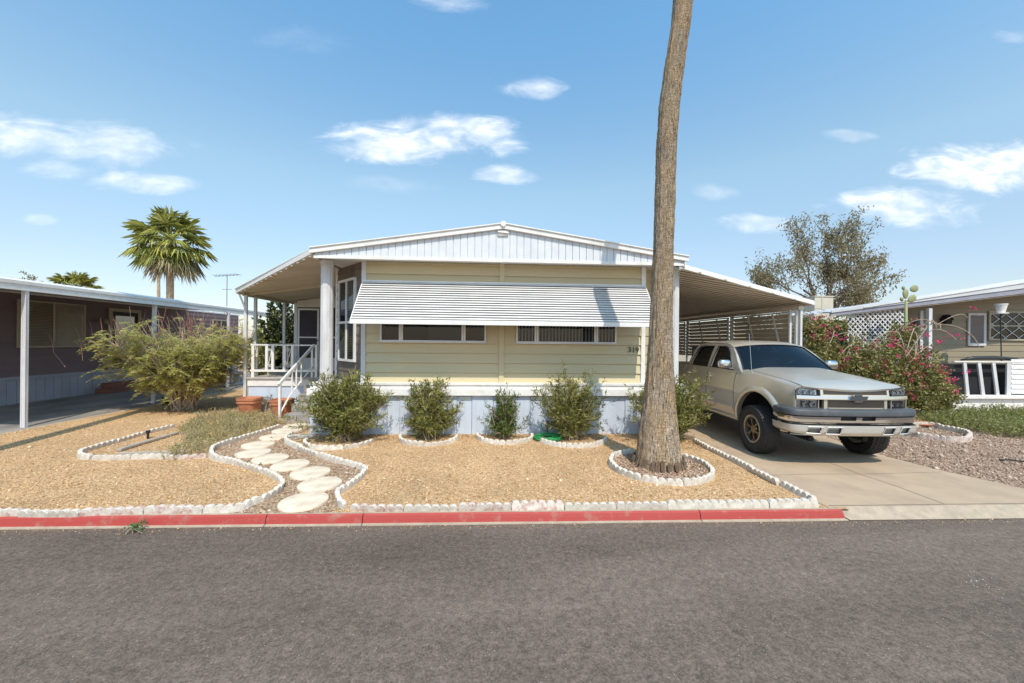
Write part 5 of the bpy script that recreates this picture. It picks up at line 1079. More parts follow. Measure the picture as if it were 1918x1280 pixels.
g = G(258, 992, -.08); bush('kerb_weed', (g.x, g.y, -.085), .055, .035, .05, 20, 4, 9, .016, .009, leafmat('bluegreen_leaf', (.10, .18, .06), (.24, .34, .14)), 'tiny green weed growing in the gutter at the red kerb', tl=.02, cat='weed', rad=.003)

# bougainvillea
def boug():
    o = empty('bougainvillea', (10.3, 10.2, 0), 'sprawling bougainvillea with magenta flowers behind the pickup', 'bush')
    mb = MB(); Pn, Dn, S = [], [], []
    blobs = [(8.95, 10.1, 1.5, .62, .5, 1.15, 1.0), (9.85, 10.1, 1.35, .8, .6, 1.2, 1.2), (10.75, 10.05, 1.2, .95, .65, 1.2, 1.3), (11.6, 10.0, 1.05, .85, .6, 1.1, 1.2), (12.2, 10.2, .8, .75, .5, .85, .9), (12.7, 10.3, .5, .55, .4, .5, .5), (9.4, 10.4, 2.35, .6, .4, .45, .3), (11.75, 10.4, 2.0, .5, .35, .75, .4), (8.68, 10.2, 2.40, .35, .35, .4, .22), (10.1, 10.0, .6, 1.3, .6, .6, .8)]
    for (cx, cy, cz_, rx, ry, rz_, k) in blobs:
        for i in range(int(62 * k)):
            d = unit(RNG.normal(0, 1, 3)); r = RNG.uniform(.55, 1.0); e = np.array([cx, cy, cz_]) + d * np.array([rx, ry, rz_]) * r
            if e[2] < .08: continue
            e[2] = min(e[2], 2.85); b = np.array([cx + RNG.normal(0, .35), cy + .2, max(0, cz_ - rz_ * .6)]); m_ = (b + e) / 2 + np.array([0, 0, .25]) + RNG.normal(0, .12, 3); t = np.linspace(0, 1, 6)[:, None]; pts = (1 - t) ** 2 * b + 2 * t * (1 - t) * m_ + t * t * e
            mb.tube([tuple(p) for p in pts], [.009, .008, .007, .006, .005, .002], 4, False)
            nl = 84; u = RNG.uniform(.35, 1, nl); j = np.minimum((u * 5).astype(int), 4); p = pts[j] + (pts[j + 1] - pts[j]) * (u * 5 - j)[:, None] + RNG.normal(0, .085, (nl, 3)); Pn.append(p); Dn.append(unit(RNG.normal(0, 1, (nl, 3)) + np.array([0, -.2, .2])))
            if RNG.uniform() < .5 and e[1] < cy + .15 and e[2] > .5: S.append(e)
    for i in range(26):                                            # long pale canes drooping over the top
        x = RNG.uniform(10.9, 12.5) if i % 2 else RNG.uniform(8.6, 12.2); a = np.array([x, 10.1, RNG.uniform(1.9, 2.6)]); q = a + np.array([RNG.normal(0, .5), -.25, RNG.uniform(-.9, .3)]); m_ = (a + q) / 2 + np.array([RNG.normal(0, .2), -.1, .35])
        t = np.linspace(0, 1, 9)[:, None]; pts = (1 - t) ** 2 * a + 2 * t * (1 - t) * m_ + t * t * q; mb.tube([tuple(p) for p in pts], .009, 5, False)
    mb.build('stems', TWIG, o); p, d = np.concatenate(Pn), np.concatenate(Dn); ok = p[:, 2] > .02; p, d = p[ok], d[ok]; V, F = leaves6(p, d, RNG.uniform(.04, .085, len(p)), RNG.uniform(.028, .055, len(p))); npmesh('foliage', V, F, LF_BG, o)
    cl = []; S = np.array(S); RNG.shuffle(S)
    extra = [P(x, y, 9.75) for x, y in ((1770, 630), (1785, 632), (1800, 636), (1812, 580), (1820, 581), (1745, 640), (1755, 640), (1800, 700), (1806, 697), (1775, 715), (1780, 712), (1550, 622), (1560, 630), (1572, 634), (1532, 595), (1545, 632), (1690, 620), (1700, 615), (1726, 630), (1730, 668), (1520, 600), (1660, 648), (1670, 640))]
    allc = list(S[:125]) + [np.array(e) for e in extra]
    for c in allc:
        n = RNG.integers(4, 11); cl.append(np.array(c) + RNG.normal(0, .038, (n, 3)) + np.array([0, -.09, .02]))
    p = np.concatenate(cl); V, F = leaves6(p, unit(RNG.normal(0, 1, p.shape) + np.array([0, -.5, .3])), RNG.uniform(.035, .052, len(p)), .034); tag(npmesh('flowers', V, F, PINK, o), kind='stuff')
boug()
# prickly pear reaching above the bougainvillea
ca_ = empty('prickly_pear_cactus', (P(1697, 600, 10.5).x, 10.5, 0), 'tall thin prickly pear cactus with a few pads rising above the bougainvillea', 'cactus')
CACT = M('cactus_skin', (.22, .26, .12), .6, col2=(.30, .28, .14), vs=12)
def pad(px, py, hw, hh, ang):
    q = P(px, py, 10.5); s = 10.5 / FPX; mb = MB(); n = 14
    def f(u, v):
        a = 2 * math.pi * u; b = math.pi * (v - .5); r = math.cos(b); x = hw * s * r * math.cos(a) * (1 + .15 * math.sin(b)); y = .035 * r * math.sin(a); z = hh * s * math.sin(b); c, s_ = math.cos(ang), math.sin(ang)
        return (q.x + x * c + z * s_, q.y + y, q.z - x * s_ + z * c)
    mb.grid(f, 20, 12); mb.build('pad', CACT, ca_, smooth=True, merge=True)
for a_ in ((1696, 551, 6, 10, 0), (1712, 541, 7, 9, 1.3), (1708, 560, 7, 10, 1.0), (1692, 540, 3, 4, 0), (1689, 561, 3.5, 4.5, -.3)): pad(*a_)
q = P(1697, 562, 10.5); mb = MB(); mb.tube([(q.x, 10.5, 0), (q.x + .02, 10.5, 1.5), (q.x, 10.5, q.z)], [.06, .05, .03], 8); mb.build('stem', CACT, ca_, smooth=True)

# ------------------------------------------------------------------ big palm
TRUNK = bpy.data.materials.new('palm_trunk_bark'); TRUNK.use_nodes = True
def trunkmat(m):
    n = m.node_tree.nodes; l = m.node_tree.links; b = n['Principled BSDF']; b.inputs['Roughness'].default_value = .92; b.inputs['Specular IOR Level'].default_value = .15
    t = n.new('ShaderNodeTexCoord'); a = n.new('ShaderNodeAttribute'); a.attribute_name = 'wrap'
    def noi(s, st, d=6, r=.6, src=None):
        mp = n.new('ShaderNodeMapping'); mp.inputs['Scale'].default_value = st; l.new(src or a.outputs['Vector'], mp.inputs[0]); q = n.new('ShaderNodeTexNoise'); q.inputs['Scale'].default_value = s; q.inputs['Detail'].default_value = d; q.inputs['Roughness'].default_value = r; l.new(mp.outputs[0], q.inputs[0]); return q.outputs[0]
    def mr(s, a0, a1, b0, b1):
        q = n.new('ShaderNodeMapRange'); l.new(s, q.inputs[0])
        for i, v in enumerate((a0, a1, b0, b1)): q.inputs[i + 1].default_value = v
        return q.outputs[0]
    def mul(x, y, op='MULTIPLY'):
        q = n.new('ShaderNodeMath'); q.operation = op; l.new(x, q.inputs[0]); l.new(y, q.inputs[1]); return q.outputs[0]
    fis = mr(noi(1, (70, 70, 9.0), 5, .7), .37, .46, .0, 1.0)          # long vertical fissures
    fine = mr(noi(1, (120, 120, 9), 3), .35, .65, .55, 1.2)
    rings = mr(noi(1, (6, 6, 34), 3), .38, .5, .55, 1.0)
    blot = mr(noi(1, (5, 5, 2.5), 6, .7), .3, .7, .78, 1.15)
    r = n.new('ShaderNodeValToRGB'); r.color_ramp.elements[0].position = .0; r.color_ramp.elements[0].color = (.20, .11, .055, 1); r.color_ramp.elements[1].position = 1; r.color_ramp.elements[1].color = (.76, .53, .31, 1); e = r.color_ramp.elements.new(.5); e.color = (.64, .41, .22, 1)
    l.new(mul(fis, rings), r.inputs[0])
    g = n.new('ShaderNodeMix'); g.data_type = 'RGBA'; l.new(mr(noi(1, (3, 3, 1.6), 4), .40, .62, .12, .8), g.inputs['Factor']); l.new(r.outputs[0], g.inputs[6]); g.inputs[7].default_value = (.64, .53, .42, 1)
    dark = n.new('ShaderNodeMix'); dark.data_type = 'RGBA'; l.new(fis, dark.inputs['Factor']); dark.inputs[6].default_value = (.13, .08, .045, 1); l.new(g.outputs[2], dark.inputs[7])
    vm = n.new('ShaderNodeVectorMath'); vm.operation = 'SCALE'; l.new(dark.outputs[2], vm.inputs[0]); l.new(mul(fine, blot), vm.inputs['Scale']); l.new(vm.outputs[0], b.inputs['Base Color'])
    bp = n.new('ShaderNodeBump'); bp.inputs['Strength'].default_value = .9; bp.inputs['Distance'].default_value = .03; l.new(mul(mul(fis, rings), fine), bp.inputs['Height']); l.new(bp.outputs[0], b.inputs['Normal'])
trunkmat(TRUNK)
def palm_trunk(path, rad, parent, seg=72, dz=.035, rough=1.0, name='trunk'):
    """path, rad: functions of z"""
    z0, z1 = path['z']; n = int((z1 - z0) / dz); mb = MB(); W = []
    for i in range(n + 1):
        z = z0 + (z1 - z0) * i / n; cx, cy, r = path['c'](z); b = .012 * math.sin(z * 9 + math.sin(z * 3.1) * 2) + .012 * noise.noise(Vector((z * 2.3, 7, 1)))
        for j in range(seg):
            a = 2 * math.pi * j / seg; v = Vector((math.cos(a) * 9, math.sin(a) * 9, z * 1.1)); k = noise.noise(v) * .012 + noise.noise(Vector((math.cos(a) * 22, math.sin(a) * 22, z * 2.2))) * .011 * rough
            k += .008 * rough * noise.noise(Vector((math.cos(a) * 5, math.sin(a) * 5, z * 14)))
            rr = r * (1 + b) + k; mb.v.append((cx + rr * math.cos(a), cy + rr * math.sin(a), z)); W.append((math.cos(a) * .37, math.sin(a) * .37, z))
    for i in range(n):
        for j in range(seg): mb.f.append((i * seg + j, i * seg + (j + 1) % seg, (i + 1) * seg + (j + 1) % seg, (i + 1) * seg + j)); mb.m.append(0)
    o = mb.build(name, TRUNK, parent, smooth=True)
    at = o.data.attributes.new('wrap', 'FLOAT_VECTOR', 'POINT'); at.data.foreach_set('vector', np.array(W, dtype=np.float32).ravel()); return o
def frond(Pn, Dn, Ln, Wn, mb, c, az, el, L_, fan=.9, nb=22, droop=.5):
    d = np.array([math.cos(az) * math.cos(el), math.sin(az) * math.cos(el), math.sin(el)]); c = np.array(c); h = c + d * L_ + np.array([0, 0, -droop * .25 * L_]); mb.tube([tuple(c), tuple((c + h) / 2 + np.array([0, 0, .08 * L_])), tuple(h)], [.03, .022, .014], 4, False)
    d2 = unit(h - c + np.array([0, 0, -.1])); s = unit(np.cross(d2, [0, 0, 1.0])); up = np.cross(s, d2)
    for k in range(nb):
        a = (k / (nb - 1) - .5) * 2 * 1.75; v = unit(d2 * math.cos(a) + s * math.sin(a) + up * (.15 * math.cos(a * 2)) + RNG.normal(0, .05, 3)); l = fan * (1 - .25 * abs(a) / 1.75) * RNG.uniform(.85, 1.1)
        m_ = h + v * l * .55 + np.array([0, 0, -.08 * droop * l]); Pn.append(h); Dn.append(m_); Ln.append(h + v * l * .98 + np.array([0, 0, -droop * l * .55])); Wn.append(l)
def palm_crown(parent, c, R_, n_live, n_dead, name='crown', nb=22, fan=.9, emin=-.9, mat=LF_PM, dmat=LF_DEAD):
    for nm, cnt, lo, hi, m_ in (('crown', n_live, emin, 1.45, mat), ('dead_fronds', n_dead, -1.35, -.75, dmat)):
        if not cnt: continue
        A_, B_, E_, W_ = [], [], [], []; mb = MB()
        for i in range(cnt):
            u = i / max(1, cnt - 1); el = lo + (hi - lo) * (u ** 1.1) + RNG.normal(0, .12); az = i * 2.399963 + RNG.normal(0, .15); frond(A_, B_, E_, W_, mb, c, az, min(el, 1.5), R_ * (1 - fan) * RNG.uniform(.8, 1.15) if fan < 1 else R_ * .5, R_ * fan * .62, nb, .55 if el > 0 else .75)
        A_, B_, E_ = map(np.array, (A_, B_, E_)); W_ = np.array(W_)[:, None]; s = unit(np.cross(E_ - A_, RNG.normal(0, .25, A_.shape) + np.array([0, 0, 1.0]))); w_ = .035 * W_
        V = np.stack([A_ - s * w_ * .25, A_ + s * w_ * .25, B_ + s * w_, E_, B_ - s * w_], 1).reshape(-1, 3); F = np.arange(len(A_) * 5).reshape(-1, 5); o = npmesh(nm, V, F, m_, parent)
        mb.build('leaf_stalks', m_, parent)
pts_c = [(0, 1233, 885), (.25, 1233, 855), (.6, 1233, 815), (1.3, 1235.5, 720), (2.2, 1237.5, 600), (3.4, 1242.5, 460), (4.3, 1246, 345), (5.07, 1249, 250), (5.7, 1254, 165), (6.26, 1262, 100), (7.05, 1276, 0)]
def interp(z, tab):
    for (a, b) in zip(tab[:-1], tab[1:]):
        if z <= b[0]: return a[1] + (b[1] - a[1]) * (z - a[0]) / (b[0] - a[0])
    a, b = tab[-2], tab[-1]; return b[1] + (b[1] - a[1]) / (b[0] - a[0]) * (z - b[0]) * .6
TY = 6.04
tabx = [(z, P(px, py, TY).x) for z, px, py in pts_c]
tabr = [(0, .358), (.12, .340), (.3, .322), (.6, .290), (1.0, .238), (1.6, .196), (2.2, .172), (2.8, .160), (3.4, .150), (4.3, .154), (5.0, .146), (5.7, .153), (6.3, .148), (7.05, .144), (13, .142)]
pm = empty('palm_tree', (2.58, TY, 0), 'tall palm trunk standing in a scalloped ring in the front yard', 'palm tree')
palm_trunk({'z': (-.02, 13.0), 'c': lambda z: (interp(z, tabx), TY + .0 * z, interp(z, tabr))}, None, pm, 84)
tx = interp(13, tabx); palm_crown(pm, (tx, TY, 13.1), 1.9, 40, 16)
# fibrous ragged foot of the trunk
mb = MB()
for k in range(170):
    a = RNG.uniform(0, 6.283); r = .37; x, y = tabx[0][1] + r * math.cos(a), TY + r * math.sin(a); hh = RNG.uniform(.05, .16); mb.tube([(x, y, hh + .02), (x + .03 * math.cos(a), y + .03 * math.sin(a), hh * .4), (x + RNG.uniform(.04, .10) * math.cos(a), y + RNG.uniform(.04, .10) * math.sin(a), .005)], [.012, .010, .004], 4, False)
mb.build('root_fibres', M('root_fibre', (.24, .16, .10), .95, col2=(.14, .09, .06), vs=20), pm)
# palm outside the left of the frame: its trunk shades the gravel
p2 = empty('palm_tree', (-8.05, 4.75, 0), 'palm beyond the left edge of the picture whose trunk shadow crosses the gravel', 'palm tree')
palm_trunk({'z': (-.02, 14.0), 'c': lambda z: (-8.05 + .06 * z - .003 * z * z, 4.75, .15 + .16 * math.exp(-z * 1.6))}, None, p2, 24, .15); palm_crown(p2, (-8.05 + .25, 4.75, 14), 1.9, 34, 14)
# palms behind
def bgpalm(px, Y, pyc, R_, tr, n, nd, lab, nb=20, fan=.62):
    q = P(px, pyc, Y); o = empty('palm_tree', (q.x, Y, 0), lab, 'palm tree', 'palms behind the left home'); mb = MB()
    palm_trunk({'z': (0, q.z), 'c': lambda z: (q.x + .002 * (q.z - z) ** 2, Y, tr)}, None, o, 20, .12); palm_crown(o, (q.x, Y, q.z), R_, n, nd, fan=fan, nb=nb); return o
bgpalm(319, 22, 447, 2.75, .16, 46, 20, 'tall full fan palm rising behind the brown home', 24)
bgpalm(297, 44, 459, 1.9, .14, 30, 12, 'far thin trunked palm seen against the left side of the tall fan palm', 16)
bgpalm(141, 40, 540, 3.0, .25, 52, 10, 'low fan palm whose crown shows above the far left awning roof', 20)
# sparse tree behind the carport
def sparse_tree():
    q = P(1546, 590, 23); bx = q.x; o = empty('sparse_tree', (bx, 23, 0), 'wide sparse olive brown tree behind the carport and bougainvillea', 'tree'); mb = MB(); Pn, Dn = [], []
    rnd = random.Random(5)
    def grow(p, d, L_, r, lv):
        n = 4; pts = [p]; dd = d.copy()
        for i in range(n): dd = (dd + Vector((rnd.gauss(0, .13), rnd.gauss(0, .13), rnd.gauss(.02, .10)))).normalized(); p = p + dd * L_ / n; pts.append(p)
        mb.tube(pts, [r * (1 - .45 * k / n) for k in range(n + 1)], 7 if lv < 2 else 4, False)
        if lv >= 3:
            m = 16
            for k in range(m):
                c = pts[rnd.randint(1, n)] + Vector((rnd.gauss(0, .20), rnd.gauss(0, .20), rnd.gauss(-.02, .20))); Pn.append(tuple(c)); Dn.append((rnd.gauss(0, .6), rnd.gauss(0, .6), -.7 + rnd.gauss(0, .4)))
        if lv < 5:
            for k in range(3 if lv in (1, 2, 3) else 2):
                t = rnd.randint(2, n); dv = (dd + Vector((rnd.gauss(0, .5), rnd.gauss(0, .5), rnd.gauss(.08, .33)))).normalized(); grow(pts[t], dv, L_ * rnd.uniform(.58, .80), r * .52, lv + 1)
    base = Vector((bx, 23, 0)); mb.tube([base, base + Vector((.05, 0, 1.5)), base + Vector((0, 0, 3.2))], [.26, .22, .19], 10, False); top = base + Vector((0, 0, 3.7))
    for dv, L_, r in (((-.95, .1, .50), 3.0, .10), ((-.68, -.2, .85), 3.2, .12), ((-.30, 0, 1), 2.9, .11), ((.34, .2, .95), 3.1, .11), ((.72, -.1, .80), 3.4, .11), ((1.0, .1, .45), 3.1, .08), ((-1.0, 0, .22), 2.5, .07), ((1.0, .3, .16), 2.0, .06), ((.50, -.1, .9), 3.0, .09), ((.62, .2, .55), 2.8, .08)): grow(top + Vector((rnd.gauss(0, .1), 0, rnd.uniform(-.5, 0))), Vector(dv).normalized(), L_, r, 1)
    mb.v = [(bx + (v[0] - bx) * (.84 if v[0] > bx else .95), 23 + (v[1] - 23) * .45, v[2]) for v in mb.v]
    mb.build('trunk', BARK, o, smooth=True); p = np.array(Pn); p[:, 0] = bx + (p[:, 0] - bx) * np.where(p[:, 0] > bx, .84, .95); p[:, 1] = 23 + (p[:, 1] - 23) * .45; zt = P(1558, 398, 23).z; ok = (p[:, 2] < zt + .4) & (p[:, 2] > 2.5) & (p[:, 0] > P(1400, 500, 23).x) & (p[:, 0] < P(1722, 500, 23).x); p = p[ok]; d = np.array(Dn)[ok]
    V, F = leaves(p, d, RNG.uniform(.12, .25, len(p)), RNG.uniform(.05, .09, len(p)), .3); npmesh('crown', V, F, LF_TR, o); print('tree leaves', len(p), p.min(0), p.max(0))
sparse_tree()
q = P(1645, 585, 19); bush('green_shrub', (P(1610, 600, 20).x, 20, 0), 1.3, .8, 3.9, 60, 9, 14, .13, .05, LF_DK, 'dense green shrub below the sparse tree behind the bougainvillea', tl=.4, hmin=.5)
q = P(55, 524, 45); bush('far_tree', (q.x, 45, 0), 2.6, 1.5, 8.4, 50, 10, 12, .30, .12, LF_TR, 'dark tree top just showing above the far left awning roof', tl=.9, hmin=.75, cat='tree', rad=.05)
# paint flecks on the road, laid on its surface
dg = bpy.context.evaluated_depsgraph_get(); bpy.context.view_layer.update(); rd = bpy.data.objects['road']
from mathutils.bvhtree import BVHTree
bv = BVHTree.FromPolygons([rd.matrix_world @ v.co for v in rd.data.vertices], [tuple(p.vertices) for p in rd.data.polygons])
vs = []
for v in PFLECK.v:
    h_ = bv.ray_cast(Vector((v[0], v[1], 2)), Vector((0, 0, -1))); vs.append((v[0], v[1], h_[0].z + .004 if h_[0] else -.05))
PFLECK.v = vs; tag(PFLECK.build('paint_splatter', WHITE, None), kind='structure')
# ================================================================== PICKUP (local: x right, y back from the front axle, z up)
TK = empty('pickup_truck', (5.76, 6.70, 0), 'pewter crew cab pickup truck with bronze wheels parked under the carport', 'pickup truck', rz=-R(2.5))
def flake(name, col, rough=.32):
    m = M(name, col, rough, .62, coat=.35); return m
PAINT = flake('pewter_paint', (.68, .605, .50), .32); PAINT2 = flake('silver_valance_paint', (.66, .63, .58), .45)
CHROME = M('chrome', (.66, .66, .67), .13, 1.0); DCHR = M('worn_bumper_top', (.055, .058, .066), .5, .0, col2=(.085, .088, .095), vs=6)
TGLASS = thin_glass('truck_glass', (.30, .40, .62), .02, .02); SGLASS = M('side_glass', (.006, .007, .009), .04, 0, spec=.7)
TYRE = M('tyre_rubber', (.022, .021, .021), .75, col2=(.035, .032, .03), vs=10, bump=.3, bs=60); BRONZE = M('bronze_wheel', (.30, .20, .10), .35, .8); RIMS = M('rim_edge_metal', (.50, .46, .40), .3, .9)
LENS = thin_glass('lamp_lens', (.85, .87, .9), .08); LAMPB = M('lamp_housing', (.52, .53, .55), .22, .9); AMBER = M('amber_lens', (.7, .25, .03), .3); REDL = M('tail_lens', (.4, .01, .01), .25); SEAL = M('black_rubber', (.012, .012, .012), .6)
def B_(mb, name, mat, parent=TK, **k): k.setdefault('smooth', 'angle'); return mb.build(name, mat, parent, local=True, **k)
YF, YR, WR, TW = 0.0, 3.65, .425, .285
def zs(y):                                   # shoulder height along the body
    if y < .55: t = (y + .9) / 1.45; return 1.238 + .165 * max(t, 0) ** .8
    return 1.388 + .015 * min(y - .55, 1)
def w0(y):
    w = .985
    if y < .05: w -= .085 * min((.05 - y) / .85, 1.1) ** 2.2
    if y > 4.5: w -= .03 * ((y - 4.5) / .4) ** 2
    return w
def xs(y, z):
    w = w0(y); t = zs(y)
    if z < .80: w -= .035 * ((.80 - z) / .27) ** 2
    if z > 1.02: w -= .062 * ((z - 1.02) / (t - 1.02 + .001)) ** 2
    w += (.012 * math.exp(-((z - 1.02) / .03) ** 2) + .014 * math.exp(-((z - .70) / .035) ** 2)) * min(max((y - .5) / .3, 0), 1)
    return w
def zb(y, base=.54):
    for yc in (YF, YR):
        r = .575
        if abs(y - yc) < r: return max(base, .525 + math.sqrt(r * r - (y - yc) ** 2))
    return base
def ysamp(a, b):
    s = set([a, b]); n = max(1, int((b - a) / .12))
    for i in range(n + 1): s.add(a + (b - a) * i / n)
    for yc in (YF, YR):
        for k in range(41):
            y = yc - .575 * math.cos(math.pi * k / 40)
            if a < y < b: s.add(y)
        for e in (-.576, .576):
            if a < yc + e < b: s.add(yc + e)
    return sorted(s)
def side(a, b, top=True, base=.54, side_=-1, zt=None):
    ys = ysamp(a, b); mb = MB(); NZ = 30; rows = []
    for y in ys:
        z0 = zb(y, base if y > -.57 else .80); z1 = (zt or zs)(y); col = [(side_ * xs(y, z0 + (z1 - z0) * k / NZ), y, z0 + (z1 - z0) * k / NZ) for k in range(NZ + 1)]
        if top:
            w = xs(y, z1)
            for dx, dz in ((.012, .02), (.035, .036), (.075, .046), (None, .052)): col.append((side_ * (w - dx if dx else .795), y, z1 + dz))
        col.insert(0, (side_ * (col[0][0] * side_ - .03), y, z0 - .0)); rows.append(col)
    n = len(rows[0]); vs = [p for r in rows for p in r]; fs = []
    for i in range(len(rows) - 1):
        for k in range(n - 1): q = (i * n + k, (i + 1) * n + k, (i + 1) * n + k + 1, i * n + k + 1); fs.append(q if side_ > 0 else q[::-1])
    mb.add(vs, fs); return mb
for s in (-1, 1):
    fe = B_(side(-.80, .695, True, .54, s), 'fender', PAINT)
    fd = B_(side(.709, 1.753, False, .54, s), 'front_door', PAINT); rdr = B_(side(1.769, 2.731, False, .54, s), 'rear_door', PAINT); bd = B_(side(2.78, 4.86, True, .54, s), 'bed_side', PAINT)
    B_(side(2.737, 2.772, False, .54, s), 'cab_corner', PAINT)
    # rocker
    mb = MB(); mb.tube([(s * .945, .56, .50), (s * .945, 3.08, .50)], .045, 10); B_(mb, 'rocker', PAINT)
    # fender flares
    for yc, par in ((YF, fe), (YR, bd)):
        mb = MB(); rows = []
        for k in range(37):
            a = math.pi * (k / 36) * 1.0; cy, cz_ = yc - .0, .525
            for rr, dx in ((.568, -.06), (.568, .030), (.585, .046), (.635, .044), (.665, .022), (.680, .0)):
                y = cy + rr * math.cos(a); z = cz_ + rr * math.sin(a); x = xs(max(y, -.79), max(z, .54)) + dx; rows.append((s * x, y, z))
        fs = []
        for k in range(36):
            for j in range(5): q = (k * 6 + j, k * 6 + j + 1, (k + 1) * 6 + j + 1, (k + 1) * 6 + j); fs.append(q if s > 0 else q[::-1])
        mb.add(rows, fs); B_(mb, 'wheel_flare', PAINT, par)
    for y, par in ((1.62, fd), (2.60, rdr)):
        mb = MB(); x = xs(y, 1.22); mb.tube([(s * (x + .0), y - .09, 1.235), (s * (x + .035), y - .06, 1.235), (s * (x + .035), y + .06, 1.235), (s * (x + .0), y + .09, 1.235)], .015, 8); B_(mb, 'handle', PAINT, par)
# dark inner body so that gaps and arches read black
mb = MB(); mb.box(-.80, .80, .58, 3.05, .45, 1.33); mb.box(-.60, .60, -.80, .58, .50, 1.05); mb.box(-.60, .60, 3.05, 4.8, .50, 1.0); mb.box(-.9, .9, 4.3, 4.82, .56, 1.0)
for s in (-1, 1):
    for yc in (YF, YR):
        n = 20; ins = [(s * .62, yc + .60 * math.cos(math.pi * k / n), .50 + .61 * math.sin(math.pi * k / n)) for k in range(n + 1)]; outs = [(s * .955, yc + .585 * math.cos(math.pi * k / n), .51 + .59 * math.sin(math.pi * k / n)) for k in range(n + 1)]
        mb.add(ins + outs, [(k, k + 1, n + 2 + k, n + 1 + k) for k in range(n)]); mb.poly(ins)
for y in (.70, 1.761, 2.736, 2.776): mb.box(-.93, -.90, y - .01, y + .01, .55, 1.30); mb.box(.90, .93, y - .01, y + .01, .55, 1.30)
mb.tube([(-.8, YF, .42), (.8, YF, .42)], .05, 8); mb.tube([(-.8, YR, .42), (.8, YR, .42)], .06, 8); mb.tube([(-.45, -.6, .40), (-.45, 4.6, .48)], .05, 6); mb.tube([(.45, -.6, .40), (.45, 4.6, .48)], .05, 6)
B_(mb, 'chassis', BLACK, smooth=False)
# hood
def yfr(x): return -.940 + .095 * (abs(x) / .80) ** 2.6
def ycow(x): return .40 + .10 * (abs(x) / .80) ** 2
def hoodf(u, v):
    x = -.782 + 1.564 * u; y0, y1 = yfr(x), ycow(x); y = y0 + (y1 - y0) * v; d = y - y0; ax = abs(x) / .788
    ridge = 1 / (1 + math.exp((abs(x) - .56 - .08 * v) * 26))
    z = zs(max(y, -.9)) + .052 + (.030 + .022 * v) * (1 - ax ** 4) + .016 * ridge
    k = max(0, 1 - d / .24); z -= (.012 + .082 * (1 - ax ** 2)) * k ** 2.2
    if ax > .97: z -= .0
    return (x, y, z)
mb = MB(); mb.grid(hoodf, 48, 40); n = 48
lip = [hoodf(i / n, 0) for i in range(n + 1)]; mb.add(lip + [(x, y + .02, z - .03) for x, y, z in lip], [(i, i + n + 1, i + n + 2, i + 1) for i in range(n)])
for u in (0, 1):
    e = [hoodf(u, j / 20) for j in range(21)]; mb.add(e + [(x * .995, y, z - .025) for x, y, z in e], [(i, i + 21, i + 22, i + 1) for i in range(20)])
B_(mb, 'hood', PAINT)
# cowl and wipers
mb = MB(); mb.grid(lambda u, v: ((u * 2 - 1) * .84, ycow((u * 2 - 1) * .8) + .005 + .13 * v, 1.44 + .02 * v + .02 * (1 - (u * 2 - 1) ** 2)), 20, 2); B_(mb, 'cowl', PLAS)
for xa, xb in ((-.62, -.02), (.10, .66)):
    mb = MB(); mb.tube([(xb - .02, .50, 1.455), ((xa + xb) / 2, .52, 1.478), (xa + .1, .545, 1.482)], .008, 6); mb.tube([(xa, .56, 1.478), (xb - .08, .53, 1.490)], .006, 6); B_(mb, 'wiper', PLAS)
# cab: side frames with window holes
def xc(z): return .925 - .20 * max(0, (z - 1.39) / .56) ** 1.35
outl = [(.53, 1.385), (.70, 1.55), (.93, 1.76), (1.10, 1.875), (1.22, 1.925), (1.40, 1.95), (1.9, 1.958), (2.35, 1.95), (2.52, 1.92), (2.62, 1.86), (2.70, 1.70), (2.775, 1.385)]
h1 = [(.84, 1.435), (.95, 1.62), (1.08, 1.77), (1.20, 1.86), (1.34, 1.893), (1.665, 1.898), (1.70, 1.435)]
h2 = [(1.83, 1.435), (1.825, 1.898), (2.25, 1.893), (2.40, 1.87), (2.48, 1.80), (2.60, 1.50), (2.61, 1.435)]
def to3(p, s, off=0): return Vector((s * (xc(p[1]) + off), p[0], p[1]))
def dens(poly, m=.09):
    o = []
    for a, b in zip(poly, poly[1:] + poly[:1]):
        n = max(1, int(math.hypot(b[0] - a[0], b[1] - a[1]) / m)); o += [(a[0] + (b[0] - a[0]) * k / n, a[1] + (b[1] - a[1]) * k / n) for k in range(n)]
    return o
for s in (-1, 1):
    O, H1, H2 = dens(outl), dens(h1), dens(h2); loops = [[Vector((y, z, 0)) for y, z in O], [Vector((y, z, 0)) for y, z in H1], [Vector((y, z, 0)) for y, z in H2]]
    tri = tessellate_polygon(loops); allp = O + H1 + H2; mb = MB(); mb.add([to3(p, s) for p in allp], [tuple(t) for t in tri])
    for H in (H1, H2):                                             # returns of the openings
        k = len(mb.v); mb.v += [tuple(to3(p, s)) for p in H] + [tuple(to3(p, s, -.035)) for p in H]; n = len(H)
        for i in range(n): mb.f.append((k + i, k + (i + 1) % n, k + n + (i + 1) % n, k + n + i)); mb.m.append(0)
    fr = B_(mb, 'cab_side', PAINT, smooth=False)
    for H in (h1, h2):
        mb = MB(); mb.poly([to3(p, s, -.018) for p in dens(H, .2)]); B_(mb, 'side_window', SGLASS, fr, smooth=False)
        mb = MB(); HH = [to3(p, s, .004) for p in dens(H)]; mb.tube([tuple(p) for p in HH + HH[:1]], .009, 6); B_(mb, 'window_seal', SEAL, fr)
        mb = MB(); tp = [to3(p, s, .016) for p in H if p[1] > 1.6 or p == H[0]]; tp = [to3(p, s, .014) for p in (H[:6] if H is h1 else H[1:6])]
        mb.tube([tuple(p) for p in tp], [.006] + [.022] * (len(tp) - 2) + [.006], 6); B_(mb, 'vent_visor', DCHR, fr)
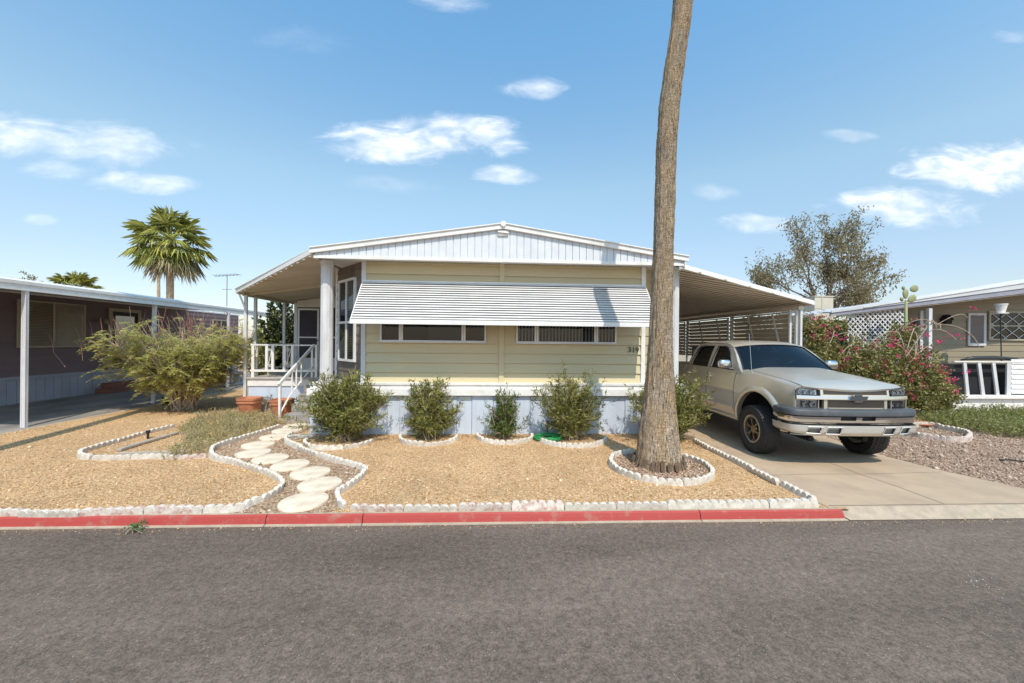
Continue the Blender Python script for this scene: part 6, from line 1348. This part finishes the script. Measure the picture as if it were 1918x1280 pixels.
# roof
def rooff(u, v):
    x = (u * 2 - 1); y = 1.10 + 1.50 * v; ztop = interp(y, outl[2:10]) if y < 2.62 else 1.86; hw = xc(ztop) - .004; yy = y - .10 * (1 - x * x) * (1 - v) ** 2 + .05 * (1 - x * x) * v ** 4
    return (x * hw, yy, ztop + .058 * (1 - abs(x) ** 2.6) + (.012 * math.sin(math.pi * v)))
mb = MB(); mb.grid(rooff, 30, 30); B_(mb, 'roof', PAINT)
# windscreen
def wsf(u, v, ins=0.0):
    x = (u * 2 - 1); yb = .46 + .10 * x * x; yt = 1.075 - .10 * (1 - x * x) + .05 * x * x - .02; zb_ = 1.452; zt = 1.872 + .058 * (1 - abs(x) ** 2.6)
    hb, ht = xc(1.415) - .045, xc(1.88) - .045; k = v; bul = .025 * math.sin(math.pi * v)
    return (x * (hb + (ht - hb) * k), yb + (yt - yb) * k - bul, zb_ + (zt - zb_) * k + ins)
mb = MB(); mb.grid(wsf, 24, 14); B_(mb, 'windscreen', TGLASS, smooth=True)
mb = MB()
for u in (0, 1):
    mb.tube([tuple(Vector(wsf(u, j / 10)) + Vector((0, -.004, .004))) for j in range(11)], .012, 6)
mb.tube([tuple(Vector(wsf(i / 20, 1)) + Vector((0, -.004, .006))) for i in range(21)], .010, 6); B_(mb, 'windscreen_seal', SEAL)
for s in (-1, 1):                                                  # A pillars between screen and side frame
    mb = MB(); e = [wsf(0 if s < 0 else 1, j / 12) for j in range(13)]; f = []
    for j in range(13):
        y, z = e[j][1], e[j][2]; yy = .53 + (1.20 - .53) * (j / 12); zz = interp(yy, outl[:6]); f.append((s * (xc(zz) + .001), yy, zz))
    mb.add(e + f, [(j, j + 1, j + 14, j + 13) for j in range(12)]); B_(mb, 'a_pillar', PAINT)
mb = MB(); mb.grid(lambda u, v: ((u * 2 - 1) * (xc(1.42 + .46 * v) - .03), 2.76 - .14 * v - .0, 1.40 + .48 * v), 10, 6, flip=True); B_(mb, 'rear_window', SGLASS)
# interior hints behind the screen are dark; tail end
mb = MB(); mb.grid(lambda u, v: ((u * 2 - 1) * .90, 4.87 + .01 * math.sin(v * 3.1), .78 + .62 * v), 10, 8, flip=True); B_(mb, 'tailgate', PAINT)
for s in (-1, 1):
    mb = MB(); mb.box(s * .82, s * .955, 4.83, 4.885, .95, 1.36); B_(mb, 'tail_light', REDL, bevel=.01)
mb = MB(); mb.box(-.95, .95, 4.9, 5.0, .55, .75); B_(mb, 'rear_bumper', CHROME, bevel=.03)
mb = MB(); mb.box(-.80, .80, 2.85, 4.80, .98, 1.02); mb.box(-.80, -.74, 2.80, 4.85, 1.0, 1.435); mb.box(.74, .80, 2.80, 4.85, 1.0, 1.435); mb.box(-.8, .8, 2.79, 2.83, 1.0, 1.40); B_(mb, 'cargo_bed', PLAS, smooth=False)
# ---------------- front face
def yface(x, z=1.1): return -.915 + .105 * (abs(x) / .90) ** 3 + .02 * max(0, (z - 1.1) / .15)
def patch(name, mat, x0, x1, zlo, zhi, off=0.0, th=.0, n=24, parent=TK, zn=4):
    """panel that follows the curved front; zlo/zhi may be functions of x"""
    fl = zlo if callable(zlo) else (lambda x: zlo); fh = zhi if callable(zhi) else (lambda x: zhi); mb = MB()
    mb.grid(lambda u, v: ((lambda x: (lambda z: (x, yface(x, z) - off, z))(fl(x) + (fh(x) - fl(x)) * v))(x0 + (x1 - x0) * u)), n, zn)
    if th:
        e = []; 
        for k in range(n + 1): x = x0 + (x1 - x0) * k / n; e.append((x, fl(x)))
        for k in range(n + 1): x = x1 + (x0 - x1) * k / n; e.append((x, fh(x)))
        m = len(e); mb.add([(x, yface(x, z) - off, z) for x, z in e] + [(x, yface(x, z) - off + th, z) for x, z in e], [(i, (i + 1) % m, m + (i + 1) % m, m + i) for i in range(m)])
    return B_(mb, name, mat, parent)
patch('front_recess', BLACK, -.84, .84, .88, 1.25, -.05)
top = lambda x: hoodf(min(max((x + .788) / 1.576, 0), 1), 0)[2] - .010 if abs(x) < .788 else 1.17
# grille surround in body colour with two mesh openings
gs = patch('grille_surround', PAINT, -.545, .545, lambda x: 1.145 + 0 * x, lambda x: 1.166, .012, .05)
for (a, b, zl, zh) in ((-.545, -.505, lambda x: 1.16, lambda x: top(x)), (.505, .545, lambda x: 1.16, lambda x: top(x)), (-.50, -.45, lambda x: .93 + .35 * max(0, abs(x) - .46), lambda x: 1.09), (.45, .50, lambda x: .93 + .35 * max(0, abs(x) - .46), lambda x: 1.09),
                       (-.45, .45, lambda x: .912 + .04 * (abs(x) / .42) ** 4, lambda x: .965 + .0 * x), (-.475, .475, lambda x: top(x) - .018, lambda x: top(x))):
    patch('surround_piece', PAINT, a, b, zl, zh, .014, .05, parent=gs)
def mesh_grille(x0, x1, z0, z1, par):
    mb = MB(); st = .030; k = int(x0 / st) - 12
    while k * st < x1 + .3:
        for sg in (1, -1):
            a = [k * st, z0]; h = z1 - z0; b = [k * st + sg * h * 1.15, z1]
            if a[0] > b[0]: a, b = b, a
            if b[0] <= x0 or a[0] >= x1: continue
            if a[0] < x0: t = (x0 - a[0]) / (b[0] - a[0]); a = [x0, a[1] + (b[1] - a[1]) * t]
            if b[0] > x1: t = (x1 - a[0]) / (b[0] - a[0]); b = [x1, a[1] + (b[1] - a[1]) * t]
            mb.bar((a[0], yface(a[0], a[1]) - .006 + sg * .002, a[1]), (b[0], yface(b[0], b[1]) - .006 + sg * .002, b[1]), .0055, .006, (0, 1, 0))
        k += 1
    B_(mb, 'grille_mesh', M('grille_metal', (.26, .235, .21), .35, .8), par, smooth=False)
mesh_grille(-.505, .505, 1.165, 1.232, gs); mesh_grille(-.45, .45, .965, 1.09, gs)
# chrome bar right across and the emblem
cb_ = patch('chrome_bar', CHROME, -.885, .885, 1.092, 1.148, .035, .05, 40)
bt = [(-.115, -.030), (-.062, -.030), (-.058, -.052), (.058, -.052), (.062, -.030), (.115, -.030), (.135, .030), (.062, .030), (.058, .052), (-.058, .052), (-.062, .030), (-.135 + .02, .030), (-.135, -.0)]
bt = [(-.135, -.027), (-.052, -.027), (-.052, -.050), (.058, -.050), (.055, -.027), (.118, -.027), (.138, .027), (.052, .027), (.052, .050), (-.058, .050), (-.055, .027), (-.118, .027)]
mb = MB(); mb.prism([(x * 1.12, -.965, 1.120 + z * 1.18) for x, z in bt], (0, .03, 0)); em = B_(mb, 'emblem', CHROME, smooth=False)
mb = MB(); mb.prism([(x, -.969, 1.120 + z) for x, z in bt], (0, .02, 0)); B_(mb, 'emblem_face', M('emblem_dark', (.05, .055, .06), .5), em, smooth=False)
for s in (-1, 1):
    u0, u1 = (.575, .885)
    a, b = (u0, u1) if s > 0 else (-u1, -u0)
    def zt_(x): return 1.238 + .040 * (abs(x) - .575) / .31 - .055 * (max(0, abs(x) - .79) / .095) ** 2
    hl = patch('headlight', LAMPB, a, b, 1.155, zt_, -.035, 0)
    for xx, r in ((.66, .036), (.75, .036), (.83, .028)):
        mb = MB(); mb.lathe([(0, .02), (r * .5, .008), (r, -.028), (r * 1.12, -.028)], (s * xx, yface(xx) + .030, 1.196), axis='y', seg=18); mb.lathe([(0, -.018), (.010, -.014), (.012, .01)], (s * xx, yface(xx) + .03, 1.196), axis='y', seg=10); B_(mb, 'reflector', CHROME, hl)
    patch('lens', LENS, a, b, 1.155, zt_, .006, .0, parent=hl)
    mb = MB(); e = [(x, zt_(x)) for x in np.linspace(a, b, 8)] + [(x, 1.155) for x in np.linspace(b, a, 8)]; mb.tube([(x, yface(x) - .008, z) for x, z in e] + [(e[0][0], yface(e[0][0]) - .008, e[0][1])], .007, 6); B_(mb, 'lamp_rim', PLAS, hl)
    tl = patch('turn_lamp', LAMPB, a if s < 0 else a + .0, b, .930, 1.085, -.035, 0)
    for xx, m_ in ((.655, CHROME), (.755, CHROME)):
        mb = MB(); mb.lathe([(0, .02), (.03, .0), (.045, -.028)], (s * xx, yface(xx) + .03, 1.008), axis='y', seg=16); B_(mb, 'reflector', m_, tl)
    patch('divider', PLAS, s * .70 - .006, s * .70 + .006, .932, 1.083, .0, 0, 2, tl); patch('divider', PLAS, s * .81 - .006, s * .81 + .006, .932, 1.083, .0, 0, 2, tl)
    patch('side_lens', AMBER if 0 else LAMPB, (s * .885 if s < 0 else .82), (s * .82 if s < 0 else .885), .932, 1.083, -.01, 0, 3, tl)
    patch('lens', LENS, a, b, .930, 1.085, .006, 0, parent=tl)
    mb = MB(); e = [(x, 1.085) for x in np.linspace(a, b, 8)] + [(x, .930) for x in np.linspace(b, a, 8)]; mb.tube([(x, yface(x) - .008, z) for x, z in e] + [(e[0][0], yface(e[0][0]) - .008, e[0][1])], .007, 6); B_(mb, 'lamp_rim', PAINT, tl)
# corner pieces closing the fender onto the lamps
for s in (-1, 1):
    mb = MB(); mb.grid(lambda u, v: (s * (.885 + (xs(-.80, .88 + .35 * v) - .885) * u), yface(.885) + .004 + (-.80 - yface(.885)) * u, .88 + .395 * v), 4, 6); B_(mb, 'fender_nose', PAINT)
for s in (-1, 1):
    w_ = xs(-.80, zs(-.80)); zt9 = zs(-.80)
    mb = MB(); mb.poly([(s * .775, -.806, 1.14), (s * (w_ + .004), -.802, 1.14), (s * w_, -.802, zt9), (s * (w_ - .012), -.802, zt9 + .02), (s * (w_ - .035), -.802, zt9 + .036), (s * (w_ - .075), -.804, zt9 + .046), (s * .775, -.806, zt9 + .050)]); B_(mb, 'fender_cap', PAINT, smooth=False)
SEATM = M('seat_cloth', (.10, .09, .085), .8); DASHM = M('dashboard', (.055, .06, .07), .6)
mb = MB(); mb.grid(lambda u, v: ((u * 2 - 1) * .80, .56 + .42 * v, 1.43 + .02 * math.sin(v * 3) - .16 * max(0, v - .7) / .3), 10, 8); B_(mb, 'dashboard', DASHM)
for sx_ in (-.40, .40):
    mb = MB(); mb.grid(lambda u, v: (sx_ + .25 * math.copysign(abs(math.cos(2 * math.pi * u)) ** .5, math.cos(2 * math.pi * u)) * (1 - .25 * v), 1.62 + .10 * v + .07 * math.copysign(abs(math.sin(2 * math.pi * u)) ** .5, math.sin(2 * math.pi * u)), 1.0 + .62 * v), 20, 6)
    mb.grid(lambda u, v: (sx_ + .13 * math.copysign(abs(math.cos(2 * math.pi * u)) ** .6, math.cos(2 * math.pi * u)) * math.sin(math.pi * (.08 + .84 * v)) ** .4, 1.73 + .05 * math.sin(2 * math.pi * u), 1.64 + .18 * v), 16, 8); B_(mb, 'seat', SEATM)
mb = MB(); mb.tube([(.40 + .19 * math.cos(a), 1.02 - .07 * math.sin(a), 1.43 + .17 * math.sin(a)) for a in [2 * math.pi * k / 24 for k in range(25)]], .014, 6); mb.bar((.22, 1.02, 1.43), (.58, 1.02, 1.43), .04, .03); B_(mb, 'steering_wheel', PLAS)
mb = MB(); mb.box(-.11, .11, .93, .95, 1.78, 1.84); mb.tube([(0, .95, 1.84), (0, .98, 1.90)], .01, 5); B_(mb, 'rear_view_mirror', PLAS)
mb = MB(); mb.box(-.86, .86, 1.05, 2.7, 1.02, 1.06); mb.box(-.86, .86, 2.66, 2.7, 1.0, 1.88); B_(mb, 'cabin_floor', BLACK, smooth=False)
patch('lower_filler', PLAS, -.90, .90, .86, .915, -.01)
# ---------------- bumper swept along its plan curve
bplan = [(-1.015, -.50), (-1.028, -.66), (-1.018, -.80), (-.975, -.885), (-.89, -.93), (-.74, -.955), (-.55, -.975), (-.30, -.99), (0, -.995)]
bplan = bplan + [(-x, y) for x, y in bplan[-2::-1]]; bpath = catmull(bplan, .03); bS = arclen(bpath)
def sweep(name, mat, prof, s0=0, s1=1, n=70, parent=TK, close=True, cap=True):
    """prof: (inset, z) closed profile"""
    mb = MB(); m = len(prof)
    for i in range(n + 1):
        p, nn = at_s(bpath, bS, bS[-1] * (s0 + (s1 - s0) * i / n))
        for ins, z in prof: mb.v.append((p.x + nn.x * ins, p.y + nn.y * ins, z))
    for i in range(n):
        for j in range(m): mb.f.append((i * m + j, i * m + (j + 1) % m, (i + 1) * m + (j + 1) % m, (i + 1) * m + j)); mb.m.append(0)
    mb.f += [tuple(range(m)), tuple(n * m + j for j in reversed(range(m)))]; mb.m += [0, 0]; return B_(mb, name, mat, parent)
sweep('bumper_top', DCHR, [(.10, .836), (.006, .838), (-.010, .848), (-.010, .910), (.004, .934), (.045, .950), (.14, .956)])
zc0, zc1 = .704, .836
slots = [(-.29, -.055), (.03, .235)]
def s_of_x(x): return min(range(len(bpath)), key=lambda i: abs(bpath[i].x - x) + (0 if abs(bpath[i].x) < 1.0 else .0))
def sx(x): return bS[s_of_x(x)] / bS[-1]
cp_ = [(.09, zc0), (.034, zc0 + .004), (.018, zc0 + .02), (-.002, zc1 - .03), (-.002, zc1 - .008), (.09, zc1)]
cuts = [0, sx(slots[0][0]), sx(slots[0][1]), sx(slots[1][0]), sx(slots[1][1]), 1]
bc = sweep('bumper', CHROME, cp_, cuts[0], cuts[1], 40); sweep('bumper_bar', CHROME, cp_, cuts[2], cuts[3], 6, bc); sweep('bumper_bar', CHROME, cp_, cuts[4], cuts[5], 40, bc)
for a, b in ((cuts[1], cuts[2]), (cuts[3], cuts[4])): sweep('bumper_bar', CHROME, [(.09, zc0), (.034, zc0 + .004), (.018, zc0 + .02), (.008, zc0 + .072), (.05, zc0 + .072)], a, b, 8, bc); sweep('bumper_slot', BLACK, [(.07, zc0 + .066), (.06, zc0 + .066), (.05, zc1), (.06, zc1)], a, b, 8, bc)
# valance with four lamp openings
vz0, vz1 = .535, .700
holes = [(-.80, -.60), (-.52, -.30), (.36, .56), (.64, .82)]
vprof = [(.10, vz0), (.045, vz0 + .002), (.0, vz0 + .05), (-.012, vz1 - .03), (.0, vz1), (.10, vz1)]
# outer skin as a grid in (s,z), with frames round the openings
mb = MB(); ns, nz_ = 150, 14
def vskin(s, t, off=0):
    p, nn = at_s(bpath, bS, bS[-1] * s); z = vz0 + (vz1 - vz0) * t; ins = .045 * (1 - min(t / .35, 1)) ** 1.6 - .012 * math.sin(math.pi * min(t, 1) * .5) + off; dz = .028 * (abs(p.x) / 1.0) ** 3 * (1 - t) + (.012 if abs(p.x) > .42 else .012 * min(1, abs(p.x) / .42)) * (t > .9) * 0
    return (p.x + nn.x * ins, p.y + nn.y * ins, z + dz), p.x
grid = [[vskin(i / ns, j / nz_) for j in range(nz_ + 1)] for i in range(ns + 1)]
mb.v = [g[0] for r in grid for g in r]
def inhole(x, t):
    for a, b in holes:
        sl = (t - .5) * .05 * (1 if a < 0 else 1)
        if a + sl < x < b + sl and .16 < t < .84: return True
    return False
for i in range(ns):
    for j in range(nz_):
        xm = (grid[i][j][1] + grid[i + 1][j][1]) / 2; tm = (j + .5) / nz_
        if not inhole(xm, tm): mb.f.append((i * (nz_ + 1) + j, (i + 1) * (nz_ + 1) + j, (i + 1) * (nz_ + 1) + j + 1, i * (nz_ + 1) + j + 1)); mb.m.append(0)
va = B_(mb, 'valance', PAINT2)
for a, b in holes:
    sa, sb = sx(a), sx(b); mb = MB(); mb.grid(lambda u, v: vskin(sa + (sb - sa) * u, .12 + .76 * v, .04)[0], 6, 3); B_(mb, 'fog_lamp_recess', M('recess_grey', (.20, .185, .17), .6), va)
    mb = MB(); lo = [(sa + (sb - sa) * k / 8, .16) for k in range(9)]; hi = [(sb + (sa - sb) * k / 8 + .010, .84) for k in range(9)]; L_ = [vskin(s_, t_, -.003)[0] for s_, t_ in lo + hi]; mb.tube(L_ + L_[:1], .009, 6); B_(mb, 'recess_rim', PAINT2, va)
sweep('valance_back', PLAS, [(.07, vz0 + .02), (.06, vz0 + .02), (.06, vz1), (.07, vz1)], .02, .98)
sweep('under_lip', PAINT2, [(.10, vz0 + .03), (.045, vz0), (.05, vz0 - .006), (.10, vz0 + .02)], .12, .88, 50, va)
# ---------------- mirrors, aerial
for s in (-1, 1):
    mb = MB(); mb.grid(lambda u, v: (lambda a, b: (s * (1.085 + .125 * math.copysign(abs(math.cos(a) * math.cos(b)) ** .6, math.cos(a) * math.cos(b))), .86 + .075 * math.copysign(abs(math.sin(a) * math.cos(b)) ** .8, math.sin(a) * math.cos(b)), 1.545 + .088 * math.copysign(abs(math.sin(b)) ** .6, math.sin(b))))(2 * math.pi * u, math.pi * (v - .5)), 28, 16, flip=s < 0)
    mi = B_(mb, 'mirror', CHROME, smooth=True, merge=True)
    mb = MB(); mb.tube([(s * .88, .84, 1.44), (s * .96, .86, 1.445), (s * 1.08, .87, 1.46), (s * 1.16, .87, 1.468)], [.035, .03, .026, .022], 10); B_(mb, 'mirror_arm', DCHR, mi)
mb = MB(); mb.tube([(-.87, .30, 1.40), (-.87, .31, 1.43)], .016, 8); mb.tube([(-.87, .31, 1.42), (-.89, .37, 2.14)], .0035, 5); B_(mb, 'aerial', CHROME)
mb = MB(); mb.tube([(.30, 1.25, 2.0), (.33, 1.25, 2.06), (.33, 1.33, 2.0)], [.03, .02, .03], 8); B_(mb, 'roof_marker', PLAS) if 0 else None
# ---------------- wheels
def wheel(x, y, s, steer=0):
    w = MB(); W2 = TW / 2
    # tyre: hollow torus profile
    pr = [(.245, -W2 * .62), (.262, -W2 * .88), (.31, -W2 * 1.0), (.36, -W2 * .98), (.395, -W2 * .90), (.412, -W2 * .80), (.418, -W2 * .4), (.419, 0), (.418, W2 * .4), (.412, W2 * .80), (.395, W2 * .90), (.36, W2 * .98), (.31, W2), (.262, W2 * .88), (.245, W2 * .62), (.24, 0), (.245, -W2 * .62)]
    o = bpy.data.objects.new('wheel', None); C.objects.link(o); o.parent = TK; o.location = (x, y, WR); o.empty_display_size = .1; o.rotation_euler.z = steer
    w.lathe(pr, axis='x', seg=64)
    rows = [(-.80, .22), (-.40, .20), (0, .16), (.40, .20), (.80, .22)]
    for ri, (c, wd) in enumerate(rows):
        nb = 46
        for k in range(nb):
            a = 2 * math.pi * (k + .5 * (ri % 2)) / nb; da = 2 * math.pi / nb * .36; x0, x1 = (c - wd / 1.3) * W2, (c + wd / 1.3) * W2; r0, r1 = .400, (.425 if abs(c) < .7 else .4215); sk = .25 * da * (1 if ri < 2 else -1)
            v = []
            for r in (r0, r1):
                for (xx, aa) in ((x0, a - da - sk), (x1, a - da + sk), (x1, a + da + sk), (x0, a + da - sk)): v.append((xx, (r - (.010 if abs(xx) > W2 * .85 else 0)) * math.cos(aa), (r - (.010 if abs(xx) > W2 * .85 else 0)) * math.sin(aa)))
            w.add(v, [(4, 5, 6, 7), (0, 1, 5, 4), (1, 2, 6, 5), (2, 3, 7, 6), (3, 0, 4, 7)])
    t = w.build('tyre', TYRE, o, local=True, smooth='angle')
    r = MB(); sx_ = s * W2
    r.lathe([(.15, -s * W2 * .9), (.235, -s * W2 * .85), (.225, -s * W2 * .3), (.215, s * W2 * .4), (.232, s * W2 * .78), (.250, s * W2 * .86), (.256, s * W2 * .80)], axis='x', seg=48)
    r.lathe([(.212, s * W2 * .62), (.214, s * W2 * .82), (.236, s * W2 * .84), (.238, s * W2 * .78)], axis='x', seg=48)
    rim = r.build('rim', RIMS, o, local=True, smooth='angle')
    r = MB(); r.lathe([(.222, s * W2 * .35), (.05, s * W2 * .30), (0, s * W2 * .30)], axis='x', seg=32); r.build('brake_disc', BLACK, rim, local=True)
    r = MB()
    for k in range(6):
        a = 2 * math.pi * k / 6 + .3; da = .16
        for sg in (-1, 1):                                         # each spoke splits into a Y towards the rim
            a2 = a + sg * .20; p0 = (sx_ * .62, .05 * math.cos(a), .05 * math.sin(a)); p1 = (sx_ * .66, .15 * math.cos(a + sg * .04), .15 * math.sin(a + sg * .04)); p2 = (sx_ * .72, .232 * math.cos(a2), .232 * math.sin(a2))
            r.bar(p0, p1, .022, .026, (1, 0, 0)); r.bar(p1, p2, .015, .024, (1, 0, 0))
    r.lathe([(0, s * W2 * .80), (.035, s * W2 * .80), (.042, s * W2 * .74), (.075, s * W2 * .66), (.085, s * W2 * .5)], axis='x', seg=24)
    for k in range(24): a = 2 * math.pi * k / 24; r.lathe([(0, s * W2 * .875), (.006, s * W2 * .87), (.007, s * W2 * .83)], (0, .226 * math.cos(a), .226 * math.sin(a)), axis='x', seg=6)
    r.build('spokes', BRONZE, rim, local=True, smooth='angle')
wheel(-.935, YF, -1, R(-3)); wheel(.935, YF, 1, R(-3)); wheel(-.92, YR, -1); wheel(.92, YR, 1)
